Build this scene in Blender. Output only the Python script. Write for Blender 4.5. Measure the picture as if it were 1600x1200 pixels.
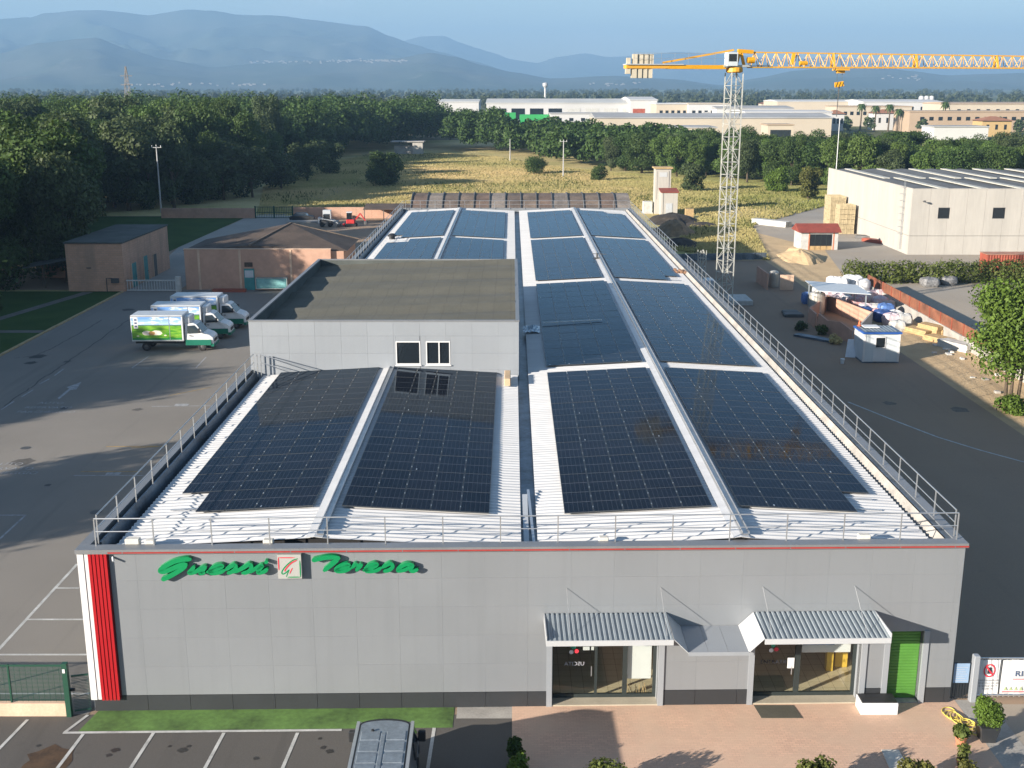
import bpy, math, random
import numpy as np
from mathutils import Matrix, Vector, noise as mnoise
R = math.radians
rnd = random.Random(7)
for o in list(bpy.data.objects): bpy.data.objects.remove(o)
SC = bpy.context.scene
COL = SC.collection
# ---------------------------------------------------------------- camera, sky, sun, exposure
F_PX, HC = 1782.0, 21.85                       # focal length in photo pixels (1600 wide), drone height
PITCH = math.atan(460 / F_PX)                  # horizon sits 460 px above the picture centre
cam_d = bpy.data.cameras.new('camera'); cam = bpy.data.objects.new('camera', cam_d); COL.objects.link(cam)
cam_d.sensor_width = 36.0; cam_d.lens = 36.0 * F_PX / 1600.0
cam_d.clip_start = 0.5; cam_d.clip_end = 90000
cam.location = (0, 0, HC); cam.rotation_euler = (math.pi / 2 - PITCH, 0, 0)
SC.camera = cam
SUN_TO = Vector((-1.0, -0.68, 0.348)).normalized()     # towards the sun (low, behind left)
SUN_EL = math.asin(SUN_TO.z); SUN_AZ = math.atan2(SUN_TO.x, SUN_TO.y)
W = bpy.data.worlds.new('World'); SC.world = W; W.use_nodes = True
nt = W.node_tree; nt.nodes.clear()
sky = nt.nodes.new('ShaderNodeTexSky'); sky.sky_type = 'NISHITA'; sky.sun_disc = False
sky.sun_elevation = SUN_EL; sky.sun_rotation = SUN_AZ
sky.altitude = 30; sky.air_density = 1.0; sky.dust_density = 0.4; sky.ozone_density = 1.8
bg = nt.nodes.new('ShaderNodeBackground'); bg.inputs[1].default_value = 0.05
wo = nt.nodes.new('ShaderNodeOutputWorld')
# thin high cloud wisps over the whole sky
tcw = nt.nodes.new('ShaderNodeTexCoord'); mpw = nt.nodes.new('ShaderNodeMapping'); mpw.inputs['Scale'].default_value = (1.0, 1.0, 4.5); nzw = nt.nodes.new('ShaderNodeTexNoise'); nzw.inputs['Scale'].default_value = 5.0; nzw.inputs['Detail'].default_value = 7; nzw.inputs['Roughness'].default_value = .58
mrw = nt.nodes.new('ShaderNodeMapRange'); mrw.inputs[1].default_value = .53; mrw.inputs[2].default_value = .78; mrw.inputs[4].default_value = .55
bww = nt.nodes.new('ShaderNodeRGBToBW'); mlw = nt.nodes.new('ShaderNodeMath'); mlw.operation = 'MULTIPLY'; mlw.inputs[1].default_value = 1.45; mxw = nt.nodes.new('ShaderNodeMix'); mxw.data_type = 'RGBA'
nt.links.new(tcw.outputs['Generated'], mpw.inputs[0]); nt.links.new(mpw.outputs[0], nzw.inputs['Vector']); nt.links.new(nzw.outputs['Fac'], mrw.inputs[0]); nt.links.new(sky.outputs[0], bww.inputs[0]); nt.links.new(bww.outputs[0], mlw.inputs[0])
nt.links.new(mrw.outputs[0], mxw.inputs[0]); nt.links.new(sky.outputs[0], mxw.inputs[6]); nt.links.new(mlw.outputs[0], mxw.inputs[7])
nt.links.new(mxw.outputs[2], bg.inputs[0]); nt.links.new(bg.outputs[0], wo.inputs[0])
sd = bpy.data.lights.new('sun', 'SUN'); sd.energy = 5.0; sd.angle = R(0.53); sd.color = (1.0, 0.90, 0.775)
sun = bpy.data.objects.new('sun', sd); COL.objects.link(sun)
sun.rotation_euler = SUN_TO.to_track_quat('Z', 'Y').to_euler(); sun.location = (-60, -40, 60)
SC.view_settings.view_transform = 'Standard'; SC.view_settings.look = 'None'
SC.view_settings.gamma = 1.0; SC.view_settings.use_curve_mapping = False
SC.view_settings.exposure = 1.9
try:
    SC.cycles.use_denoising = True
    SC.cycles.max_bounces = 6; SC.cycles.diffuse_bounces = 3; SC.cycles.glossy_bounces = 3
    SC.cycles.transmission_bounces = 5; SC.cycles.transparent_max_bounces = 8; SC.cycles.volume_bounces = 1
except Exception: pass
# ---------------------------------------------------------------- pixel -> place
def G(px, py, z=0.0):
    """point at height z on the ray of photo pixel (px, py)"""
    th = PITCH + math.atan((py - 600) / F_PX); Y = (HC - z) / math.tan(th)
    zc = Y / math.cos(th) * math.cos(th - PITCH)
    return Vector(((px - 800) / F_PX * zc, Y, z))
def GY(px, py, Y):
    """point at depth Y on the ray of photo pixel"""
    th = PITCH + math.atan((py - 600) / F_PX); zc = Y / math.cos(th) * math.cos(th - PITCH)
    return Vector(((px - 800) / F_PX * zc, Y, HC - Y * math.tan(th)))
# ---------------------------------------------------------------- materials
MATS = {}
def nodes_of(name):
    m = bpy.data.materials.new(name); m.use_nodes = True
    t = m.node_tree; t.nodes.clear()
    out = t.nodes.new('ShaderNodeOutputMaterial'); b = t.nodes.new('ShaderNodeBsdfPrincipled')
    t.links.new(b.outputs[0], out.inputs[0]); MATS[name] = m
    return m, t, b, out
def N(t, kind, **kw):
    n = t.nodes.new(kind)
    for k, v in kw.items():
        if k.startswith('i_'): n.inputs[int(k[2:])].default_value = v
        else: setattr(n, k, v)
    return n
def math_n(t, op, a, b=None, c=None):
    n = t.nodes.new('ShaderNodeMath'); n.operation = op
    for i, v in enumerate((a, b, c)):
        if v is None: continue
        if hasattr(v, 'links'): t.links.new(v, n.inputs[i])
        else: n.inputs[i].default_value = v
    return n.outputs[0]
def mixc(t, fac, a, b, mode='MIX'):
    n = t.nodes.new('ShaderNodeMix'); n.data_type = 'RGBA'; n.blend_type = mode
    for i, v in ((0, fac), (6, a), (7, b)):
        if hasattr(v, 'links'): t.links.new(v, n.inputs[i])
        elif i == 0: n.inputs[0].default_value = v
        else: n.inputs[i].default_value = tuple(v) + ((1,) if len(v) == 3 else ())
    return n.outputs[2]
def pos(t): return t.nodes.new('ShaderNodeNewGeometry').outputs['Position']
def objco(t): return t.nodes.new('ShaderNodeTexCoord').outputs['Object']
def noise_n(t, vec, scale, detail=4, rough=.55):
    n = N(t, 'ShaderNodeTexNoise'); n.inputs['Scale'].default_value = scale
    n.inputs['Detail'].default_value = detail; n.inputs['Roughness'].default_value = rough
    t.links.new(vec, n.inputs['Vector']); return n.outputs['Fac']
def ramp(t, fac, lo, hi, a=0.0, b=1.0):
    n = N(t, 'ShaderNodeMapRange'); n.inputs[1].default_value = lo; n.inputs[2].default_value = hi
    n.inputs[3].default_value = a; n.inputs[4].default_value = b; n.clamp = True
    t.links.new(fac, n.inputs[0]); return n.outputs[0]
def stretch(t, vec, s):
    n = N(t, 'ShaderNodeVectorMath', operation='MULTIPLY'); t.links.new(vec, n.inputs[0]); n.inputs[1].default_value = s
    return n.outputs[0]
def bump(t, b, h, dist=.02, strength=.6):
    n = N(t, 'ShaderNodeBump'); n.inputs['Strength'].default_value = strength; n.inputs['Distance'].default_value = dist
    t.links.new(h, n.inputs['Height']); t.links.new(n.outputs[0], b.inputs['Normal'])
def mat(name, col, rough=.6, metal=0.0, var=.18, scale=1.2, fine=12.0, col2=None, bmp=0.0, bscale=20, streak=False, spec=.5, obj=False):
    """plain surface: base colour broken up by a coarse and a fine noise"""
    if name in MATS: return MATS[name]
    m, t, b, out = nodes_of(name)
    p = objco(t) if obj else pos(t)
    if streak: p = stretch(t, p, (1, 1, .12))
    n1 = noise_n(t, p, scale, 4); n2 = noise_n(t, p, fine, 3)
    f = math_n(t, 'ADD', math_n(t, 'MULTIPLY', n1, .65), math_n(t, 'MULTIPLY', n2, .35))
    f = ramp(t, f, .3, .7)
    c2 = col2 or tuple(c * (1 - var * 1.6) for c in col)
    c1 = tuple(min(1, c * (1 + var * .6)) for c in col) if not col2 else col
    t.links.new(mixc(t, f, c2, c1), b.inputs['Base Color'])
    b.inputs['Roughness'].default_value = rough; b.inputs['Metallic'].default_value = metal
    b.inputs['Specular IOR Level'].default_value = spec
    if bmp: bump(t, b, noise_n(t, p, bscale, 3), bmp)
    return m
# ---------------------------------------------------------------- mesh building
def root_loc(o):
    v = Vector((0, 0, 0))
    while o is not None: v = v + o.location; o = o.parent
    return v
class MB:
    """collects shapes in world (or matrix) coordinates and links them as ONE mesh object"""
    def __init__(s, M=None): s.v = []; s.f = []; s.M = M
    def add(s, vs, fs):
        o = len(s.v)
        if s.M is not None: vs = [s.M @ Vector(p) for p in vs]
        s.v += [tuple(p) for p in vs]; s.f += [tuple(i + o for i in f) for f in fs]; return s
    def box(s, x0, x1, y0, y1, z0, z1):
        return s.add([(x0,y0,z0),(x1,y0,z0),(x1,y1,z0),(x0,y1,z0),(x0,y0,z1),(x1,y0,z1),(x1,y1,z1),(x0,y1,z1)],
                     [(3,2,1,0),(4,5,6,7),(0,1,5,4),(1,2,6,5),(2,3,7,6),(3,0,4,7)])
    def cbox(s, x0, x1, y0, y1, z0, z1, c=.03):
        """box with chamfered vertical and top edges"""
        pts = [(x0+c,y0),(x1-c,y0),(x1,y0+c),(x1,y1-c),(x1-c,y1),(x0+c,y1),(x0,y1-c),(x0,y0+c)]
        k = len(pts); cx, cy = (x0+x1)/2, (y0+y1)/2
        top = [(cx+(x-cx)*(1-2*c/max(1e-6,x1-x0)), cy+(y-cy)*(1-2*c/max(1e-6,y1-y0))) for x, y in pts]
        vs = [(x,y,z0) for x,y in pts] + [(x,y,z1-c) for x,y in pts] + [(x,y,z1) for x,y in top]
        fs = [tuple(range(k-1,-1,-1)), tuple(range(2*k,3*k))]
        for l in (0, 1):
            for i in range(k): j=(i+1)%k; fs.append((l*k+i, l*k+j, l*k+k+j, l*k+k+i))
        return s.add(vs, fs)
    def prism(s, poly, z0, z1):
        """vertical extrusion of a counter-clockwise xy polygon"""
        k = len(poly)
        fs = [tuple(range(k-1,-1,-1)), tuple(range(k,2*k))] + [(i,(i+1)%k,k+(i+1)%k,k+i) for i in range(k)]
        return s.add([(x,y,z0) for x,y in poly]+[(x,y,z1) for x,y in poly], fs)
    def xprism(s, poly, y0, y1):
        """polygon in (x,z), extruded along y"""
        k = len(poly)
        fs = [tuple(range(k)), tuple(range(2*k-1,k-1,-1))] + [((i+1)%k,i,k+i,k+(i+1)%k) for i in range(k)]
        return s.add([(x,y0,z) for x,z in poly]+[(x,y1,z) for x,z in poly], fs)
    def yprism(s, poly, x0, x1):
        """polygon in (y,z), extruded along x"""
        k = len(poly)
        fs = [tuple(range(k-1,-1,-1)), tuple(range(k,2*k))] + [(i,(i+1)%k,k+(i+1)%k,k+i) for i in range(k)]
        return s.add([(x0,y,z) for y,z in poly]+[(x1,y,z) for y,z in poly], fs)
    def bar(s, a, b, w=.05, h=None):
        """square bar between two points"""
        a, b = Vector(a), Vector(b); d = (b-a)
        if d.length < 1e-6: return s
        d.normalize(); up = Vector((0,0,1)) if abs(d.z) < .95 else Vector((0,1,0))
        sx = d.cross(up).normalized()*(w/2); sy = sx.normalized().cross(d)*((h or w)/2)
        c = [-sx-sy, sx-sy, sx+sy, -sx+sy]
        return s.add([a+q for q in c]+[b+q for q in c], [(0,1,2,3),(7,6,5,4),(1,0,4,5),(2,1,5,6),(3,2,6,7),(0,3,7,4)])
    def tube(s, pts, r, n=8, caps=True):
        pts = [Vector(p) for p in pts]; rs = r if isinstance(r, (list, tuple)) else [r]*len(pts)
        vs = []; fs = []; prev = None
        for i, p in enumerate(pts):
            d = (pts[min(i+1,len(pts)-1)]-pts[max(i-1,0)]).normalized()
            up = Vector((0,0,1)) if abs(d.z) < .9 else Vector((0,1,0))
            a = d.cross(up).normalized() if prev is None else (prev - d*prev.dot(d)).normalized()
            prev = a; b = d.cross(a)
            for k in range(n):
                an = 2*math.pi*k/n; vs.append(p+(a*math.cos(an)+b*math.sin(an))*rs[i])
        for i in range(len(pts)-1):
            for k in range(n):
                k2=(k+1)%n; fs.append((i*n+k2,i*n+k,(i+1)*n+k,(i+1)*n+k2))
        if caps: fs += [tuple(range(n)), tuple(range(len(vs)-1,len(vs)-n-1,-1))]
        return s.add(vs, fs)
    def lathe(s, c, prof, n=16):
        """profile [(r,z)...] turned round a vertical axis through c"""
        vs=[]; fs=[]
        for r,z in prof:
            for k in range(n): a=2*math.pi*k/n; vs.append((c[0]+r*math.cos(a), c[1]+r*math.sin(a), c[2]+z))
        for i in range(len(prof)-1):
            for k in range(n): k2=(k+1)%n; fs.append((i*n+k,i*n+k2,(i+1)*n+k2,(i+1)*n+k))
        fs += [tuple(range(n-1,-1,-1)), tuple(range((len(prof)-1)*n, len(prof)*n))]
        return s.add(vs, fs)
    def grid(s, P):
        """rows of points -> quad sheet"""
        r=len(P); c=len(P[0])
        return s.add([p for row in P for p in row], [(i*c+j,i*c+j+1,(i+1)*c+j+1,(i+1)*c+j) for i in range(r-1) for j in range(c-1)])
    def build(s, name, m, parent=None, smooth=False, **tags):
        me = bpy.data.meshes.new(name); L = root_loc(parent)
        me.from_pydata([(x-L.x, y-L.y, z-L.z) for x,y,z in s.v], [], s.f)
        me.materials.append(m if not isinstance(m, str) else MATS[m])
        if smooth: me.polygons.foreach_set('use_smooth', [True]*len(me.polygons))
        me.update(); return link(name, me, parent, **tags)
def link(name, data, parent=None, loc=None, **tags):
    o = bpy.data.objects.new(name, data); COL.objects.link(o)
    if parent is not None: o.parent = parent
    if loc is not None: o.location = loc
    for k, v in tags.items(): o[k] = v
    return o
def thing(name, label, cat, loc=(0,0,0), group=None, rz=0.0):
    o = link(name, None, None, loc, label=label, category=cat); o.empty_display_size = .3
    o.rotation_euler.z = rz
    if group: o['group'] = group
    return o
def one(name, mb, m, label, cat, group=None, smooth=False):
    """a thing that is one mesh"""
    o = mb.build(name, m, None, smooth, label=label, category=cat)
    if group: o['group'] = group
    return o
def struct(name, mb, m): return mb.build(name, m, None, kind='structure')
def copy_tree(o, loc=None, rz=None, label=None, parent=None, scale=None):
    c = o.copy(); COL.objects.link(c)
    if parent is not None: c.parent = parent
    if loc is not None: c.location = loc
    if rz is not None: c.rotation_euler.z = rz
    if scale is not None: c.scale = scale if hasattr(scale, '__len__') else (scale,)*3
    if label: c['label'] = label
    for ch in o.children: copy_tree(ch, parent=c)
    return c
def npmesh(name, V, Fq, m, smooth=False):
    """fast mesh from numpy arrays, all faces with the same vertex count"""
    me = bpy.data.meshes.new(name); n = len(V); k = Fq.shape[1]; nf = len(Fq)
    me.vertices.add(n); me.vertices.foreach_set('co', np.asarray(V, dtype=np.float32).ravel())
    me.loops.add(nf*k); me.loops.foreach_set('vertex_index', np.asarray(Fq, dtype=np.int32).ravel())
    me.polygons.add(nf); me.polygons.foreach_set('loop_start', np.arange(nf, dtype=np.int32)*k)
    if smooth: me.polygons.foreach_set('use_smooth', np.ones(nf, dtype=bool))
    me.materials.append(m if not isinstance(m, str) else MATS[m]); me.update(calc_edges=True); me.validate()
    return me
def text_mesh(txt, size, m, extrude=.0, align='CENTER', mirror=False, sx=1.0):
    """flat lettering as a mesh lying in the xz plane, facing -y"""
    cu = bpy.data.curves.new('lettering', 'FONT'); cu.body = txt; cu.size = size; cu.extrude = extrude
    cu.align_x = align; cu.resolution_u = 2
    o = bpy.data.objects.new('lettering', cu); COL.objects.link(o)
    dg = bpy.context.evaluated_depsgraph_get(); dg.update()
    me = bpy.data.meshes.new_from_object(o.evaluated_get(dg)); bpy.data.objects.remove(o); bpy.data.curves.remove(cu)
    me.transform(Matrix.Rotation(R(90), 4, 'X'))
    me.transform(Matrix.Diagonal((-sx if mirror else sx, 1, 1, 1)))
    me.materials.clear(); me.materials.append(MATS[m] if isinstance(m, str) else m); return me
# ================================================================ MATERIALS
def meadow_col(t, p):
    f1 = ramp(t, noise_n(t, p, .018, 6, .62), .36, .58); f2 = ramp(t, noise_n(t, p, .11, 5, .65), .35, .68); sx_ = N(t, 'ShaderNodeSeparateXYZ'); t.links.new(p, sx_.inputs[0])
    east = ramp(t, math_n(t, 'ADD', sx_.outputs[0], math_n(t, 'MULTIPLY', noise_n(t, p, .03, 3), 40)), 38, 80)      # damper, greener ground towards the tower
    c = mixc(t, f1, (.60,.47,.24), (.36,.34,.13)); c = mixc(t, math_n(t, 'MULTIPLY', f2, .65), c, (.68,.55,.30)); return mixc(t, math_n(t, 'MULTIPLY', east, .7), c, (.28,.31,.085))
def facade_mat(name, col):
    """coated metal sheet: slight tone per panel, faint rain streaks, dust towards nothing in particular"""
    m, t, b, o = nodes_of(name); info = N(t, 'ShaderNodeObjectInfo'); p = pos(t)
    c = mixc(t, info.outputs['Random'], tuple(v*.98 for v in col), tuple(v*1.02 for v in col))
    st = ramp(t, noise_n(t, stretch(t, p, (2.2, 2.2, .10)), 1.6, 5, .6), .5, .8); c = mixc(t, math_n(t, 'MULTIPLY', st, .22), c, tuple(v*.72 for v in col))
    sm = ramp(t, noise_n(t, p, .35, 4), .35, .7); c = mixc(t, math_n(t, 'MULTIPLY', sm, .10), c, tuple(v*1.25 for v in col))
    t.links.new(c, b.inputs['Base Color']); b.inputs['Metallic'].default_value = .12; t.links.new(ramp(t, sm, 0, 1, .34, .46), b.inputs['Roughness'])
def build_materials():
    facade_mat('facade_silver', (.20,.213,.228)); facade_mat('facade_white', (.26,.28,.305))
    mat('plinth_dark', (.028,.031,.035), .5, .0, var=.12, scale=.8)
    mat('coping_metal', (.24,.245,.255), .45, .4, var=.12, scale=.7)
    mat('stripe_red', (.30,.03,.025), .45, var=.12)
    mat('fin_red', (.34,.006,.01), .4, var=.08)
    mat('trim_white', (.58,.58,.58), .45, var=.05)
    mat('sign_green', (.0,.20,.065), .4, var=.06)
    mat('logo_face', (.34,.34,.32), .5, var=.05)
    mat('logo_red', (.5,.03,.05), .5, var=.05)
    mat('rail_steel', (.5,.51,.52), .38, .75, var=.12, scale=2)
    mat('concrete', (.36,.34,.31), .85, var=.25, scale=.9, bmp=.01)
    mat('gutter_metal', (.16,.20,.25), .4, .5, var=.45, scale=.8, fine=6)
    mat('dark_void', (.012,.012,.013), .9)
    mat('door_frame', (.035,.045,.045), .4, .3, var=.1)
    mat('white_plastic', (.58,.59,.60), .4, var=.05)
    mat('white_dirty', (.46,.46,.44), .6, var=.2, scale=2)
    mat('aluminium', (.6,.62,.64), .35, .8, var=.08)
    mat('awning_metal', (.27,.31,.34), .38, .15, var=.1, scale=2)
    mat('awning_white', (.44,.455,.47), .3, .1, var=.04)
    mat('shutter_green', (.07,.21,.035), .45, var=.12)
    mat('tile_floor', (.42,.35,.22), .3, var=.12)
    mat('inside_wall', (.45,.42,.36), .8, var=.1)
    mat('inside_yellow', (.62,.40,.05), .6, var=.1)
    mat('paper_white', (.58,.58,.58), .8, var=.03)
    mat('ink_dark', (.02,.022,.03), .6, var=.0)
    mat('ink_blue', (.05,.08,.16), .6, var=.0)
    mat('ink_red', (.55,.03,.05), .6, var=.0)
    mat('ink_grey', (.35,.36,.4), .6, var=.0)
    mat('paint_white', (.48,.48,.46), .7, var=.28, scale=1.5, fine=9)
    mat('paint_worn', (.33,.34,.35), .8, var=.35, scale=2.5, fine=10)
    mat('paint_yellow', (.40,.26,.08), .8, var=.45, scale=1.5, fine=9)
    mat('paint_green', (.095,.185,.04), .8, var=.42, scale=.8, fine=5)
    mat('rubber', (.015,.015,.016), .8, var=.2)
    mat('black_plastic', (.02,.021,.023), .5, var=.2)
    mat('stone_pale', (.55,.53,.48), .8, var=.15)
    mat('pink_plaster', (.47,.285,.205), .85, var=.14, scale=.6, fine=2.5)
    mat('pink_pale', (.60,.42,.30), .85, var=.18, scale=.8)
    mat('cream_plaster', (.38,.362,.33), .85, var=.10, scale=.5, fine=4, streak=True)
    mat('green_paint', (.01,.06,.035), .5, var=.1)
    mat('teal_door', (.05,.26,.26), .5, var=.25)
    mat('wood_pale', (.42,.29,.14), .8, var=.25, scale=3)
    mat('brown_roof', (.085,.06,.045), .85, var=.4, scale=.5, fine=5)
    mat('rust_sheet', (.15,.115,.09), .8, var=.45, scale=.35, fine=4)
    mat('felt_dark', (.075,.085,.08), .9, var=.3, scale=.5)
    mat('roof_red', (.22,.045,.03), .8, var=.2, scale=1.5)
    mat('container_red', (.30,.07,.04), .6, var=.25, scale=1)
    mat('crane_yellow', (.62,.30,.008), .42, var=.1, scale=.8)
    mat('crane_orange', (.62,.32,.035), .45, var=.1, scale=.8)
    mat('crane_grey', (.50,.50,.46), .5, .35, var=.2, scale=1.5)
    mat('crane_cab', (.55,.60,.62), .4, var=.08)
    mat('ballast', (.42,.38,.30), .9, var=.15, scale=1)
    mat('soil_dark', (.035,.028,.022), .95, var=.4, scale=1.2, bmp=.1, bscale=3)
    mat('soil_tan', (.27,.18,.10), .95, var=.35, scale=1.2, bmp=.1, bscale=3)
    mat('bark', (.10,.075,.05), .95, var=.3, scale=6, obj=True)
    mat('bag_white', (.60,.60,.60), .6, var=.12, scale=2.5)
    mat('bag_blue', (.08,.17,.42), .5, var=.3, scale=3)
    mat('bag_red', (.50,.12,.10), .5, var=.4, scale=3, col2=(.6,.55,.55))
    mat('bag_mixed', (.62,.60,.62), .45, var=.3, scale=4, col2=(.42,.25,.28))
    mat('tarp_blue', (.03,.07,.22), .5, var=.3, scale=2)
    mat('terracotta', (.45,.17,.09), .8, var=.2, scale=6)
    mat('hose_yellow', (.62,.50,.10), .5, var=.1)
    mat('mesh_orange', (.22,.085,.045), .8, var=.45, scale=.9)
    mat('steel_dark', (.10,.10,.10), .6, .3, var=.3)
    mat('tank_metal', (.5,.48,.43), .45, .5, var=.25, scale=1.5, streak=True)
    mat('pole_grey', (.42,.42,.42), .8, var=.15)
    mat('pylon_rust', (.20,.18,.16), .7, .2, var=.2)
    mat('truck_white', (.60,.61,.62), .3, var=.04)
    mat('truck_green', (.01,.14,.09), .35, var=.06)
    mat('truck_roof', (.50,.53,.56), .35, .2, var=.1)
    mat('van_grey', (.18,.205,.235), .3, .55, var=.12, scale=2)
    mat('lamp_clear', (.7,.72,.74), .1, .3, var=.05)
    mat('tail_red', (.4,.01,.01), .3, var=.05)
    mat('machine_red', (.45,.03,.03), .45, var=.1)
    mat('leaf_plane', (.5,.5,.5), .8)
    # dark glazing seen from outside, and clear shop glass
    for nm, tint, rough in (('glass_dark', (.012,.016,.02), .06), ('glass_car', (.02,.028,.035), .05)):
        m, t, b, o = nodes_of(nm); b.inputs['Base Color'].default_value = tint + (1,)
        b.inputs['Roughness'].default_value = rough; b.inputs['Specular IOR Level'].default_value = .6
    m, t, b, o = nodes_of('glass_clear')
    tr = N(t, 'ShaderNodeBsdfTransparent'); tr.inputs[0].default_value = (.95,.97,.96,1)
    gl = N(t, 'ShaderNodeBsdfGlossy'); gl.inputs['Roughness'].default_value = .02
    lw = N(t, 'ShaderNodeLayerWeight'); ff = math_n(t, 'ADD', math_n(t, 'MULTIPLY', math_n(t, 'POWER', lw.outputs['Facing'], 4.0), .6), .035)
    mx = N(t, 'ShaderNodeMixShader'); t.links.new(ff, mx.inputs[0])
    t.links.new(tr.outputs[0], mx.inputs[1]); t.links.new(gl.outputs[0], mx.inputs[2]); t.links.new(mx.outputs[0], o.inputs[0])
    t.nodes.remove(b)
    # white profiled roofing, slightly dusty
    m, t, b, o = nodes_of('roof_white'); p = pos(t)
    f = ramp(t, noise_n(t, stretch(t, p, (.25, 1.2, 1)), 1.3, 5), .35, .75)
    t.links.new(mixc(t, f, (.57,.57,.57), (.49,.49,.49)), b.inputs['Base Color']); b.inputs['Roughness'].default_value = .42
    # photovoltaic glass: object space is one module, 1.11 x 2.22
    m, t, b, o = nodes_of('pv_glass'); p = objco(t); sx = N(t, 'ShaderNodeSeparateXYZ'); t.links.new(p, sx.inputs[0])
    def lines(src, pitch, w):
        fr_ = math_n(t, 'FRACT', math_n(t, 'DIVIDE', src, pitch)); d = math_n(t, 'ABSOLUTE', math_n(t, 'SUBTRACT', fr_, .5))
        return math_n(t, 'GREATER_THAN', d, .5 - w / pitch / 2)
    lx = lines(sx.outputs[0], 1.11/6, .020); ly = lines(sx.outputs[1], 2.22/24, .004)
    mid = math_n(t, 'LESS_THAN', math_n(t, 'ABSOLUTE', math_n(t, 'SUBTRACT', sx.outputs[1], 1.11)), .020)
    info = N(t, 'ShaderNodeObjectInfo'); cellv = math_n(t, 'MULTIPLY', info.outputs['Random'], 1.0)
    c = mixc(t, cellv, (.0055,.0075,.012), (.009,.0105,.016))
    c = mixc(t, math_n(t, 'MULTIPLY', lx, .5), c, (.05,.055,.065)); c = mixc(t, math_n(t, 'MULTIPLY', ly, .25), c, (.05,.055,.065))
    c = mixc(t, math_n(t, 'MULTIPLY', mid, .9), c, (.10,.105,.115))
    dust = ramp(t, noise_n(t, pos(t), .35, 5, .6), .45, .8); c = mixc(t, math_n(t, 'MULTIPLY', dust, .03), c, (.16,.14,.11))
    t.links.new(c, b.inputs['Base Color']); b.inputs['Specular IOR Level'].default_value = .028; b.inputs['Specular Tint'].default_value = (.55,.80,1.0,1)
    rr = math_n(t, 'ADD', math_n(t, 'MULTIPLY', dust, .08), .05)      # blue anti-reflective coating over dark cells
    df = N(t, 'ShaderNodeBsdfDiffuse'); t.links.new(c, df.inputs[0]); gl = N(t, 'ShaderNodeBsdfGlossy'); gl.inputs[0].default_value = (.66,.82,.98,1); t.links.new(rr, gl.inputs['Roughness'])
    fr = N(t, 'ShaderNodeFresnel'); fr.inputs[0].default_value = 1.125; mx = N(t, 'ShaderNodeMixShader'); t.links.new(fr.outputs[0], mx.inputs[0]); t.links.new(df.outputs[0], mx.inputs[1]); t.links.new(gl.outputs[0], mx.inputs[2]); t.links.new(mx.outputs[0], o.inputs[0])
    mat('pv_frame', (.085,.09,.095), .35, .5, var=.1)
    # torn mineral felt on the upper roof, squares of overlapping sheets
    m, t, b, o = nodes_of('felt_green'); p = pos(t); s3 = N(t, 'ShaderNodeSeparateXYZ'); t.links.new(p, s3.inputs[0])
    f = ramp(t, noise_n(t, p, .5, 6, .65), .3, .75); c = mixc(t, f, (.075,.074,.058), (.108,.104,.082))
    for src, pitch, w in ((s3.outputs[0], 1.02, .07), (s3.outputs[1], 5.6, .12)):
        wob = math_n(t, 'ADD', src, math_n(t, 'MULTIPLY', noise_n(t, p, .8, 2), .15))
        fr_ = math_n(t, 'FRACT', math_n(t, 'DIVIDE', wob, pitch)); l = math_n(t, 'GREATER_THAN', math_n(t, 'ABSOLUTE', math_n(t, 'SUBTRACT', fr_, .5)), .5-w/pitch/2)
        c = mixc(t, math_n(t, 'MULTIPLY', l, .45), c, (.055,.054,.044))
    st = ramp(t, noise_n(t, p, .16, 3), .6, .72); c = mixc(t, math_n(t, 'MULTIPLY', st, .6), c, (.125,.108,.075))
    t.links.new(c, b.inputs['Base Color']); b.inputs['Roughness'].default_value = .95; bump(t, b, noise_n(t, p, 5, 4), .03)
    # asphalts
    def asphalt(name, a, c_, patch, tint=None, s=1.0):
        m, t, b, o = nodes_of(name); p = pos(t)
        f = ramp(t, noise_n(t, p, .055*s, 6, .62), .32, .70); c = mixc(t, f, a, c_)
        g = ramp(t, noise_n(t, p, 26, 2), .3, .7, .82, 1.12); c = mixc(t, 1.0, c, g, 'MULTIPLY')
        sp = ramp(t, noise_n(t, p, .42*s, 5, .7), .64, .74); c = mixc(t, math_n(t, 'MULTIPLY', sp, .55), c, patch)
        tr_ = ramp(t, noise_n(t, stretch(t, p, (1.1, .05, 1)), .8, 3), .58, .74); c = mixc(t, math_n(t, 'MULTIPLY', tr_, .28), c, patch)
        if tint:
            d = ramp(t, noise_n(t, p, .03, 4, .6), .42, .66); c = mixc(t, math_n(t, 'MULTIPLY', d, .75), c, tint)
        t.links.new(c, b.inputs['Base Color']); b.inputs['Roughness'].default_value = .9; bump(t, b, noise_n(t, p, 40, 2), .012)
    asphalt('asphalt_old', (.160,.147,.130), (.215,.197,.174), (.085,.08,.073))
    asphalt('asphalt_front', (.075,.069,.063), (.10,.092,.083), (.03,.028,.026))
    asphalt('asphalt_yard', (.23,.163,.11), (.285,.205,.142), (.15,.108,.075), tint=(.31,.215,.14))
    asphalt('concrete_yard', (.24,.215,.185), (.34,.31,.27), (.15,.135,.115), tint=(.33,.27,.20))
    asphalt('gravel', (.25,.235,.21), (.34,.32,.29), (.19,.17,.14))
    # land: dry meadow, with greener and barer drifts
    m, t, b, o = nodes_of('meadow'); p = pos(t)
    f1 = ramp(t, noise_n(t, p, .018, 6, .62), .38, .62); f2 = ramp(t, noise_n(t, p, .11, 5, .65), .35, .68); f3 = ramp(t, noise_n(t, p, 1.4, 4, .7), .3, .7)
    c = meadow_col(t, p); c = mixc(t, math_n(t, 'MULTIPLY', f3, .35), c, (.16,.13,.055))
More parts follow.
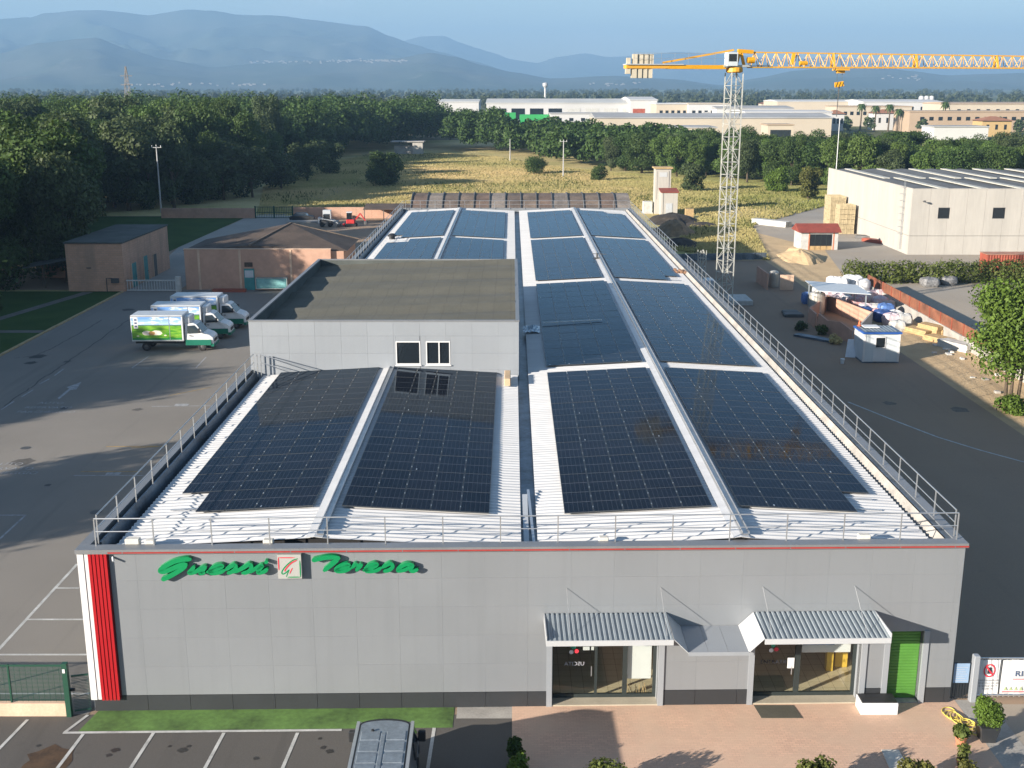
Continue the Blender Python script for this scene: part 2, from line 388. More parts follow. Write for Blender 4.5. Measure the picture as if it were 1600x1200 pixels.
    t.links.new(c, b.inputs['Base Color']); b.inputs['Roughness'].default_value = 1.0; b.inputs['Specular IOR Level'].default_value = .1; bump(t, b, f3, .25)
    # far plain: patchwork of fields
    m, t, b, o = nodes_of('plain'); p = pos(t)
    vo = N(t, 'ShaderNodeTexVoronoi'); vo.inputs['Scale'].default_value = .0035; t.links.new(p, vo.inputs['Vector'])
    sp_ = N(t, 'ShaderNodeSeparateColor'); t.links.new(vo.outputs['Color'], sp_.inputs[0])
    c = mixc(t, sp_.outputs[0], (.07,.085,.03), (.21,.17,.085)); c = mixc(t, ramp(t, noise_n(t, p, .01, 5), .4, .6), c, (.075,.095,.035))
    t.links.new(c, b.inputs['Base Color']); b.inputs['Roughness'].default_value = 1.0; b.inputs['Specular IOR Level'].default_value = .1
    m, t, b, o = nodes_of('lawn'); p = pos(t)
    c = mixc(t, ramp(t, noise_n(t, p, .25, 5), .3, .7), (.03,.07,.016), (.055,.105,.026)); c = mixc(t, math_n(t, 'MULTIPLY', ramp(t, noise_n(t, p, 8, 3), .3, .7), .5), c, (.02,.038,.01))
    t.links.new(c, b.inputs['Base Color']); b.inputs['Roughness'].default_value = 1.0; b.inputs['Specular IOR Level'].default_value = .15; bump(t, b, noise_n(t, p, 14, 3), .08)
    # sandy verge
    m, t, b, o = nodes_of('sand'); p = pos(t)
    c = mixc(t, ramp(t, noise_n(t, p, .5, 6, .65), .3, .7), (.52,.38,.215), (.40,.285,.16)); c = mixc(t, math_n(t, 'MULTIPLY', ramp(t, noise_n(t, p, 7, 4, .7), .5, .75), .5), c, (.27,.20,.12))
    t.links.new(c, b.inputs['Base Color']); b.inputs['Roughness'].default_value = 1.0; bump(t, b, noise_n(t, p, 4, 5), .12)
    # mountains
    m, t, b, o = nodes_of('mountain'); p = pos(t)
    c = mixc(t, ramp(t, noise_n(t, p, .0011, 7, .6), .4, .62), (.04,.055,.032), (.075,.08,.06)); c = mixc(t, ramp(t, noise_n(t, p, .004, 5, .7), .62, .75), c, (.14,.135,.12))
    t.links.new(c, b.inputs['Base Color']); b.inputs['Roughness'].default_value = 1.0; b.inputs['Specular IOR Level'].default_value = 0
    # foliage: tone per tree and per leaf clump
    def leaf(name, a, c_, d):
        m, t, b, o = nodes_of(name); info = N(t, 'ShaderNodeObjectInfo'); p = objco(t)
        f = ramp(t, noise_n(t, p, .55, 3), .32, .68); c = mixc(t, f, a, c_); c = mixc(t, math_n(t, 'MULTIPLY', info.outputs['Random'], .6), c, d)
        g = ramp(t, noise_n(t, p, 4.5, 2), .3, .7, .65, 1.3); c = mixc(t, 1.0, c, g, 'MULTIPLY')
        t.links.new(c, b.inputs['Base Color']); b.inputs['Roughness'].default_value = .6; b.inputs['Specular IOR Level'].default_value = .22
        tl = N(t, 'ShaderNodeBsdfTranslucent'); t.links.new(mixc(t, .5, c, (.10,.14,.02)), tl.inputs[0])
        mx = N(t, 'ShaderNodeMixShader'); mx.inputs[0].default_value = .22
        t.links.new(b.outputs[0], mx.inputs[1]); t.links.new(tl.outputs[0], mx.inputs[2]); t.links.new(mx.outputs[0], o.inputs[0])
    leaf('leaf_oak', (.028,.058,.014), (.060,.105,.022), (.050,.076,.018)); leaf('leaf_mid', (.050,.098,.020), (.090,.150,.030), (.095,.130,.030))
    leaf('leaf_olive', (.040,.062,.024), (.072,.100,.036), (.062,.080,.030))
    leaf('leaf_bright', (.065,.115,.015), (.11,.175,.028), (.09,.14,.02))
    leaf('leaf_hedge', (.055,.085,.015), (.10,.13,.03), (.12,.10,.03))
    leaf('leaf_far', (.040,.055,.022), (.065,.080,.035), (.055,.062,.035))
    m, t, b, o = nodes_of('straw'); p = pos(t); c = meadow_col(t, p)
    g_ = ramp(t, noise_n(t, p, 2.2, 2), .3, .7, .8, 1.25); c = mixc(t, 1.0, c, g_, 'MULTIPLY'); t.links.new(c, b.inputs['Base Color']); b.inputs['Roughness'].default_value = .9; b.inputs['Specular IOR Level'].default_value = .1
    tl = N(t, 'ShaderNodeBsdfTranslucent'); t.links.new(c, tl.inputs[0]); mx = N(t, 'ShaderNodeMixShader'); mx.inputs[0].default_value = .4
    t.links.new(b.outputs[0], mx.inputs[1]); t.links.new(tl.outputs[0], mx.inputs[2]); t.links.new(mx.outputs[0], o.inputs[0])
build_materials()
# ================================================================ GROUND
def sheet(name, poly, z, m):
    mb = MB(); mb.add([(x, y, z) for x, y in poly], [tuple(range(len(poly)))]); return struct(name, mb, m)
sheet('ground', [(-45000,-20000),(45000,-20000),(45000,60000),(-45000,60000)], -.06, 'plain')
sheet('meadow', [(-170,100),(230,100),(230,520),(-170,520)], -.045, 'meadow')
sheet('parking_lot', [(-43.3,36.9),(-15.3,36.9),(-15.3,127.2),(-43.3,127.2)], 0.0, 'asphalt_old')
sheet('forecourt', [(-43.3,-25),(45,-25),(45,36.9),(-43.3,36.9)], -.004, 'asphalt_front')
sheet('yard', [(-15.3,36.9),(33.4,36.9),(33.4,150),(-15.3,150)], -.008, 'asphalt_yard')
sheet('sandy_verge', [(33.4,36.9),(39.6,36.9),(39.6,133),(44,160),(36,190),(30,165),(22,152),(33.4,132)], -.012, 'sand')
sheet('neighbour_yard', [(39.6,36.9),(140,36.9),(140,240),(50,240),(37,206),(37,184),(39.6,133)], -.016, 'concrete_yard')
sheet('back_yard', [(-75,127.2),(-15.3,127.2),(-15.3,205),(-75,205)], -.02, 'asphalt_yard')
lawn = sheet('lawn', [(-110,20),(-43.5,20),(-43.5,125.6),(-110,125.6)], .09, 'lawn')
sheet('back_lawn', [(-75,146),(-48,146),(-47,204),(-75,204)], .02, 'lawn')
sheet('gravel_drive', [(-44,127.3),(-37.5,127.3),(-38,150),(-41,175),(-38,192),(-38,205),(-47,205),(-47,190),(-49,172),(-46,150)], -.004, 'gravel')
sheet('field_track', [(-46,206),(-41,206),(-37,260),(-30,330),(-33,330),(-41,258)], -.03, 'gravel')
# kerb along the lawn: stone by stone
kerb = thing('kerb', 'pale yellowish stone kerb edging the dark lawn beside the car park', 'kerb', (-43.4, 80, 0))
kmb = MB().box(-43.5, -43.28, 79.5, 80.48, -.05, .13); kb0 = kmb.build('kerb_stone', mat('kerb_stone', (.40,.31,.17), .85, var=.2), kerb)
for i in range(-42, 46):
    if i: c = kb0.copy(); COL.objects.link(c); c.parent = kerb; c.location = (rnd.uniform(-.008,.008), i*1.0, rnd.uniform(-.01,.006))
pth = MB().add([(-43.6,103.2,.104),(-43.6,104.3,.104),(-58,104.3,.104),(-58,103.2,.104)], [(3,2,1,0)]).add([(-52,104.3,.106),(-50.9,104.3,.106),(-46.4,125,.106),(-47.6,125,.106)], [(0,1,2,3)])
struct('garden_path', pth, mat('path_dark', (.13,.125,.115), .9, var=.25))
# paver terrace in front of the entrance
m, t, b, o = nodes_of('pavers'); p = pos(t); br = N(t, 'ShaderNodeTexBrick'); t.links.new(p, br.inputs['Vector'])
br.inputs['Scale'].default_value = 1.0; br.inputs['Brick Width'].default_value = .22; br.inputs['Row Height'].default_value = .11; br.inputs['Mortar Size'].default_value = .006
br.inputs['Color1'].default_value = (.62,.40,.285,1); br.inputs['Color2'].default_value = (.53,.345,.25,1); br.inputs['Mortar'].default_value = (.36,.255,.19,1); br.inputs['Bias'].default_value = .1
c = mixc(t, ramp(t, noise_n(t, p, .7, 5), .35, .7), br.outputs['Color'], (.50,.355,.26)); c = mixc(t, math_n(t, 'MULTIPLY', ramp(t, noise_n(t, p, .25, 3), .5, .7), .4), c, (.66,.45,.32))
t.links.new(c, b.inputs['Base Color']); b.inputs['Roughness'].default_value = .9; bump(t, b, br.outputs['Fac'], -.01)
MFA = Matrix.Translation((0, 37.43, 0)) @ Matrix.Rotation(math.atan(.019), 4, 'Z')   # facade frame: u along the front, w into the building, z up
def fy(x): return 37.43 + .019 * x
sheet('terrace', [(0,24),(16.35,24),(16.35,fy(16)+.3),(0,fy(0)+.3)], .012, 'pavers')
sheet('terrace_border', [(-2.0,36.62),(0,36.62),(0,fy(0)+.2),(-2.0,fy(-2)+.2)], .006, 'concrete')
sheet('side_path', [(16.35,24),(17.6,24),(17.6,37.9),(16.35,37.9)], .008, 'concrete')
sheet('side_court', [(17.6,33.8),(28,33.8),(28,37.6),(17.6,37.6)], .004, 'concrete_yard')
# painted strip and bay lines in front of the building
def strip(mb, a, b, w, z):
    a = Vector((a[0], a[1], z)); b = Vector((b[0], b[1], z)); d = (b - a).normalized(); s = Vector((-d.y, d.x, 0)) * w / 2
    mb.add([a - s, b - s, b + s, a + s], [(0, 1, 2, 3)])
def marking(name, segs, w, m, z):
    mb = MB()
    for i, (a, b) in enumerate(segs): strip(mb, a, b, w, z + i * .0006)
    return mb.build(name, m, None, kind='structure')
gs = MB().add([(-15.25,35.78,.004),(-2.1,36.02,.004),(-2.1,fy(-2.1)+.1,.004),(-15.0,fy(-15)+.1,.004)], [(0,1,2,3)]); struct('green_strip', gs, 'paint_green')
marking('bay_line', [((-15.75,35.68),(-6.0,35.86))], .13, 'paint_white', .008)
for px, py in ((130,1147),(240,1145),(350,1145),(465,1145)):
    a = G(px, py); marking('bay_line', [((a.x, a.y), (a.x - .25, a.y - 5.0))], .12, 'paint_white', .006)
marking('bay_line', [((-15.7,35.7),(-15.3,36.85))], .12, 'paint_white', .010)
marking('bay_line', [((-2.75,36.0),(-2.85,31.0))], .12, 'paint_white', .006)
marking('bay_line', [((-17.35,36.55),(-17.9,31.5))], .12, 'paint_white', .006)
# lines in the car park beside the building
def gl(*pp): return [((G(a, b).x, G(a, b).y), (G(c, d).x, G(c, d).y)) for a, b, c, d in pp]
marking('parking_line', gl((121,881,-60,1078)), .14, 'paint_white', .004)
for seg in ((87,919,124,919),(42,968,130,968),(-120,1023,136,1023),(-140,1084,140,1084)): marking('parking_line', gl(seg), .13, 'paint_white', .007)
for seg in ((-60,805,40,805),(40,805,-20,860)): marking('parking_line', gl(seg), .12, 'paint_worn', .005)
for seg in ((115,743,225,743),(237,635,330,634),(206,575,306,575),(206,575,232,557),(306,575,322,558),(330,452,270,478)): marking('parking_line', gl(seg), .11, 'paint_worn', .005)
for seg in ((126,737,222,737),(166,698,262,697)): marking('parking_line', gl(seg), .12, 'paint_yellow', .004)
for seg in ((205,700,248,698),(265,618,330,605)): marking('parking_line', gl(seg), .10, 'paint_yellow', .004)
for a_, b_ in (((168,738),(186,742)),((275,631),(293,634))):
    q0, q1 = G(*a_), G(*b_); struct('road_mark', MB().add([(q0.x,q1.y,.009),(q1.x,q1.y,.009),(q1.x,q0.y,.009),(q0.x,q0.y,.009)], [(0,1,2,3)]), 'paint_worn')
for seg in ((2,640,22,627),(34,620,52,609),(62,600,77,592),(85,587,100,576)): marking('lane_dash', gl(seg), .12, 'paint_worn', .005)
q = [G(x_, y_) for x_, y_ in ((90,622),(92,624),(111,609),(119,609),(127,597),(104,605),(108,607))]
struct('lane_arrow', MB().add([(v.x, v.y, .006) for v in q], [(0,1,2,6),(6,2,3,4,5)]), 'paint_worn')
for (px, py), words in (((86,631),('ACCESSO','VIETATO','AI NON'))[::1],) if False else (((74,631), ('AUTO','RISERVATO','PARCHEGGIO')), ((6,727), ('AUTO','RISERVATO','PARCHEGGIO'))):
    for k, wd in enumerate(words):
        me = text_mesh(wd, .55, 'paint_worn', sx=1.2); me.transform(Matrix.Rotation(R(-90), 4, 'X')); me.transform(Matrix.Diagonal((1,1.3,1,1)))
        v = G(px + (4 - 4*k), py + 7*k); ob = link('road_lettering', me, None, (v.x, v.y, .007), kind='structure')
# cracks sealed with tar on the old asphalt
for seg in (((0,640),(60,596),(110,562),(200,500)),((20,560),(55,556),(90,540),(160,500))):
    mb = MB(); pts = [G(*q_) for q_ in seg]
    for i in range(len(pts)-1):
        n_ = 8
        for k in range(n_):
            a = pts[i].lerp(pts[i+1], k/n_); b_ = pts[i].lerp(pts[i+1], (k+1)/n_)
            strip(mb, (a.x+rnd.uniform(-.12,.12), a.y), (b_.x+rnd.uniform(-.12,.12), b_.y), .10, .003+.0004*k)
    mb.build('tar_seam', mat('tar', (.035,.034,.033), .7), None, kind='structure')
# oil stains, damp spots and drain covers on the asphalt
def stain(px, py, r, col, z=.0035, sq=1.0):
    c_ = G(px, py); k = 14; ph = rnd.uniform(0, 6); q_ = [(c_.x+r*sq*math.cos(2*math.pi*i/k)*(1+.35*math.sin(i*1.9+ph)*rnd.uniform(.3,1)), c_.y+r*math.sin(2*math.pi*i/k)*(1+.3*math.cos(i*2.3+ph)*rnd.uniform(.3,1)), z) for i in range(k)]
    MB().add(q_, [tuple(range(k))]).build('oil_stain', col, None, kind='structure')
mat('yard_damp', (.15,.122,.095), .8, var=.3, scale=3); mat('oil_dark', (.03,.028,.026), .6, var=.3, scale=4); mat('oil_mid', (.10,.092,.082), .8, var=.3, scale=3); mat('rust_damp', (.075,.042,.02), .85, var=.4, scale=2)
for px, py, r, m_ in ((60,557,.7,'oil_dark'),(48,567,.5,'oil_dark'),(105,565,.35,'oil_dark'),(200,484,.6,'oil_dark'),(100,638,.3,'oil_dark'),(35,722,.7,'oil_mid'),(215,640,.35,'oil_mid'),(75,758,.2,'oil_dark')): stain(px, py, r, m_)
for px, py, r, m_ in ((75,1188,.85,'rust_damp'),(180,1172,.14,'oil_dark'),(170,1180,.10,'oil_dark'),(285,1172,.16,'oil_dark'),(295,1166,.08,'oil_dark'),(505,1168,.10,'oil_dark'),(515,1174,.13,'oil_dark'),(500,1154,.07,'oil_dark'),(265,1166,.06,'oil_dark'),(60,1165,.08,'oil_dark'),(400,1185,.10,'oil_dark')): stain(px, py, r, m_)
for px, py in ((1500,640),(1390,630)): stain(px, py, rnd.uniform(.4,.9), 'yard_damp', .001)
for px, py in ((150,800),(40,700),(280,520)):
    v = G(px, py); MB().lathe((v.x, v.y, .002), [(.32,0),(.32,.006),(.28,.008),(.02,.008)], 16).build('drain_cover', 'steel_dark', None, kind='structure')
# thin kerb line curving over the right-hand yard
mb = MB(); cpts = [G(*q_) for q_ in ((1325,628),(1395,656),(1405,660),(1465,683),(1530,703),(1600,722),(1690,742))]
for i in range(len(cpts)-1): strip(mb, cpts[i].xy, cpts[i+1].xy, .17, .004 + .0005*i)
struct('chalk_line', mb, 'paint_white')

# ================================================================ MAIN BUILDING
XL, XR, YB, ZP = -15.2, 16.1, 155.6, 6.33
RIDGES = (-7.05, 8.18); VAL = .63; EAVE, RIDGE = 5.98, 6.36
bld = thing('commercial_building', 'long grey panelled commercial building with white corrugated roof and glazed entrances', 'building', (0, 37.43, 0))
walls = MB().box(XL, XL+.28, fy(XL)+.16, YB, 0, ZP-.02).box(XR-.28, XR, fy(XR)+.16, YB, 0, ZP-.02).box(XL+.28, XR-.28, YB-.28, YB, 0, ZP-.02)
walls.build('side_wall', 'facade_silver', bld)
# front wall behind the panels, with openings (u0,u1,top)
OPEN = [(1.45,5.32,2.72),(8.80,12.70,2.72),(13.72,14.92,2.86)]
fw = MB(MFA); us = [-15.18] + [v for o_ in OPEN for v in o_[:2]] + [16.08]
for i in range(0, len(us), 2): fw.box(us[i], us[i+1], .05, .30, 0, 6.2)
for u0, u1, zt in OPEN: fw.box(u0, u1, .05, .30, zt, 6.2)
fw.build('front_wall', 'facade_silver', bld)
# cladding panels, each its own piece
colu = [-14.12] + [-13.2 + 1.53*k for k in range(20)] + [16.1]
rows = [.62, 1.75, 2.88, 4.0, 5.1, 6.14]; g = .0014
def clear(u0, u1, z0, z1):
    """cut the panel rectangle by the openings"""
    rects = [(u0, u1, z0, z1)]
    for a, b_, zt in OPEN:
        a -= .2; b_ += .2; zt += .0
        out = []
        for r in rects:
            if r[1] <= a or r[0] >= b_ or r[2] >= zt: out.append(r); continue
            if r[0] < a: out.append((r[0], a, r[2], r[3]))
            if r[1] > b_: out.append((b_, r[1], r[2], r[3]))
            if r[3] > zt: out.append((max(r[0], a), min(r[1], b_), zt, r[3]))
        rects = out
    return [r for r in rects if r[1]-r[0] > .06 and r[3]-r[2] > .06]
for i in range(len(colu)-1):
    for j in range(5):
        for r in clear(colu[i], colu[i+1], rows[j], rows[j+1]):
            e = rnd.uniform(-.0012, .0012); t0 = rnd.uniform(-.0012,.0012)
            MB(MFA).add([(r[0]+g, e, r[2]+g), (r[1]-g, e+t0, r[2]+g), (r[1]-g, e+t0, r[3]-g), (r[0]+g, e, r[3]-g),
                         (r[0]+g, .048, r[2]+g), (r[1]-g, .048, r[2]+g), (r[1]-g, .048, r[3]-g), (r[0]+g, .048, r[3]-g)],
                        [(0,1,2,3),(1,0,4,5),(2,1,5,6),(3,2,6,7),(0,3,7,4)]).build('facade_panel', 'facade_silver', bld)
    a, b_ = (colu[i] if i else -15.12), colu[i+1]
    for r in clear(a, b_, .0, .615): MB(MFA).box(r[0]+.006, r[1]-.006, -.006+rnd.uniform(-.003,.003), .048, .0, r[3]-.01).build('plinth_panel', 'plinth_dark', bld)
# corner: white strips and the red fins
MB(MFA).box(-15.2,-14.98,-.10,.06,.5,6.16).build('corner_trim', 'trim_white', bld)
MB(MFA).box(-14.955,-14.83,-.08,.06,.5,6.16).build('corner_trim', 'trim_white', bld)
MB(MFA).box(-14.82,-14.13,-.03,.05,.5,6.16).build('fin_backing', mat('fin_dark', (.16,.004,.006), .5), bld)
for k in range(5): MB(MFA).box(-14.80+.135*k,-14.80+.135*k+.10,-.14,-.032,.5,6.16).build('red_fin', 'fin_red', bld)
# coping, red and green stripes
MB(MFA).box(-15.24,16.14,-.16,.34,6.17,6.33).build('coping', 'coping_metal', bld)
MB(MFA).box(-14.1,16.15,-.172,-.162,6.19,6.245).build('red_stripe', 'stripe_red', bld)
MB(MFA).box(-14.1,16.12,-.03,-.01,6.135,6.168).build('green_stripe', mat('stripe_green', (.14,.22,.13), .5), bld)
MB().box(XL-.04,XL+.34,fy(XL)+.345,YB+.04,ZP-.019,ZP+.001).box(XR-.34,XR+.04,fy(XR)+.345,YB+.04,ZP-.019,ZP+.001).box(XL+.35,XR-.35,YB-.3,YB+.04,ZP-.019,ZP+.001).build('side_coping', 'coping_metal', bld)
for k in range(16):
    u = -13.6 + 1.95*k; MB(MFA).box(u,u+.025,-.176,-.1725,6.19,6.245).build('stripe_joint', 'coping_metal', bld)
# profiled roof, four slopes: ribs run from ridge to eave
def rib_slope(x0, z0, x1, z1, y0, y1, name):
    pitch, hh = .333, .045; ys = []; n = int((y1-y0)/pitch)
    for i in range(n):
        y = y0 + i*pitch; ys += [(y, 0), (y+.16, 0), (y+.20, hh), (y+.29, hh)]
    ys.append((y0+n*pitch, 0)); k = len(ys)
    V = np.zeros((2*k, 3)); V[:k] = [(x0, y, z0+h) for y, h in ys]; V[k:] = [(x1, y, z1+h) for y, h in ys]
    V -= np.array(bld.location); i = np.arange(k-1); Fq = np.stack([i, i+k, i+k+1, i+1], 1)
    if x1 < x0: Fq = Fq[:, ::-1]
    o_ = link(name, npmesh(name, V, Fq, 'roof_white'), bld); return o_
Y0R = 38.05
for x0, x1 in ((RIDGES[0]-.02, -14.22), (RIDGES[0]+.02, VAL-.30), (RIDGES[1]-.02, VAL+.30), (RIDGES[1]+.02, 15.2)):
    rib_slope(x0, RIDGE, x1, EAVE, Y0R, YB-.6, 'roof_sheet')
for rx in RIDGES:   # folded ridge caps with a raised cable tray beside
    MB().xprism([(rx-.30,RIDGE+.04),(rx,RIDGE+.075),(rx+.30,RIDGE+.04),(rx+.30,RIDGE+.05),(rx,RIDGE+.09),(rx-.30,RIDGE+.05)], Y0R-.1, YB-.55).build('ridge_cap', 'roof_white', bld)
    tr = MB().box(rx+.07,rx+.32,Y0R+.1,YB-.7,RIDGE+.105,RIDGE+.115).box(rx+.07,rx+.085,Y0R+.1,YB-.7,RIDGE+.115,RIDGE+.19).box(rx+.305,rx+.32,Y0R+.1,YB-.7,RIDGE+.115,RIDGE+.19)
    tr.build('cable_tray', 'rail_steel', bld)
    MB().xprism([(rx-6.6,EAVE-.12),(rx+6.6,EAVE-.12),(rx,RIDGE-.04)], Y0R+.25, Y0R+.3).build('gable_gap_shade', 'dark_void', bld)  # near-black sheet standing in for the shaded gap under the roof ends
# gutters: centre valley, left and right channels
MB().box(VAL-.32,VAL+.32,Y0R-.2,YB-.4,EAVE-.34,EAVE-.28).box(VAL-.34,VAL-.32,Y0R-.2,YB-.4,EAVE-.3,EAVE-.03).box(VAL+.32,VAL+.34,Y0R-.2,YB-.4,EAVE-.3,EAVE-.03).build('valley_gutter', 'gutter_metal', bld)
MB().box(XL+.3,-13.9,38.0,YB-.4,EAVE-.55,EAVE-.5).build('side_gutter', 'gutter_metal', bld)
MB().box(14.95,XR-.3,38.1,YB-.4,EAVE-.5,EAVE-.45).build('side_gutter', 'gutter_metal', bld)
MB().xprism([(15.2,EAVE-.44),(15.52,EAVE-.44),(15.60,ZP-.1),(15.54,ZP-.1)], 38.1, YB-.4).build('gutter_upstand', 'concrete', bld)
MB().box(15.545,15.82,38.1,YB-.4,ZP-.12,ZP-.10).build('gutter_flashing', 'gutter_metal', bld)
MB().xprism([(-14.62,EAVE-.49),(-14.40,EAVE-.49),(-14.66,ZP-.1),(-14.72,ZP-.1)], 38.0, YB-.4).build('gutter_upstand', 'gutter_metal', bld)
MB(MFA).box(-14.8,15.7,.345,.75,EAVE-.5,EAVE-.42).build('front_gutter', 'gutter_metal', bld)
# ---- entrances: frames, glass, interior
def entrance(u0, u1, zt, door_left, textkey):
    MB(MFA).box(u0-.20,u0-.0,-.05,.55,.0,zt+.02).build('door_pillar', 'facade_white', bld); MB(MFA).box(u1+.0,u1+.20,-.05,.55,.0,zt+.02).build('door_pillar', 'facade_white', bld)
    MB(MFA).box(u0+.001,u1-.001,-.02,.56,.0,.06).build('threshold', mat('threshold_stone', (.40,.36,.28), .6, var=.12), bld)
    MB(MFA).box(u0+.001,u1-.001,.05,.56,zt-.1,zt-.004).build('lintel', 'door_frame', bld)
    w = .5; um = u0 + (u1-u0)*.42; ub = u0 + (u1-u0)*.68
    fr = MB(MFA).box(u0,u0+.07,w,w+.08,.06,zt-.1).box(u1-.12,u1,w,w+.08,.06,zt-.1).box(u0+.07,u1-.12,w,w+.08,.06,.2).box(u0+.07,u1-.12,w,w+.08,zt-.2,zt-.1)
    cuts = [u0+.07]
    for c_, wd in (((um-.03, .1), (ub, .17)) if door_left == 1 else ((um, .2),)):
        fr.box(c_, c_+wd, w-.002, w+.082, .2, zt-.2); cuts += [c_, c_+wd]
    cuts.append(u1-.12); dfr = fr.build('door_frame', 'door_frame', bld)
    for i in range(0, len(cuts), 2):
        MB(MFA).box(cuts[i]+.002,cuts[i+1]-.002,w+.035,w+.05,.202,zt-.202).build('glass_pane', 'glass_clear', bld)
    MB(MFA).bar((cuts[1]-.12,w-.03,.95),(cuts[1]-.12,w-.03,1.35),.03).build('door_handle', 'aluminium', bld)
    # room behind: floor, back wall, side walls, ceiling
    MB(MFA).box(u0-.9,u1+.9,w+.1,w+5.5,.0,.05).build('room_floor', 'room_tiles', bld)
    rm = MB(MFA).box(u0-1.0,u1+1.0,w+5.5,w+5.6,.05,3.2).box(u0-1.0,u0-.9,w+.1,w+5.5,.05,3.2).box(u1+.9,u1+1.0,w+.1,w+5.5,.05,3.2).box(u0-1.0,u1+1.0,w+.1,w+5.6,3.2,3.3)
    rm.build('room_wall', 'inside_wall', bld)
    lt = text_mesh(textkey[0], .22, textkey[1], mirror=textkey[2]); lt.transform(MFA @ Matrix.Translation((u0+.85, w+.02, 1.36))); lt.transform(Matrix.Translation(-Vector(bld.location)))
    link('door_lettering', lt, bld)
    for k, (cc, a0) in enumerate((('logo_green', 100), ('paper_white', 220), ('ink_red', 340))):   # three-lobed round emblem
        mb = MB(MFA); cx, cz = u0+.82+.11*math.cos(R(a0)), 1.98+.12*math.sin(R(a0))
        mb.add([(cx+.085*math.cos(R(s)), w+.018-.002*k, cz+.085*math.sin(R(s))) for s in range(0, 360, 30)], [tuple(range(12))]); mb.build('door_emblem', cc, bld)
mat('logo_green', (.02,.25,.16), .5, var=0)
m, t, b, o = nodes_of('room_tiles'); p = pos(t); br = N(t, 'ShaderNodeTexBrick'); t.links.new(p, br.inputs['Vector']); br.offset = 0
br.inputs['Scale'].default_value = 1; br.inputs['Brick Width'].default_value = .45; br.inputs['Row Height'].default_value = .45; br.inputs['Mortar Size'].default_value = .008
br.inputs['Color1'].default_value = (.58,.49,.33,1); br.inputs['Color2'].default_value = (.54,.45,.30,1); br.inputs['Mortar'].default_value = (.25,.21,.15,1)
t.links.new(br.outputs['Color'], b.inputs['Base Color']); b.inputs['Roughness'].default_value = .25
entrance(1.45, 5.32, 2.72, 1, ('USCITA', 'ink_grey', True)); entrance(8.80, 12.70, 2.72, 0, ('ENTRATA', 'ink_dark', False))
MB(MFA).box(4.15,5.15,.62,.64,.75,2.5).build('window_poster', 'paper_white', bld)
MB(MFA).box(10.7,12.5,.62,.64,1.75,2.5).build('window_poster', 'paper_white', bld); MB(MFA).box(10.72,11.9,.612,.6195,2.05,2.48).build('window_poster', mat('poster_blue', (.10,.16,.28), .7, var=.1), bld)
MB(MFA).box(2.62,2.86,.62,.63,1.92,2.06).build('window_notice', 'paper_white', bld); MB(MFA).box(2.92,3.02,.62,.63,1.92,2.06).build('window_notice', 'paper_white', bld)
MB(MFA).box(10.15,10.4,.46,.47,1.2,1.62).box(10.2,10.35,.454,.4595,1.3,1.5).build('window_notice', 'paper_white', bld)
MB(MFA).box(12.2,12.45,2.3,2.55,.06,2.2).build('shop_column', 'inside_yellow', bld); MB(MFA).box(12.62,13.1,2.6,2.9,.06,2.2).build('shop_column', 'inside_yellow', bld)
for k in range(9):   # dried stalks standing behind the pane
    u = 4.3+.09*k; MB(MFA).tube([(u,.75,.08),(u+rnd.uniform(-.1,.1),.78,.3+rnd.uniform(0,.2))], .014, 5).build('dried_stalk', 'wood_pale', bld)
# green roller shutter with slats
MB(MFA).box(13.52,13.72,-.05,.35,0,2.9).build('door_pillar', 'facade_white', bld); MB(MFA).box(14.92,15.12,-.05,.35,0,2.9).build('door_pillar', 'facade_white', bld)
MB(MFA).box(13.72,14.92,.28,.31,.06,2.86).build('shutter_backing', 'shutter_green', bld); MB(MFA).box(13.721,14.919,-.02,.34,0,.05).build('threshold', 'concrete', bld)
sl0 = None
for k in range(24):
    mb = MB(MFA).yprism([(.255,.07),(.278,.07),(.278,.175),(.255,.165)], 13.74, 14.90)
    if sl0 is None: sl0 = mb.build('shutter_slat', 'shutter_green', bld)
    else: c = sl0.copy(); COL.objects.link(c); c.parent = bld; c.location = (0, 0, .116*k)
# ---- folded entrance canopy
def zig(u0, u1, y_in, y_out, z_in, z_out, name):
    n = int((u1-u0)/.175); mb = MB(MFA); pts = []
    for i in range(n):
        u = u0 + (u1-u0)*i/n; s = (u1-u0)/n
        pts += [(u, 0), (u+s*.45, 0), (u+s*.55, .05), (u+s*.95, .05)]
    pts.append((u1, 0))
    mb.grid([[(u, y_out, z_out+h) for u, h in pts], [(u, y_in, z_in+h) for u, h in pts]]); return mb.build(name, 'awning_metal', bld)
for u0, u1 in ((1.14,5.52),(8.67,13.04)):
    zig(u0, u1, -.03, -1.8, 3.68, 3.50, 'awning_sheet')
    MB(MFA).box(u0,u1,-1.84,-1.802,3.36,3.56).build('awning_fascia', 'awning_white', bld)
    MB(MFA).yprism([(-1.80,3.37),(-.02,3.55),(-.02,3.60),(-1.80,3.42)], u0+.02, u1-.02).build('awning_soffit', 'awning_white', bld)
MB(MFA).box(1.135,1.165,-1.80,-.02,3.38,3.72).build('awning_side', 'awning_white', bld); MB(MFA).box(13.03,13.06,-1.80,-.02,3.38,3.72).build('awning_side', 'awning_white', bld)
for (ua, za), (ub, zb) in (((5.53,3.70),(6.05,3.18)),((8.14,3.18),(8.66,3.70))):
    MB(MFA).add([(ua,-.02,za),(ub,-.02,zb),(ub,-1.82,zb-.12),(ua,-1.82,za-.12),(ua,-.02,za-.03),(ub,-.02,zb-.03),(ub,-1.82,zb-.15),(ua,-1.82,za-.15)],
                [(3,2,1,0),(4,5,6,7),(0,1,5,4),(1,2,6,5),(2,3,7,6),(3,0,4,7)]).build('canopy_plate', 'awning_white', bld)
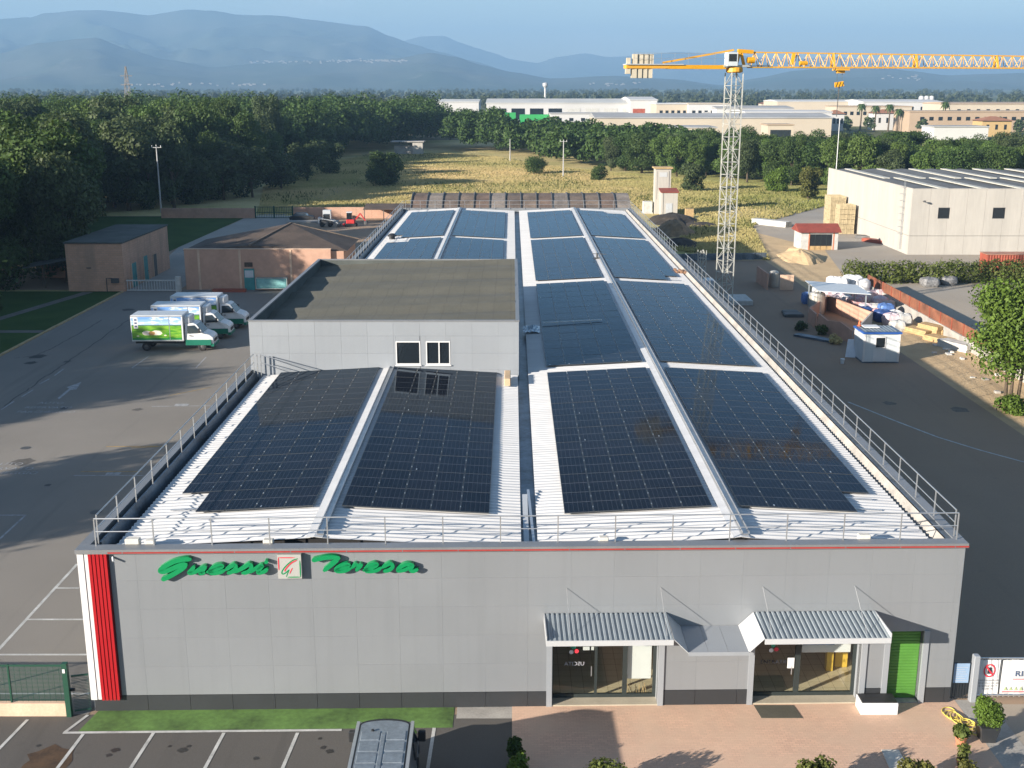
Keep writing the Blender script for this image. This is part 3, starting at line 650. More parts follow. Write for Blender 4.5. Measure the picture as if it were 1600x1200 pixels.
for k in range(3):
    u = 6.06 + .695*k; MB(MFA).yprism([(-1.82,3.03),(-.02,3.15),(-.02,3.18),(-1.82,3.06)], u, u+.685).build('canopy_plate', 'facade_white', bld)
MB(MFA).box(6.05,8.14,-1.84,-1.822,2.95,3.09).build('canopy_fascia', 'facade_white', bld)
for u in (1.95,5.30,8.95,12.25): MB(MFA).tube([(u,-.01,4.68),(u+.04,-1.55,3.58)], .009, 6).build('stay_rod', 'rail_steel', bld)
# bits on the parapet
for u, l, h in ((-13.65,.5,.17),(-12.95,.32,.11),(3.1,.34,.1),(12.4,.42,.12),(-8.8,.35,.1)):
    one('loose_block', MB(MFA).cbox(u,u+l,.36,.62,6.0,6.335+h,.02), 'stone_pale', {-13.65:'largest pale block lying behind the parapet near the red fins',-12.95:'small pale block beside the largest block behind the parapet',3.1:'pale block behind the parapet beside the centre gutter',12.4:'pale block behind the parapet above the second awning',-8.8:'pale block behind the parapet above the green sign lettering'}[u], 'block', 'loose blocks along the front parapet')
MB(MFA).tube([(-13.98,-.02,6.0),(-13.9,-.22,5.93)], .04, 8).build('wall_camera', 'white_plastic', bld)
# ================================================================ UPPER BLOCK on the roof
pent = thing('upper_storey', 'pale grey panelled upper storey with flat grey-green felt roof and two windows', 'building', (-7, 63.4, 6.0))
PX0, PX1, PY0, PY1, PZ = -14.93, .40, 63.4, 87.6, 9.2
MB().box(PX0+.05,PX1-.05,PY0+.05,PY1-.05,5.0,8.40).build('wall_core', 'facade_silver', pent)
WIN = [(-6.62,-5.22),(-4.90,-3.52)]
pw = (PX1-PX0)/10.3; cols_ = [PX0+.01] + [PX0+.75+pw*k for k in range(10)] + [PX1-.01]; cols_ = [c_ for c_ in cols_ if c_ < PX1]; cols_[-1] = PX1-.01
rws = [5.6, 6.32, 7.3, 8.3, 9.12]
for i in range(len(cols_)-1):
    for j in range(4):
        r = [(cols_[i], cols_[i+1], rws[j], rws[j+1])]
        for a, b_ in WIN:
            nr = []
            for q_ in r:
                if q_[1] <= a or q_[0] >= b_ or q_[3] <= 6.62 or q_[2] >= 8.0: nr.append(q_); continue
                if q_[0] < a: nr.append((q_[0], a, q_[2], q_[3]))
                if q_[1] > b_: nr.append((b_, q_[1], q_[2], q_[3]))
                if q_[2] < 6.62: nr.append((max(a,q_[0]), min(b_,q_[1]), q_[2], 6.62))
                if q_[3] > 8.0: nr.append((max(a,q_[0]), min(b_,q_[1]), 8.0, q_[3]))
            r = nr
        for q_ in r:
            if q_[1]-q_[0] > .05 and q_[3]-q_[2] > .05: MB().box(q_[0]+.003,q_[1]-.003,PY0-.01+rnd.uniform(-.002,.002),PY0+.045,q_[2]+.003,q_[3]-.003).build('wall_panel', 'facade_white', pent)
for xx in (PX0, PX1-.05):
    for k in range(16):
        y_ = PY0+.02+1.51*k; MB().box(xx,xx+.05,y_,min(y_+1.5,PY1),5.6,9.12).build('wall_panel', 'facade_white', pent)
par = MB().box(PX0-.02,PX0+.2,PY0-.03,PY1,9.125,9.21).box(PX1-.2,PX1+.02,PY0-.03,PY1,9.125,9.21).box(PX0+.21,PX1-.21,PY0-.03,PY0+.2,9.125,9.207).box(PX0+.21,PX1-.21,PY1-.2,PY1,9.125,9.207)
par.build('parapet_cap', 'coping_metal', pent)
MB().box(PX0+.05,PX0+.19,PY0+.06,PY1-.05,8.5,9.124).box(PX1-.19,PX1-.05,PY0+.06,PY1-.05,8.5,9.124).box(PX0+.19,PX1-.19,PY0+.06,PY0+.19,8.5,9.12).box(PX0+.19,PX1-.19,PY1-.19,PY1-.05,8.5,9.12).build('parapet_inside', 'felt_dark', pent)
# felt roof folded into low valleys, higher at the right
P = []; ny = 48
for i in range(ny+1):
    y_ = PY0+.19+(PY1-PY0-.38)*i/ny; s_ = ((y_-PY0)/6.05) % 1.0; v_ = .20*(1-min(1, s_/.2)) if s_ < .2 else .20*max(0, (s_-.72)/.28)
    P.append([(PX0+.19+(PX1-PX0-.38)*k/14, y_, 8.50+v_+ .52*(k/14)**.8*(1-.1*math.sin(i))) for k in range(15)])
MB().grid(P).build('felt_roof', 'felt_green', pent)
for wi, (a, b_) in enumerate(WIN):
    fr = MB().box(a,a+.06,PY0-.03,PY0+.12,6.62,8.0).box(b_-.06,b_,PY0-.03,PY0+.12,6.62,8.0).box(a+.06,b_-.06,PY0-.03,PY0+.12,6.62,6.70).box(a+.06,b_-.06,PY0-.03,PY0+.12,7.93,8.0)
    if wi: fr.box((a+b_)/2+.02,(a+b_)/2+.09,PY0-.028,PY0+.10,6.70,7.93)
    wn = fr.build('window', 'trim_white', pent)
    MB().box(a+.062,b_-.062,PY0+.03,PY0+.045,6.702,7.928).build('window_pane', 'glass_dark', wn)
    MB().box(a-.05,b_+.05,PY0-.10,PY0-.032,6.57,6.618).build('window_sill', 'trim_white', wn)
# ================================================================ SOLAR ARRAYS
def module_mesh():
    mb = MB(); w, l, h = 1.11, 2.22, .035
    me = bpy.data.meshes.new('solar_panel')
    f = .014
    V = [(0,0,0),(w,0,0),(w,l,0),(0,l,0),(0,0,h),(w,0,h),(w,l,h),(0,l,h),(f,f,h),(w-f,f,h),(w-f,l-f,h),(f,l-f,h),(f,f,h-.003),(w-f,f,h-.003),(w-f,l-f,h-.003),(f,l-f,h-.003)]
    Fc = [(0,1,5,4),(1,2,6,5),(2,3,7,6),(3,0,4,7),(4,5,9,8),(5,6,10,9),(6,7,11,10),(7,4,8,11),(8,9,13,12),(9,10,14,13),(10,11,15,14),(11,8,12,15),(12,13,14,15),(3,2,1,0)]
    me.from_pydata(V, [], Fc); me.materials.append(MATS['pv_frame']); me.materials.append(MATS['pv_glass']); me.polygons[12].material_index = 1; me.update(); return me
PVM = module_mesh(); SL = math.atan((RIDGE-EAVE)/6.95)
cl = MB(); cl.box(-.02,.02,-.03,.03,0,.018); CLM = None
def array(xa, side, y0, nrow, skip, label):
    """side -1: slope falls to the left (xa is the ridge-side edge); +1: falls to the right"""
    global CLM
    z_at = lambda x: RIDGE - abs(x - RIDGES[0 if x < VAL else 1])*math.tan(SL) + .12
    lo = xa if side > 0 else xa - 5*1.13
    root = thing('solar_array', label, 'solar panels', (lo, y0, z_at(lo)), 'solar arrays on the white roof')
    cm = MB()
    for r in range(nrow):
        for c_ in range(5):
            if (c_, r) in skip: continue
            x = lo + c_*1.13; o_ = link('solar_panel', PVM, root, (x-lo, r*2.24, z_at(x)-z_at(lo) + rnd.uniform(-.004,.004)))
            o_.rotation_euler = (rnd.uniform(-.0016,.0016), side*SL + rnd.uniform(-.0016,.0016), 0)
            for yy in (.5, 1.7):
                if c_: cm.box(x-.03,x+.012,y0+r*2.24+yy-.035,y0+r*2.24+yy+.035,z_at(x)+.03,z_at(x)+.05)
            if r % 2 == 0 and rnd.random() < .25: cm.box(x+.2,x+.24,y0+r*2.24+.1,y0+r*2.24+.26,z_at(x+.2)+.04,z_at(x+.2)+.05)
    cm.build('panel_clamps', 'aluminium', root, kind='stuff')
    rl = MB()
    for r in range(nrow):
        for yy in (.5, 1.7): rl.bar((lo+.02, y0+r*2.24+yy, z_at(lo+.02)-.045), (lo+5.6, y0+r*2.24+yy, z_at(lo+5.6)-.045), .04)
    rl.build('mounting_rails', 'aluminium', root, kind='stuff')
B = (41.0, 65.0, 95.9, 124.5)
array(-7.58, -1, B[0], 10, {(0,0)}, 'solar array on the left slope in front of the upper storey, beside the car park')
array(-6.50, 1, B[0], 10, set(), 'solar array below the two windows, between ridge and centre gutter')
array(7.66, -1, B[0], 10, set(), 'solar array nearest the front parapet right of the centre gutter')
array(8.70, 1, B[0], 10, {(4,0)}, 'solar array at the front of the slope above the dark yard')
array(7.66, -1, B[1], 13, set(), 'solar array beside the upper storey, half in its shadow')
array(8.70, 1, B[1], 13, set(), 'long solar array beside the yard guardrail, mirroring the crane mast')
array(7.66, -1, B[2], 12, set(), 'solar array third from the front parapet along the centre gutter')
array(8.70, 1, B[2], 12, {(4,0)}, 'solar array beside the gap in the yard guardrail')
array(7.66, -1, B[3], 12, set(), 'rearmost solar array right of the centre gutter')
array(8.70, 1, B[3], 12, {(4,11),(3,11)}, 'rearmost solar array beside the yard guardrail, its far corner notched')
array(-7.58, -1, B[2], 12, {(0,11),(1,11)}, 'solar array left of the left ridge just behind the felt roof')
array(-6.50, 1, B[2], 12, set(), 'solar array behind the felt roof, between left ridge and centre gutter')
array(-7.58, -1, B[3], 12, {(0,0)}, 'rearmost solar array on the left slope beside the roof fan')
array(-6.50, 1, B[3], 12, set(), 'rearmost solar array between left ridge and centre gutter')
# ================================================================ GUARDRAILS
def guardrail(name, a, b, label, step=2.02, z=ZP, gap=None, hh=1.0):
    a, b = Vector(a), Vector(b); L = (b-a).length; n = max(1, round(L/step)); root = thing(name, label, 'guardrail', (a.x, a.y, z), 'steel guardrails round the roof')
    d = (b-a)/n; post = None
    for i in range(n+1):
        p = a + d*i
        if gap and gap[0] < p.y < gap[1]: continue
        if post is None: post = MB().box(p.x-.02,p.x+.02,p.y-.02,p.y+.02,z-.12,z+hh-.02).build('post', 'rail_steel', root); p0 = p
        else: c_ = post.copy(); COL.objects.link(c_); c_.parent = root; c_.location = (p.x-p0.x, p.y-p0.y, 0)
    segs = [(a, b)] if not gap else [(a, a.lerp(b, (gap[0]-a.y)/(b.y-a.y))), (a.lerp(b, (gap[1]-a.y)/(b.y-a.y)), b)]
    for s0, s1 in segs:
        MB().tube([(s0.x,s0.y,z+hh),(s1.x,s1.y,z+hh)], .026, 8).build('top_rail', 'rail_steel', root)
        MB().tube([(s0.x,s0.y,z+hh*.52),(s1.x,s1.y,z+hh*.52)], .02, 8).build('middle_rail', 'rail_steel', root)
    return root
guardrail('roof_guardrail', (-14.62,fy(-14.6)+.25,0), (15.84,fy(15.8)+.25,0), 'steel guardrail along the front parapet above the green sign lettering')
guardrail('roof_guardrail', (-14.66,fy(-14.6)+.6,0), (-14.66,63.0,0), 'steel guardrail above the car park, from the front corner to the upper storey')
guardrail('roof_guardrail', (-14.66,88.2,0), (-14.66,154.8,0), 'steel guardrail behind the felt roof, facing the brown-roofed shed')
guardrail('roof_guardrail', (15.86,fy(15.8)+.55,0), (15.86,154.8,0), 'long steel guardrail above the dark yard on the crane side', gap=(104,109))
guardrail('roof_guardrail', (-14.4,155.2,0), (15.7,155.2,0), 'steel guardrail along the rear parapet in front of the vaulted shed')
hr_ = thing('sloping_handrail', 'sloping grey handrail descending along the upper storey wall', 'handrail', (-14.4, 62.95, 6.3), 'steel guardrails round the roof')
for x in (-14.45, -14.25): MB().box(x-.025,x+.025,62.92,62.97,6.0,7.33).build('post', 'rail_steel', hr_)
MB().tube([(-14.25,62.95,7.3),(-11.1,62.95,6.42)], .026, 8).build('top_rail', 'rail_steel', hr_); MB().tube([(-14.25,62.95,6.85),(-12.5,62.95,6.36)], .022, 8).build('middle_rail', 'rail_steel', hr_)
# ================================================================ MOUNTAINS
def interp(prof, x):
    if x <= prof[0][0]: return prof[0][1]
    for (a, ya), (b_, yb) in zip(prof, prof[1:]):
        if x <= b_: t_ = (x-a)/(b_-a); t_ = t_*t_*(3-2*t_)*.5 + t_*.5; return ya + (yb-ya)*t_
    return prof[-1][1]
def mountain(name, D, prof, depth, back, seed, px0=-700, px1=2300, nx=330, nd=46, rough=1.0):
    """ridge line read off the photograph, at distance D, with ravined slopes towards and away from us"""
    V = []
    for i in range(nx):
        px = px0 + (px1-px0)*i/(nx-1); top = GY(px, interp(prof, px), D); h = max(top.z, -8)
        for j in range(nd):
            s = j/(nd-1); 
            if s < .7: u = s/.7; y = D - depth*(1-u); k = u**1.35
            else: u = (s-.7)/.3; y = D + back*u; k = 1-u*.9
            x = top.x*(y/D)
            q = Vector((x*.0011+seed, y*.0011, seed*.3)); n1 = mnoise.ridged_multi_fractal(q, .9, 2.1, 5, 1.0, 2.0) - 1.05
            n2 = mnoise.fractal(q*5, 1.0, 2.0, 4)
            side = math.sin(math.pi*min(1, u if s < .7 else 1-u))
            z = h*k + rough*(h+40)*(.16*n1*side + .05*n2*side) + (0 if s < .7 else 0)
            if abs(s-.7) < .03: z = h*k + rough*h*.012*n2
            V.append((x, y, max(z, -20)-.2))
    i, j = np.meshgrid(np.arange(nx-1), np.arange(nd-1), indexing='ij'); a = (i*nd+j).ravel(); Fq = np.stack([a, a+nd, a+nd+1, a+1], 1)
    return link(name, npmesh(name, np.array(V), Fq, 'mountain', True), None, kind='structure')
mountain('mountain_range', 9000, [(-700,60),(-300,45),(-120,38),(0,28),(50,25),(70,17),(150,13),(190,16),(232,22),(290,12),(330,14),(372,22),(430,22),(480,28),(522,34),(570,39),(612,56),(645,68),(690,80),(740,95),(800,112),(870,126),(960,134),(1100,138),(2300,139)], 3000, 1200, 3.1)
mountain('distant_range', 12500, [(-700,110),(400,100),(560,80),(632,62),(660,55),(692,54),(720,66),(742,73),(765,80),(800,92),(840,98),(870,88),(912,82),(950,88),(1000,86),(1060,80),(1140,84),(1220,92),(1300,88),(1400,96),(1500,100),(1600,96),(1800,90),(2300,80)], 2600, 1000, 9.7, rough=.8)
mountain('foothills', 6500, [(-700,92),(-200,88),(0,82),(60,66),(150,57),(200,76),(260,92),(330,104),(400,99),(480,93),(560,95),(620,90),(672,81),(712,88),(750,100),(800,112),(860,122),(960,118),(1050,123),(1130,133),(1180,122),(1240,110),(1300,104),(1370,103),(1420,110),(1480,117),(1540,115),(1600,113),(1800,104),(2300,110)], 1900, 900, 5.3, rough=.9)
# the plain climbs gently towards the foothills
def rise(y): return max(0.0, (y-900)/2600.0)**1.15*11.0 if y > 900 else 0.0
P = [[(x*y/6000.0, y, rise(y)-.05) for x in (-5200,-2600,0,2600,5200)] for y in (900,1300,1800,2400,3000,3700,4500,5500,6400)]
struct('rising_plain', MB().grid(P), 'plain')
# hill villages: small pale houses scattered along the slope (too far to tell apart)
vil = []
def village(px0, px1, py, D, n, spread):
    for _ in range(n):
        px = rnd.uniform(px0, px1); p_ = GY(px, py + rnd.gauss(0, spread), D); s = rnd.uniform(7, 14); h = rnd.uniform(6, 11)
        vil.append((p_.x, p_.y, p_.z, s, h))
village(390, 520, 97, 6180, 34, 1.2); village(520, 636, 95, 6200, 80, 1.4); village(190, 420, 132, 5200, 30, 1.2)
village(1360, 1440, 122, 5300, 12, 2); village(900, 1000, 132, 5000, 14, 1.5)
from mathutils.bvhtree import BVHTree
bpy.context.view_layer.update(); dg_ = bpy.context.evaluated_depsgraph_get()
TER = [BVHTree.FromObject(bpy.data.objects[n_], dg_) for n_ in ('mountain_range', 'foothills')]
mb = MB(); cam_p = Vector((0, 0, HC))
for x, y, z, s, h in vil:      # follow the line of sight to the slope it meets
    hit = [t_.ray_cast(cam_p, (Vector((x, y, z))-cam_p).normalized()) for t_ in TER]; hit = [q_ for q_ in hit if q_[0] is not None]
    if not hit: continue
    p_ = min(hit, key=lambda q_: q_[3])[0]; mb.box(p_.x-s/2, p_.x+s/2, p_.y-s/2, p_.y+s/2, p_.z-6, p_.z+h*.5)
mb.build('hill_village', mat('village_wall', (.24,.215,.19), .9, var=.2, scale=.02, fine=.1), None, kind='stuff', label='pale hill village houses scattered across the mountain foot', category='village')
# ================================================================ HAZE: the evening air between here and the mountains
hz = bpy.data.materials.new('haze_air'); hz.use_nodes = True; t = hz.node_tree; t.nodes.clear(); o = t.nodes.new('ShaderNodeOutputMaterial')
v = t.nodes.new('ShaderNodeVolumePrincipled'); v.inputs['Color'].default_value = (.225,.385,.60,1); v.inputs['Density'].default_value = 1.75e-4; v.inputs['Anisotropy'].default_value = 0.0
t.links.new(v.outputs[0], o.inputs['Volume']); MATS['haze_air'] = hz
MB().box(-17000,17000,-2500,15000,-21.5,760).build('haze', hz, None, kind='stuff', label='thin bluish evening haze lying over the whole plain', category='haze')
# ================================================================ TREES
def leaves(rng, centers, radii, n, size, flat=.0, shell=.55):
    """n leaf clumps on and inside a set of ellipsoid lobes -> quads"""
    centers = np.asarray(centers, float); radii = np.asarray(radii, float)
    wgt = (radii.prod(1))**(2/3); idx = rng.choice(len(centers), n, p=wgt/wgt.sum())
    d = rng.normal(size=(n,3)); d /= np.linalg.norm(d, axis=1)[:,None]
    r = (shell + (1-shell)*rng.random(n)**.6) * (1 + .10*rng.normal(size=n)); P = centers[idx] + d*radii[idx]*r[:,None]
    nrm = d*np.array([1,1,1.2]) + .75*rng.normal(size=(n,3)) + np.array([0,0,.25]); nrm /= np.linalg.norm(nrm, axis=1)[:,None]
    a = np.cross(nrm, rng.normal(size=(n,3))); a /= np.linalg.norm(a, axis=1)[:,None]; b = np.cross(nrm, a)
    s = size*(.55+.9*rng.random(n))[:,None]; w = s*(.45+.5*rng.random(n))[:,None]
    V = np.empty((n,4,3)); V[:,0] = P-a*s; V[:,1] = P-b*w+nrm*w*.25; V[:,2] = P+a*s; V[:,3] = P+b*w+nrm*w*.25
    return V.reshape(-1,3), np.arange(n*4).reshape(-1,4)
def lobes(rng, H, Rc, k, base=.32):
    """clumpy crown: k overlapping lobes round the stem"""
    C, Ra = [(0,0,H*.66)], [(Rc*.62,Rc*.62,H*.24)]
    for i in range(k):
        an = 2*math.pi*(i/k*1.618*3 + rng.random()*.3); rr = Rc*(.30+.42*rng.random()); z = H*(base+.12+(.86-base)*rng.random()*.92)
        sh = 1-.55*abs(z/H-.58)/.5; s = Rc*(.26+.22*rng.random()); C.append((rr*sh*math.cos(an), rr*sh*math.sin(an), z)); Ra.append((s,s,s*(.65+.3*rng.random())))
    return C, Ra
def make_tree(name, label, cat, seed, H, Rc, k, n, size, leafmat, base=.3, group=None, stems=1, shell=.5):
    rng = np.random.default_rng(seed); root = thing(name, label, cat, (0,0,0), group); C, Ra = lobes(rng, H, Rc, k, base)
    V, Fq = leaves(rng, C, Ra, n, size, shell=shell); 
    tk = MB()
    for s in range(stems):
        off = (0,0) if stems == 1 else (.45*math.cos(2.1*s), .45*math.sin(2.1*s)); lean = (rng.normal()*.04*H, rng.normal()*.04*H)
        pts = [(off[0], off[1], -.1), (off[0]*1.3+lean[0]*.3, off[1]*1.3+lean[1]*.3, H*.22), (off[0]*1.6+lean[0]*.7, off[1]*1.6+lean[1]*.7, H*.45), (lean[0], lean[1], H*.74)]
        r0 = .022*H/(stems**.5); tk.tube(pts, [r0*1.25, r0, r0*.7, r0*.2], 7)
    for c in C[1:1+min(7, k)]: z0 = H*(.2+.2*rng.random()); tk.tube([(0,0,z0), (c[0]*.5, c[1]*.5, (z0+c[2])/2+.1*H*.2), tuple(c)], [.010*H, .007*H, .002*H], 5)
    tk.build('trunk', 'bark', root, smooth=True); link('crown', npmesh('crown', V, Fq, leafmat), root)
    return root
OAK = [make_tree('oak_tree', 'oak', 'tree', 11+i, 11.5, 4.6+.3*(i%3), 14+i, 14000, .175, 'leaf_oak' if i % 3 else 'leaf_olive', base=.04+.05*(i%2)) for i in range(6)]
OAK += [make_tree('broadleaf_tree', 'tree', 'tree', 31+i, 11.5, 3.7+.5*i, 11+2*i, 11000, .19, ('leaf_mid','leaf_olive','leaf_mid')[i], base=.08, shell=.35) for i in range(3)]
def inside(x, y, poly):
    c = False; j = len(poly)-1
    for i in range(len(poly)):
        (xi, yi), (xj, yj) = poly[i], poly[j]
        if (yi > y) != (yj > y) and x < (xj-xi)*(y-yi)/(yj-yi)+xi: c = not c
        j = i
    return c
WOOD = [(-51,131),(-58,150),(-70,172),(-71,208),(-58,228),(-60,262),(-66,300),(-62,350),(-48,420),(-30,450),(-30,560),(-262,560),(-150,330),(-72,140)]
BELT = [(-22,425),(-4,404),(10,352),(22,330),(38,306),(54,282),(72,256),(100,238),(170,232),(200,262),(110,290),(78,312),(60,338),(44,362),(34,392),(18,450),(-24,470)]
cand = []
def scatter(poly, d, kind, hmin, hmax):
    xs = [p[0] for p in poly]; ys = [p[1] for p in poly]; pts = []
    ny = int((max(ys)-min(ys))/d)+1; nx_ = int((max(xs)-min(xs))/d)+1
    for i in range(nx_):
        for j in range(ny):
            x = min(xs)+(i+.5*(j%2)+rnd.uniform(-.36,.36))*d; y = min(ys)+(j+rnd.uniform(-.36,.36))*d
            if inside(x, y, poly) and abs(x) < y*.50+9: cand.append((y, x, kind, rnd.uniform(hmin, hmax)*(1.0 if kind == 'wood' or x > -4 else 1.36)))
scatter(WOOD, 7.4, 'wood', 12.5, 20.5); scatter(BELT, 6.4, 'belt', 9.2, 12.2)
cand.sort()
TONE = ['greyish olive oak', 'dark green oak', 'dark green oak', 'greyish olive oak', 'dark green oak', 'dark green oak', 'light green slender tree', 'olive slender tree', 'light green broad tree']
LBL = {'wood': (' in the dark wood behind the car park and brick shed', 'oaks of the dark wood'), 'belt': (' in the sunlit tree belt beyond the dry meadow', 'oaks beyond the dry meadow')}
used = set(); near = {'wood': 175, 'belt': 125}; cnt = {'wood': 0, 'belt': 0}; rest = []
for y, x, kind, h in cand:
    if cnt[kind] >= near[kind]: rest.append((x, y, h, kind)); continue
    cnt[kind] += 1; i = rnd.choice((0,1,2,3,4,5,6,6,7,8,8)); src = OAK[i]; s = h/11.5; sx = s*rnd.uniform(.72,1.28)*(.82 if kind == 'wood' else 1.0)
    if i in used: o_ = copy_tree(src)
    else: used.add(i); o_ = src
    o_.location = (x, y, -.05); o_.rotation_euler.z = rnd.uniform(0, 6.28); o_.scale = (sx, sx*rnd.uniform(.92,1.08), s); o_['group'] = LBL[kind][1]
    o_['label'] = ('tall ' if s > (1.3 if kind == 'wood' else .95) else 'lower ') + TONE[i] + LBL[kind][0]
# trees of the same wood standing left of the frame: their shadows lie across the car park
for x, y, h, r in ((-77,49,17,1.3),(-86,53,18,1.3),(-72,59,16.5,1.3),(-81,64,18,1.3),(-70,70,17,1.3),(-78,76,18,1.3),(-67,82,16.5,1.3),(-75,88,18,1.3),(-65,94,17,1.3),(-73,100,18,1.3),(-64,106,17,1.3),(-71,112,18,1.3),(-62,117,16,1.2),(-68,123,18,1.3),(-90,70,19,1.4),(-88,90,19,1.4),(-84,108,19,1.4),(-80,124,19,1.4),(-60,128,16,1.1)):
    o_ = copy_tree(OAK[rnd.randrange(6)]); o_.location = (x, y, 0); o_.rotation_euler.z = rnd.uniform(0, 6.28); s = h/11.5; o_.scale = (s*.95, s*.95, s); o_['label'] = 'tall oak at the edge of the wood beside the lawn, shading the car park'; o_['group'] = 'oaks beside the lawn'
for x, y, h in ((-52,38,12.5),(-50,46.5,11.0)):
    o_ = copy_tree(OAK[2]); o_.location = (x, y, 0); s = h/11.5; o_.scale = (s, s, s); o_.rotation_euler.z = x; o_['label'] = 'broad oak standing on the lawn, its shadow reaching the building corner'; o_['group'] = 'oaks on the lawn'
# far wood behind: reads as one mass
def mass(name, spots, n, size, m, label, k=7):
    rng = np.random.default_rng(5); VV, FF, off = [], [], 0
    for x, y, h in spots:
        C, Ra = lobes(rng, h, h*.42, k, .15); V, Fq = leaves(rng, C, Ra, n, size, shell=.6); V = V + np.array([x, y, rise(y)]); VV.append(V); FF.append(Fq+off); off += len(V)
    link(name, npmesh(name, np.concatenate(VV), np.concatenate(FF), m), None, kind='stuff', label=label, category='trees')
mass('far_wood', [(x, y, h) for x, y, h, k_ in rest], 900, .46, 'leaf_oak', 'far treetops of the wood running back to the plain')
far = []
for _ in range(900):      # hedgerows and groves over the plain, thinner with distance
    Y = 560*math.exp(rnd.random()*2.1); X = rnd.uniform(-.5, .5)*Y; c_ = (X, Y)
    if X > -60 and 540 < Y < 1000 and X/Y > -.08: continue
    for q_ in range(3): far.append((X+rnd.uniform(-30,30), Y+rnd.uniform(-16,16), rnd.uniform(8,14)))
for k in range(900):      # the long tree line in front of the foothills
    Y = rnd.choice((1500, 1900, 2500, 3000))*rnd.uniform(.96,1.04); far.append((rnd.uniform(-.5,.5)*Y, Y, rnd.uniform(9,17)))
for k in range(420):      # wood on the left running back
    Y = rnd.uniform(540, 1300); X = -Y*rnd.uniform(.09,.5); far.append((X, Y, rnd.uniform(11,17)))
mass('distant_groves', far, 70, 1.9, 'leaf_far', 'distant groves and tree lines across the hazy plain', k=5)
# single bushes and trees in the meadow
def bush(px, py, wpx, hpx, label, seed, m='leaf_oak', name='round_bush', n=6000):
    p_ = G(px, py); mpp = p_.y/F_PX; H = hpx*mpp; o_ = make_tree(name, label, 'bush', seed, H, wpx*mpp*.5*1.15, 12, n, .2*max(.7, H/7), m, base=.02); o_.location = (p_.x, p_.y, -.1); return o_
bush(597, 290, 62, 52, 'large round dark bush standing alone in the dry meadow by the track', 61, n=9000)
bush(838, 272, 46, 26, 'low spreading bush in the meadow below the two utility poles', 62)
bush(935, 282, 28, 26, 'small rounded bush in the meadow right of the crossarm pole', 63, n=3500)
bush(1082, 299, 44, 48, 'bushy tree growing beside the white transformer tower', 64, 'leaf_olive', 'bushy_tree')
bush(1215, 300, 40, 40, 'bright green bush at the wood edge beside the pale warehouse', 65, 'leaf_bright')
bush(1262, 312, 40, 50, 'yellow-green bush next to the stacked crates', 66, 'leaf_hedge')
for i, (px, py, w, h) in enumerate(((310,318,70,70),(350,312,90,82),(395,308,80,74),(440,296,70,64),(480,283,60,56),(515,272,50,50))):
    o_ = bush(px, py, w, h, 'blue-green willow bush at the shaded foot of the wood', 70+i, 'leaf_olive', 'willow_bush', 5200); o_['group'] = 'willow bushes at the foot of the wood'
# feathery tree by the sandy verge, near right
rt = make_tree('acacia_tree', 'bright green feathery tree by the orange fence on the sandy verge', 'tree', 91, 9.0, 4.3, 26, 21000, .115, 'leaf_bright', base=.26, stems=3, shell=.25); rt.location = (35.6, 78.5, 0)
rt2 = make_tree('acacia_tree', 'second, slightly smaller feathery green tree close behind the verge tree', 'tree', 93, 7.6, 3.0, 18, 9000, .12, 'leaf_bright', base=.22, stems=2, shell=.25); rt2.location = (38.6, 80.5, 0)
sg = make_tree('weed_clump', 'low green weeds round the foot of the feathery tree', 'plant', 94, .9, 1.6, 9, 2500, .10, 'leaf_bright', base=.0); sg.location = (35.2, 76.6, 0)
# ================================================================ MEADOW GRASS (uncountable)
rng = np.random.default_rng(3)
def tufts(n, poly, hmin, hmax, m, name, label, gate=None):
    xs = [p[0] for p in poly]; ys = [p[1] for p in poly]; P = []
    while len(P) < n:
        x = rnd.uniform(min(xs), max(xs)); u = rnd.random(); y = min(ys)+(max(ys)-min(ys))*u**1.5
        if inside(x, y, poly):
            g_ = mnoise.noise(Vector((x*.05, y*.05, 1.0)))
            if gate is None or g_ > gate + rnd.uniform(-.25,.25): P.append((x, y))
    P = np.array(P); h = (hmin+(hmax-hmin)*rng.random(n)); k = 4; VV = np.empty((n,k,3,3))
    for j in range(k):
        an = rng.random(n)*6.28; dx, dy = np.cos(an), np.sin(an); w = .05+.08*rng.random(n); le = .35*rng.random(n)
        VV[:,j,0] = np.stack([P[:,0]-dy*w, P[:,1]+dx*w, np.full(n,-.05)],1); VV[:,j,1] = np.stack([P[:,0]+dy*w, P[:,1]-dx*w, np.full(n,-.05)],1); VV[:,j,2] = np.stack([P[:,0]+dx*le, P[:,1]+dy*le, h],1)
    V = VV.reshape(-1,3); link(name, npmesh(name, V, np.arange(len(V)).reshape(-1,3), m), None, kind='stuff', label=label, category='grass')
FIELD = [(-46,207),(-16,207),(-16,222),(24,222),(24,212),(34,206),(22,160),(34,150),(40,190),(56,215),(76,246),(40,296),(12,340),(-6,392),(-24,412),(-48,410),(-60,340),(-58,270),(-50,228)]
tufts(120000, FIELD, .12, .45, 'straw', 'dry_grass', 'tall dry straw-coloured grass filling the meadow')
tufts(5000, FIELD, .25, .7, 'leaf_hedge', 'green_grass', 'greener grass and weeds in drifts through the meadow', gate=.22)
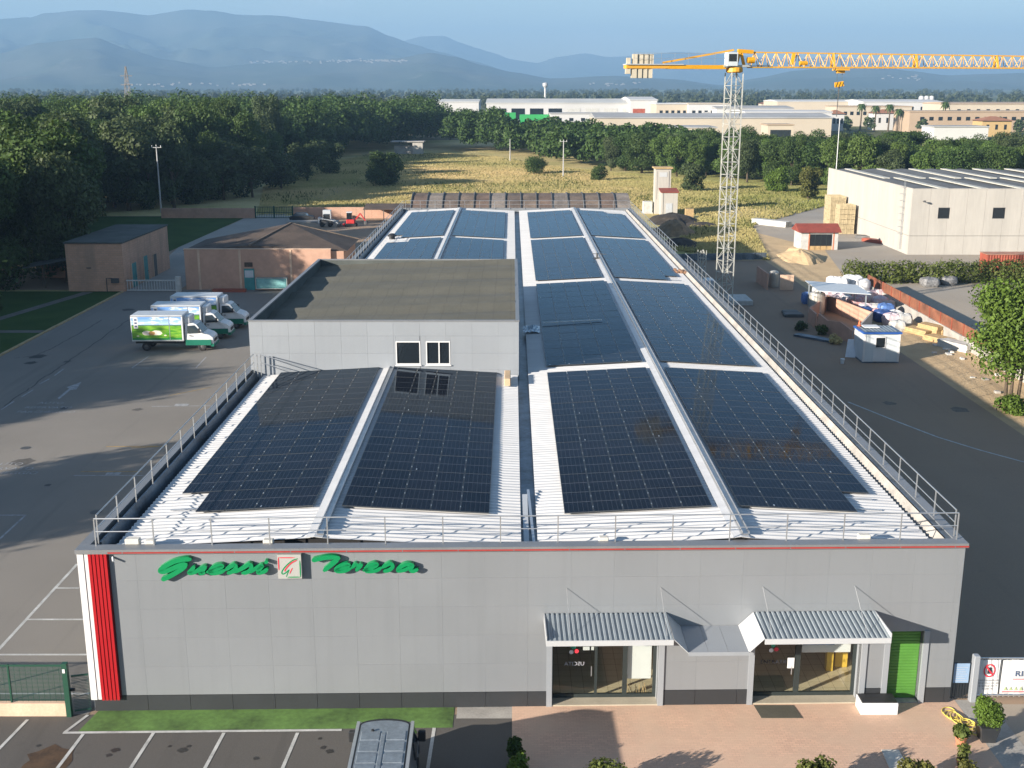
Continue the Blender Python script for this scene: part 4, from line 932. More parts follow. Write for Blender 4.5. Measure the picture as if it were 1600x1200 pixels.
# ================================================================ SIGN LETTERING on the facade
def catmull(pts, n=6):
    P = [Vector(p) for p in pts]; P = [P[0]*2-P[1]] + P + [P[-1]*2-P[-2]]; out = []
    for i in range(1, len(P)-2):
        for k in range(n):
            t_ = k/n; a, b_, c_, d = P[i-1], P[i], P[i+1], P[i+2]
            out.append(.5*((2*b_)+(c_-a)*t_+(2*a-5*b_+4*c_-d)*t_*t_+(3*b_-a-3*c_+d)*t_**3))
    return out + [P[-2]]
def ribbon(mb, pts, w, d0, d1):
    """flat stroke of width w in facade coordinates (u,z), raised from depth d0 to d1, with rounded ends"""
    pts = catmull(pts); n = len(pts); L = []; Rr = []
    for i, p in enumerate(pts):
        d = (pts[min(i+1,n-1)]-pts[max(i-1,0)]).normalized(); s = Vector((-d.y, d.x)); ww = w*(.42+.58*min(1, min(i, n-1-i)/2.2))
        L.append(p+s*ww/2); Rr.append(p-s*ww/2)
    k = len(pts); vs = [(p.x,-d1,p.y) for p in L]+[(p.x,-d1,p.y) for p in Rr]+[(p.x,-d0,p.y) for p in L]+[(p.x,-d0,p.y) for p in Rr]; fs = []
    for i in range(k-1): fs += [(i,k+i,k+i+1,i+1), (2*k+i+1,3*k+i+1,3*k+i,2*k+i), (i+1,2*k+i+1,2*k+i,i), (k+i,3*k+i,3*k+i+1,k+i+1)]
    fs += [(0,2*k,3*k,k), (k-1,2*k-1,4*k-1,3*k-1)]; mb.add(vs, fs)
def fac(px, py):
    p_ = GY(px, py, 37.0); p_ = GY(px, py, fy(p_.x)-.15); return Vector((p_.x, p_.z))
def word(name, label, x0, strokes, w):
    c = fac(x0+120, 885); root = thing(name, label, 'sign lettering', tuple(MFA @ Vector((c.x, -.02, 5.2))), 'green script words of the facade sign')
    for li, letter in enumerate(strokes):
        mb = MB(MFA)
        for k, st in enumerate(letter): ribbon(mb, [fac(x0+a/7.273, 850+b_/7.273) for a, b_ in st], w*(1.2 if li == 0 else 1.0), -.0, .19+.003*li+.0015*k)
        mb.build('letter', 'sign_green', root)
word('sign_lettering', 'raised green script word Guessi left of the framed logo', 240, [
  [[(432,168),(340,172),(240,195),(150,238),(92,278),(78,305),(120,312),(200,282),(300,240),(385,222)], [(380,228),(310,288),(225,340),(140,385),(88,402)]],
  [[(470,250),(425,298),(405,325),(455,322),(530,280),(600,245)], [(600,245),(560,295),(530,328),(590,322)]],
  [[(600,318),(690,292),(775,256),(770,238),(700,250),(645,295),(660,328),(740,322),(815,290)]],
  [[(815,292),(870,255),(920,232),(935,268),(895,310),(835,330)]],
  [[(900,322),(1010,272),(1092,226),(1112,268),(1075,312),(1000,330)]],
  [[(1080,322),(1160,275),(1235,240),(1200,288),(1190,322),(1250,312),(1300,275)], [(1262,212),(1300,188)]]], .14)
word('sign_lettering', 'raised green script word Teresa right of the framed logo', 450, [
  [[(272,188),(335,170),(440,150),(540,150),(592,165)], [(575,165),(515,215),(455,262),(402,306)]],
  [[(535,300),(620,272),(690,240),(668,225),(600,242),(545,282),(565,308),(640,303),(722,268)]],
  [[(722,270),(768,228),(800,240),(850,228)], [(845,230),(800,268),(772,305)]],
  [[(850,300),(940,272),(1010,234),(985,218),(920,242),(880,285),(910,308),(1000,298),(1062,262)]],
  [[(1062,268),(1160,218),(1190,250),(1150,292),(1082,308)]],
  [[(1430,228),(1340,228),(1262,270),(1255,300),(1330,288),(1430,232)], [(1430,232),(1392,285),(1420,305),(1480,280)]]], .132)
lg = thing('logo_sign', 'square raised logo box with red and green script G between the green words', 'sign', tuple(MFA @ Vector((-7.8, -.1, 5.2))))
a_, b_ = fac(433, 866), fac(472, 903); MB(MFA).box(a_.x, b_.x, -.20, -.0, b_.y, a_.y).build('sign_box', 'logo_face', lg)
def L(px, py): return fac(420+px/20, 855+py/20)
for pts, w, m_ in (([(290,310),(560,310),(810,310)],.035,'logo_red'), ([(300,310),(310,500),(320,700)],.04,'logo_red'), ([(970,400),(985,650),(995,910)],.04,'sign_green'), ([(990,915),(800,915),(590,918)],.04,'sign_green'),
                   ([(910,340),(760,390),(600,510),(470,650),(410,760),(440,820),(530,780),(640,680)],.04,'sign_green'), ([(880,385),(720,470),(590,590),(510,700),(520,740)],.045,'logo_red'), ([(740,630),(700,710),(655,810)],.035,'logo_red'), ([(640,690),(590,800),(550,910)],.03,'sign_green')):
    mb = MB(MFA); k_ = getattr(lg, 'name'); ribbon(mb, [L(*q_) for q_ in pts], w, .198, .206+.001*rnd.random()); mb.build('logo_stroke', m_, lg)
# ================================================================ DELIVERY TRUCKS
def mural():
    m, t, b, o = nodes_of('mural'); p = objco(t); s = N(t, 'ShaderNodeSeparateXYZ'); t.links.new(p, s.inputs[0]); z = s.outputs[2]; x = s.outputs[0]
    skyc = mixc(t, ramp(t, z, 2.2, 3.1), (.45,.62,.80), (.05,.20,.55)); cl_ = ramp(t, noise_n(t, stretch(t, p, (.8,1,3.0)), 1.6, 4), .5, .65); skyc = mixc(t, cl_, skyc, (.75,.78,.8))
    hill = mixc(t, ramp(t, noise_n(t, stretch(t, p, (.7,1,3)), 2.0, 4), .35, .65), (.05,.22,.02), (.20,.40,.04)); c = mixc(t, math_n(t, 'GREATER_THAN', z, 2.26), hill, skyc)
    far_ = math_n(t, 'MULTIPLY', math_n(t, 'GREATER_THAN', z, math_n(t, 'ADD', 2.18, math_n(t, 'MULTIPLY', noise_n(t, stretch(t, p, (1,1,0)), .9, 2), .1))), math_n(t, 'LESS_THAN', z, 2.34)); c = mixc(t, math_n(t, 'MULTIPLY', far_, .8), c, (.03,.10,.06))
    for cx, cz, rx, rz, col in ((1.35,1.60,.42,.20,(.70,.62,.52)),(2.15,1.62,.50,.22,(.72,.66,.58)),(1.75,1.58,.28,.18,(.50,.28,.10)),(.55,1.35,.12,.06,(.65,.6,.4)),(2.9,1.4,.12,.06,(.65,.6,.5))):
        dx = math_n(t, 'DIVIDE', math_n(t, 'SUBTRACT', x, cx), rx); dz = math_n(t, 'DIVIDE', math_n(t, 'SUBTRACT', z, cz), rz)
        d = math_n(t, 'ADD', math_n(t, 'ADD', math_n(t, 'MULTIPLY', dx, dx), math_n(t, 'MULTIPLY', dz, dz)), math_n(t, 'MULTIPLY', noise_n(t, p, 6, 2), .6)); c = mixc(t, math_n(t, 'LESS_THAN', d, 1.25), c, col)
    c = mixc(t, math_n(t, 'LESS_THAN', z, 1.16), c, (.015,.20,.05)); t.links.new(c, b.inputs['Base Color']); b.inputs['Roughness'].default_value = .3
mural()
def make_truck(label):
    T_ = thing('delivery_truck', label, 'truck', (0,0,0), 'refrigerated delivery trucks parked side by side')
    bx = MB().cbox(0,4.45,-1.1,1.1,.88,3.12,.03).build('cargo_box', 'truck_white', T_)
    MB().box(.04,4.41,-1.06,1.06,3.122,3.15).build('box_roof', 'truck_roof', bx)
    MB().box(.06,3.25,-1.112,-1.102,1.0,3.0).build('picture_panel', 'mural', bx); MB().box(3.32,4.3,-1.112,-1.102,1.0,3.0).build('picture_panel', 'mural', bx)
    MB().box(3.27,3.30,-1.12,-1.102,.95,3.02).build('door_bar', 'aluminium', bx); MB().box(.02,4.43,-1.118,-1.10,.89,.97).build('lower_rail', 'aluminium', bx); MB().box(.02,4.43,-1.118,-1.10,3.03,3.10).build('upper_rail', 'aluminium', bx)
    MB().box(.25,.62,-1.116,-1.113,2.0,2.95).build('printed_label', 'paper_white', bx)
    for k in range(3): MB().box(.33,.54,-1.120,-1.1165,2.12+.28*k,2.27+.28*k).build('printed_mark', 'ink_blue', bx)
    MB().cbox(4.46,5.0,-.8,.8,2.42,3.0,.08).box(4.47,4.99,-.7,.7,2.36,2.42).build('cooling_unit', 'white_plastic', T_)
    # cab: lofted profile narrowing upwards
    prof = [(4.55,.50),(4.55,2.36),(5.25,2.40),(5.48,2.30),(6.08,1.56),(6.62,1.36),(6.86,1.14),(6.92,.62),(6.86,.46)]; hw = [.98,.84,.80,.80,.93,.90,.86,.90,.90]
    vs = [(x,-w,z) for (x,z),w in zip(prof,hw)] + [(x,w,z) for (x,z),w in zip(prof,hw)]; k = len(prof)
    fs = [tuple(range(k)), tuple(range(2*k-1,k-1,-1))] + [((i+1)%k,i,k+i,k+(i+1)%k) for i in range(k)]
    cab = MB().add(vs, fs).build('cab', 'truck_white', T_)
    MB().add([(5.50,-.76,2.27),(6.06,-.88,1.60),(6.06,.88,1.60),(5.50,.76,2.27)], [(0,1,2,3)]).v
    ws = MB().add([(5.53,-.74,2.265),(6.085,-.86,1.58),(6.085,.86,1.58),(5.53,.74,2.265),(5.50,-.74,2.24),(6.05,-.86,1.555),(6.05,.86,1.555),(5.50,.74,2.24)], [(0,1,2,3),(7,6,5,4),(0,4,5,1),(1,5,6,2),(2,6,7,3),(3,7,4,0)]); ws.build('windscreen', 'glass_car', cab)
    for sd_ in (-1, 1):
        q_ = [(4.75,.868,2.18),(5.36,.835,2.22),(5.93,.945,1.60),(4.75,.952,1.52)]; q2 = [(x,y*sd_,z) for x,y,z in q_]; q3 = [(x,(y-.05)*sd_,z) for x,y,z in q_]
        q2 = [(x, y+.02*sd_, z) for x,y,z in q2]; f_ = [(0,1,2,3),(7,6,5,4),(0,4,5,1),(1,5,6,2),(2,6,7,3),(3,7,4,0)]; MB().add(q2+q3, f_).build('side_window', 'glass_car', cab)
        MB().cbox(5.72,5.86,sd_*1.12-.11,sd_*1.12+.11,1.62,2.0,.02).bar((5.75,sd_*.9,1.7),(5.8,sd_*1.05,1.75),.03).build('mirror', 'black_plastic', cab)
        MB().add([(6.70,sd_*.62,1.10),(6.70,sd_*.88,1.08),(6.90,sd_*.84,.86),(6.93,sd_*.60,.86),(6.60,sd_*.62,1.22),(6.58,sd_*.88,1.20),(6.88,sd_*.86,1.0),(6.92,sd_*.60,.98)], [(4,5,6,7),(0,3,2,1),(0,1,5,4),(1,2,6,5),(2,3,7,6),(3,0,4,7)]).build('headlight', 'lamp_clear', cab)
        MB().box(4.56,6.75,sd_*.985-.012,sd_*.985+.012,.50,.98).build('side_skirt', 'truck_green', cab)
        MB().box(4.9,5.1,sd_*.995-.02,sd_*.995+.02,1.30,1.36).build('door_handle', 'black_plastic', cab)
    MB().box(6.885,6.95,-.55,.55,.74,.98).build('grille', 'black_plastic', cab); MB().cbox(6.72,6.98,-.95,.95,.38,.62,.03).build('bumper', 'truck_green', cab)
    MB().box(.1,6.0,-.42,.42,.55,.86).build('chassis', 'black_plastic', T_)
    for wx in (1.15, 5.95):
        for sd_ in (-1, 1):
            mb = MB(); pr = [(.20,-.13),(.33,-.13),(.37,-.09),(.37,.09),(.33,.13),(.20,.13)]; n = 18; vs = []; fs = []
            for r_, d in pr:
                for q_ in range(n): a = 2*math.pi*q_/n; vs.append((wx+r_*math.cos(a), sd_*.86+d, .37+r_*math.sin(a)))
            for i in range(len(pr)): 
                j = (i+1) % len(pr)
                for q_ in range(n): q2_ = (q_+1) % n; fs.append((i*n+q_, i*n+q2_, j*n+q2_, j*n+q_))
            w_ = MB().add(vs, fs).build('wheel', 'rubber', T_)
            rim = [(wx+.20*math.cos(2*math.pi*q_/12), sd_*.95, .37+.20*math.sin(2*math.pi*q_/12)) for q_ in range(12)] + [(wx, sd_*.99, .37)]
            MB().add(rim, [(q_, (q_+1)%12, 12) for q_ in range(12)]).build('rim', 'steel_dark', w_)
    MB().box(-.02,.02,-.9,-.7,.95,1.15).box(-.02,.02,.7,.9,.95,1.15).build('tail_light', 'tail_red', T_)
    return T_
tk = make_truck('white delivery truck with meadow picture on its side, first of three'); tk.location = (-32.7, 97.0, 0); tk.rotation_euler.z = R(1)
copy_tree(tk, (-32.4, 101.6, 0), R(2), 'white delivery truck with grey box roof between two other trucks'); copy_tree(tk, (-32.0, 106.4, 0), R(0), 'white delivery truck farthest from the upper storey, beyond two parked trucks')
# ================================================================ GREY VAN at the front
vn = thing('grey_van', 'grey panel van with ribbed roof parked facing the green strip', 'van', (-3.95, 31.0, 0))
Mv = Matrix.Translation((-3.95, 28.4, 0)) @ Matrix.Rotation(R(90), 4, 'Z') @ Matrix.Rotation(R(1.0), 4, 'Z')
prof = [(0,.4),(0,1.2),(.06,2.25),(.3,2.36),(3.95,2.36),(4.18,2.28),(4.95,1.42),(5.45,1.22),(5.55,.7),(5.5,.4)]; hw = [.98,1.0,.90,.84,.84,.82,.95,.88,.92,.92]
vs = [(x,-w,z) for (x,z),w in zip(prof,hw)] + [(x,w,z) for (x,z),w in zip(prof,hw)]; k = len(prof)
body = MB(Mv).add(vs, [tuple(range(k)), tuple(range(2*k-1,k-1,-1))] + [((i+1)%k,i,k+i,k+(i+1)%k) for i in range(k)]).build('van_body', 'van_grey', vn)
arc = lambda x_, w_, d_: [(.3,-w_),(x_,-w_)] + [(x_+d_*math.cos(R(a)), w_*math.sin(R(a))) for a in range(-75,76,15)] + [(x_,w_),(.3,w_)]
MB(Mv).prism(arc(3.92,.80,.34), 2.30, 2.361).build('roof_visor', 'black_plastic', vn)
MB(Mv).prism(arc(3.86,.75,.27), 2.362, 2.375).build('roof_panel', mat('van_roof', (.215,.25,.285), .35, .25, var=.2, scale=3), vn)
for sd_ in (-1, 1): MB(Mv).box(.15,4.1,sd_*.86-.05,sd_*.86+.05,2.20,2.368).build('roof_gutter', mat('van_edge', (.34,.36,.37), .3, .3, var=.08), vn)
for i in range(5):
    for y0_, y1_ in ((-.70,-.10),(.10,.70)): MB(Mv).cbox(.5+i*.62,.5+i*.62+.50,y0_,y1_,2.376,2.395,.015).build('roof_rib', 'van_roof', vn)
MB(Mv).cbox(.4,3.4,-.07,.07,2.376,2.398,.015).build('roof_rib', 'van_roof', vn); MB(Mv).tube([(3.5,.35,2.37),(3.5,.35,2.43)], .05, 8).build('roof_antenna', 'black_plastic', vn)
MB(Mv).add([(4.22,-.76,2.27),(4.96,-.88,1.45),(4.96,.88,1.45),(4.22,.76,2.27),(4.19,-.76,2.24),(4.93,-.88,1.42),(4.93,.88,1.42),(4.19,.76,2.24)], [(0,1,2,3),(7,6,5,4),(0,4,5,1),(1,5,6,2),(2,6,7,3),(3,7,4,0)]).build('windscreen', 'glass_car', body)
for sd_ in (-1, 1):
    MB(Mv).cbox(4.30,4.46,sd_*1.12-.12,sd_*1.12+.12,1.50,1.86,.03).bar((4.35,sd_*.9,1.5),(4.38,sd_*1.05,1.6),.05).build('mirror', 'black_plastic', body)
    q_ = [(3.35,.93,2.05),(4.15,.89,2.10),(4.72,.985,1.50),(3.35,1.0,1.42)]; MB(Mv).add([(x,sd_*(y+.0),z) for x,y,z in q_]+[(x,sd_*(y-.06),z) for x,y,z in q_], [(0,1,2,3),(7,6,5,4),(0,4,5,1),(1,5,6,2),(2,6,7,3),(3,7,4,0)]).build('side_window', 'glass_car', body)
    MB(Mv).cbox(5.30,5.54,sd_*.74-.16,sd_*.74+.16,.85,1.12,.04).build('headlight', 'lamp_clear', body)
    for wx in (.95, 4.6):
        c_ = Mv @ Vector((wx, sd_*.86, .34)); mb = MB(); n = 16; vs = []; fs = []
        for d in (-.11, .11):
            for q2 in range(n): a = 2*math.pi*q2/n; vs.append((c_.x+d, c_.y+.34*math.cos(a), .34+.34*math.sin(a)))
        fs = [(q2, (q2+1)%n, n+(q2+1)%n, n+q2) for q2 in range(n)] + [tuple(range(n)), tuple(range(2*n-1,n-1,-1))]; mb.add(vs, fs).build('wheel', 'rubber', vn)
MB(Mv).cbox(5.40,5.60,-.95,.95,.35,.66,.04).build('bumper', 'black_plastic', body)
# ================================================================ LEFT: green fence on a low pink wall
one('low_wall', MB().cbox(-32,-15.95,36.78,37.0,-.02,.5,.015), 'pink_pale', 'low pink rendered wall carrying the green wire fence', 'wall')
fn = thing('wire_fence', 'dark green welded wire fence standing on the low pink wall', 'fence', (-22, 36.9, .5))
wm = MB()
for k in range(27): wm.bar((-32,36.89,.56+.052*k), (-16.0,36.89,.56+.052*k), .012)
for k in range(80): wm.bar((-32+.2*k,36.896,.52), (-32+.2*k,36.896,1.95), .008)
wm.build('wire_mesh', 'green_paint', fn, kind='stuff'); MB().bar((-32,36.89,1.96),(-16.0,36.89,1.96),.05).build('top_rail', 'green_paint', fn)
for x in (-30,-27.5,-25,-22.5,-20,-18): MB().box(x-.03,x+.03,36.86,36.92,.5,2.0).build('post', 'green_paint', fn)
gp_ = thing('fence_gate', 'narrow dark green mesh gate between gatepost and red-finned corner', 'gate', (-15.9, 36.9, 0))
MB().box(-16.02,-15.84,36.72,36.9,-.02,2.1).build('gatepost', 'green_paint', gp_); MB().box(-15.99,-15.9,36.70,36.718,1.75,1.9).build('post_tag', 'paper_white', gp_)
gm = MB().bar((-15.8,36.95,.12),(-15.25,37.1,.12),.05).bar((-15.8,36.95,1.5),(-15.25,37.1,1.5),.05)
for k in range(22): gm.bar((-15.8,36.95,.18+.06*k), (-15.25,37.1,.18+.06*k), .012)
gm.build('gate_leaf', 'green_paint', gp_); MB().box(-15.86,-15.7,36.86,36.95,.95,1.05).build('gate_lock', 'black_plastic', gp_)
one('leaf_heap', MB().lathe((-20.6,39.0,0), [(.45,0),(.38,.1),(.2,.2),(.05,.24)], 9), mat('dead_leaves', (.16,.07,.03), .95, var=.4, scale=8), 'small heap of brown dead leaves seen through the green fence', 'leaves')
# ================================================================ FRONT TERRACE: planter, mat, pots, hose, signs
pl = thing('planter_box', 'white rectangular planter with black soil cover between entrance and green shutter', 'planter', (13.2, 37.2, 0))
MB().cbox(12.58,13.92,36.86,37.54,.0,.46,.02).build('planter_body', 'white_plastic', pl); MB().box(12.62,13.88,36.90,37.50,.461,.50).build('soil_cover', 'black_plastic', pl)
one('door_mat', MB().add([(8.95,36.62,.014),(10.42,36.62,.014),(10.30,37.5,.014),(8.85,37.5,.014),(8.95,36.62,.03),(10.42,36.62,.03),(10.30,37.5,.03),(8.85,37.5,.03)], [(3,2,1,0),(4,5,6,7),(0,1,5,4),(1,2,6,5),(2,3,7,6),(3,0,4,7)]), mat('mat_brown', (.085,.08,.06), .95, var=.2), 'dark olive door mat in front of the second glazed entrance', 'door mat')
sq = [G(1377,1173), G(1390,1202), G(1420,1202), G(1404,1173)]
one('stone_slab', MB().prism([(v.x, v.y) for v in sq], .0, .045), 'stone_pale', 'pale stone slab lying among the shrubs on the terrace', 'slab')
def shrub(x, y, H, Rc, label, seed, m='leaf_hedge', n=2600, sz=.055, cat='shrub', name='garden_shrub'):
    o_ = make_tree(name, label, cat, seed, H, Rc, 14, n, sz, m, base=.02, shell=.2); o_.location = (x, y, 0); return o_
shrub(2.95, 32.0, 1.45, .85, 'loose olive-green shrub opposite the first glazed entrance', 201); shrub(9.75, 32.0, 1.35, .85, 'twiggy olive shrub with pale tips beside the stone slab', 202)
shrub(12.95, 32.0, 1.30, .75, 'dense dark olive shrub right of the stone slab', 203); shrub(6.05, 31.4, 1.0, .5, 'small bright shrub halfway between two olive shrubs', 204, 'leaf_bright', 1200)
shrub(.15, 32.4, 1.2, .55, 'leafy green shrub at the terrace corner beside the van', 205, 'leaf_bright', 1800); shrub(.1, 33.9, .9, .32, 'small dark shrub with reddish stems behind the corner shrub', 206, 'leaf_oak', 1200)
shrub(14.6, 32.3, 1.0, .55, 'sparse shrub between two terracotta pots', 207, 'leaf_hedge', 900)
def pot(x, y, r, h, m, label, plant, seed, name='potted_plant'):
    T_ = thing(name, label, 'potted plant', (x, y, .012)); MB().lathe((x,y,.012), [(r*.7,0),(r*.95,h*.9),(r*1.08,h*.9),(r*1.08,h),(r*.92,h),(r*.85,h*.93),(.01,h*.92)], 14).build('pot', m, T_)
    rng_ = np.random.default_rng(seed); C, Ra, n_, s_, lm = plant; V, Fq = leaves(rng_, C, Ra, n_, s_, shell=.2); link('foliage', npmesh('foliage', V, Fq, lm), T_); return T_
pot(15.45, 34.95, .21, .34, 'terracotta', 'terracotta pot with spiky yellow-green plant below the coiled hose', ([(0,0,.5)], [(.26,.26,.24)], 500, .09, 'leaf_hedge'), 1)
pot(14.95, 33.5, .20, .32, 'terracotta', 'terracotta pot with thin reddish plant beside the sparse shrub', ([(0,0,.55),(.1,.1,.7)], [(.22,.22,.3),(.15,.15,.2)], 260, .06, 'leaf_hedge'), 2)
pot(17.6, 33.25, .24, .36, 'terracotta', 'terracotta pot with bright round green plant on the side path', ([(0,0,.55)], [(.34,.34,.28)], 1200, .045, 'leaf_bright'), 3)
T_ = thing('potted_plant', 'tall square charcoal planter with clipped green shrub by the banner fence', 'potted plant', (16.45, 35.25, 0))
MB().add([(16.22,35.02,.01),(16.68,35.02,.01),(16.68,35.48,.01),(16.22,35.48,.01),(16.12,34.92,.62),(16.78,34.92,.62),(16.78,35.58,.62),(16.12,35.58,.62)], [(3,2,1,0),(4,5,6,7),(0,1,5,4),(1,2,6,5),(2,3,7,6),(3,0,4,7)]).build('pot', 'plinth_dark', T_)
V, Fq = leaves(np.random.default_rng(8), [(0,0,1.05),(-.15,.1,1.3),(.12,-.1,.9)], [(.48,.48,.46),(.3,.3,.3),(.36,.36,.3)], 5200, .04, shell=.45); link('foliage', npmesh('foliage', V, Fq, 'leaf_bright'), T_)
hp = []
for k in range(150): an = k*.42; hp.append((15.82+.012*k*.25+(.30+.10*math.sin(k*.37))*math.cos(an)*.8, 36.95-.0085*k+(.34+.12*math.cos(k*.23))*math.sin(an), .035+.0011*(k%60)))
one('garden_hose', MB().tube(hp, .018, 6), 'hose_yellow', 'tangled yellow garden hose lying at the building corner', 'hose', smooth=True)
# side gate and banner fence
sg_ = thing('side_gate', 'narrow dark barred gate with a blue notice beside the building corner', 'gate', (16.5, 37.9, 0))
for k in range(6): MB().bar((16.25+.1*k,37.92,.05),(16.25+.1*k,37.92,1.5),.022).build('bar', 'black_plastic', sg_)
MB().bar((16.2,37.92,1.5),(16.82,37.92,1.5),.04).bar((16.2,37.92,.1),(16.82,37.92,.1),.04).build('gate_frame', 'black_plastic', sg_)
nb = MB().box(16.22,16.78,37.88,37.892,.72,1.5).build('notice', mat('notice_blue', (.22,.32,.46), .7, var=.08), sg_)
for k in range(7): MB().box(16.28,16.72-.06*(k%3),37.874,37.879,.80+.09*k,.815+.09*k).build('printed_line', 'ink_grey', nb)
one('gate_pillar', MB().cbox(16.86,17.08,37.72,37.98,0,1.86,.02), 'facade_white', 'grey square gate pillar between barred gate and white banners', 'pillar')
bf = thing('banner_fence', 'metal fence hung with white printed banners beside the gate pillar', 'fence', (19.5, 38.05, 0))
MB().bar((17.15,38.05,1.62),(25,38.05,1.62),.05).bar((17.15,38.05,.12),(25,38.05,.12),.05).build('frame_rail', 'aluminium', bf)
for k in range(40): MB().box(17.2+.2*k-.015,17.2+.2*k+.015,38.04,38.07,.05,1.62).build('fence_bar', 'aluminium', bf)
def banner(x0, x1):
    n = 18; P = [[(x0+(x1-x0)*i/n, 38.0+.012*math.sin(i*1.3+j*.8)-.006*math.sin(i*2.1), .2+1.38*j/6) for i in range(n+1)] for j in range(7)]
    return MB().grid(P).build('banner', 'paper_white', bf)
b1 = banner(17.14, 17.95); b2 = banner(18.03, 21.2)
def flat_text(txt, size, m_, x, z, par, y=37.968, sx=1.0): me = text_mesh(txt, size, m_, sx=sx); me.transform(Matrix.Translation(Vector((x, y, z)) - root_loc(par))); link('printed_text', me, par)
rg = MB(); n = 28
for i in range(n):
    a0, a1 = 2*math.pi*i/n, 2*math.pi*(i+1)/n; rg.add([(17.56+r_*.8*math.cos(a), 37.972, 1.16+r_*math.sin(a)) for r_, a in ((.215,a0),(.27,a0),(.27,a1),(.215,a1))], [(0,1,2,3)])
rg.add([(17.56-.15,37.970,1.16+.15),(17.56-.11,37.970,1.16+.19),(17.56+.15,37.970,1.16-.15),(17.56+.11,37.970,1.16-.19)], [(0,1,2,3)]); rg.build('prohibition_ring', 'ink_red', b1)
MB().cbox(17.490,17.650,37.974,37.98,1.03,1.17,.01).box(17.500,17.530,37.974,37.98,1.17,1.25).box(17.535,17.565,37.974,37.98,1.17,1.29).box(17.570,17.600,37.974,37.98,1.17,1.30).box(17.605,17.635,37.974,37.98,1.17,1.27).build('hand_symbol', 'ink_dark', b1)
for k, s_ in enumerate(('È RIGOROSAMENTE', "VIETATO L'ACCESSO", 'AI NON ADDETTI', 'AI LAVORI')): flat_text(s_, .085, 'ink_dark', 17.55, .74-.115*k, b1)
flat_text('RIF', .33, 'ink_blue', 18.74, .93, b2, sx=1.1)
MB().box(18.45,19.2,37.969,37.972,.80,.83).build('printed_bar', 'ink_red', b2)
for k in range(4): MB().add([(18.16+.19*k,37.97,.36),(18.29+.19*k,37.97,.36),(18.225+.19*k,37.97,.52)], [(0,1,2)]).build('printed_icon', mat('icon_green', (.35,.42,.22), .6, var=0), b2)
MB().box(18.1,19.0,37.969,37.972,.28,.315).build('printed_bar', 'ink_red', b2); MB().box(18.5,19.4,37.969,37.972,.70,.715).build('printed_bar', 'ink_grey', b2)
# ---- small things lying on the roof
one('roof_fan', MB().lathe((-14.05+1.0,124.2,6.1), [(.32,0),(.32,.25),(.5,.3),(.5,.42),(.2,.6),(.02,.62)], 14), 'black_plastic', 'round dark roof ventilator beside the rear left solar array', 'ventilator')
hp_ = [(VAL-.12,39.2,5.8),(VAL-.05,40.2,6.05),(VAL+.0,41.6,6.15),(VAL-.18,44,6.22)]
one('spare_flashing', MB().bar((VAL-.1,38.9,5.78),(VAL-.12,43.2,6.12),.20,.03), 'awning_white', 'bent white strip of flashing standing in the centre gutter', 'flashing')
one('spare_flashing', MB().bar((VAL+.18,38.8,5.76),(VAL+.02,43.6,6.18),.10,.03), 'aluminium', 'narrow grey strip of flashing leaning in the centre gutter', 'flashing')
V = MB(); rr = random.Random(4)
P = [[(.75+.115*i+rr.uniform(-.03,.03), 74.6+.28*j+rr.uniform(-.08,.08), 6.10+.22*abs(math.sin(i*1.7+j*2.3))*math.exp(-((i-5)**2+(j-4)**2)/18)+rr.uniform(0,.06)) for i in range(11)] for j in range(9)]
one('plastic_sheet', V.grid(P), mat('plastic_wrap', (.42,.52,.60), .25, var=.15, scale=4), 'crumpled translucent plastic sheet beside the upper storey wall', 'plastic sheet')
one('loose_rail', MB().bar((2.1,77.0,6.32),(6.2,77.2,6.5),.06), 'aluminium', 'long aluminium rail lying across the shaded solar array', 'rail')
one('ac_box', MB().cbox(-.42,-.08,60.6,62.6,6.1,6.5,.03), mat('duct_tan', (.50,.36,.22), .7, var=.15), 'small tan duct box beside the upper storey wall', 'duct')
dr = thing('roof_anchor', 'small dark roof anchor fixed on the right ridge', 'anchor', (8.0, 107, 6.5)); MB().box(7.7,8.3,106.8,107.2,6.46,6.52).build('base_plate', 'steel_dark', dr); MB().tube([(8.0,107,6.5),(8.0,107,6.95)], .09, 8).bar((7.6,107,6.9),(8.9,107,6.85),.05).build('anchor_post', 'steel_dark', dr)
rs = random.Random(9)
for k in range(7): one('scrap_piece', MB().cbox(14.6+.32*(k%3),14.85+.32*(k%3),100.6+.7*(k//3)+rs.uniform(-.1,.1),101.1+.7*(k//3),6.02,6.14+rs.uniform(0,.18),.02), mat('scrap_brown', (.30,.17,.10), .8, var=.4, scale=4), 'brown scrap piece left on the roof at the guardrail gap', 'scrap', 'scrap left at the guardrail gap')
# ================================================================ TOWER CRANE
CX, CY = 20.4, 108.5; CS = .817      # the crane is built 1/CS too large and scaled on its root
cr = thing('tower_crane', 'yellow tower crane with grey lattice mast and long horizontal jib', 'crane', (CX, CY, 0), rz=0)
def lattice(mb, p0, p1, hw, n, w=.10, dw=.055, tri=False):
    """square lattice between two points: four chords, horizontals and diagonals"""
    p0, p1 = Vector(p0), Vector(p1); ax = (p1-p0).normalized(); s1 = ax.cross(Vector((0,0,1)) if abs(ax.z) < .9 else Vector((math.cos(.35), math.sin(.35), 0))).normalized(); s2 = ax.cross(s1)
    cs = [s1*hw+s2*hw, s1*hw-s2*hw, -s1*hw-s2*hw, -s1*hw+s2*hw]
    for c_ in cs: mb.bar(p0+c_, p1+c_, w)
    for k in range(n):
        a, b_ = p0.lerp(p1, k/n), p0.lerp(p1, (k+1)/n)
        for i in range(4):
            j = (i+1) % 4; mb.bar(a+cs[i], a+cs[j], dw)
            if (k+i) % 2: mb.bar(a+cs[i], b_+cs[j], dw)
            else: mb.bar(a+cs[j], b_+cs[i], dw)
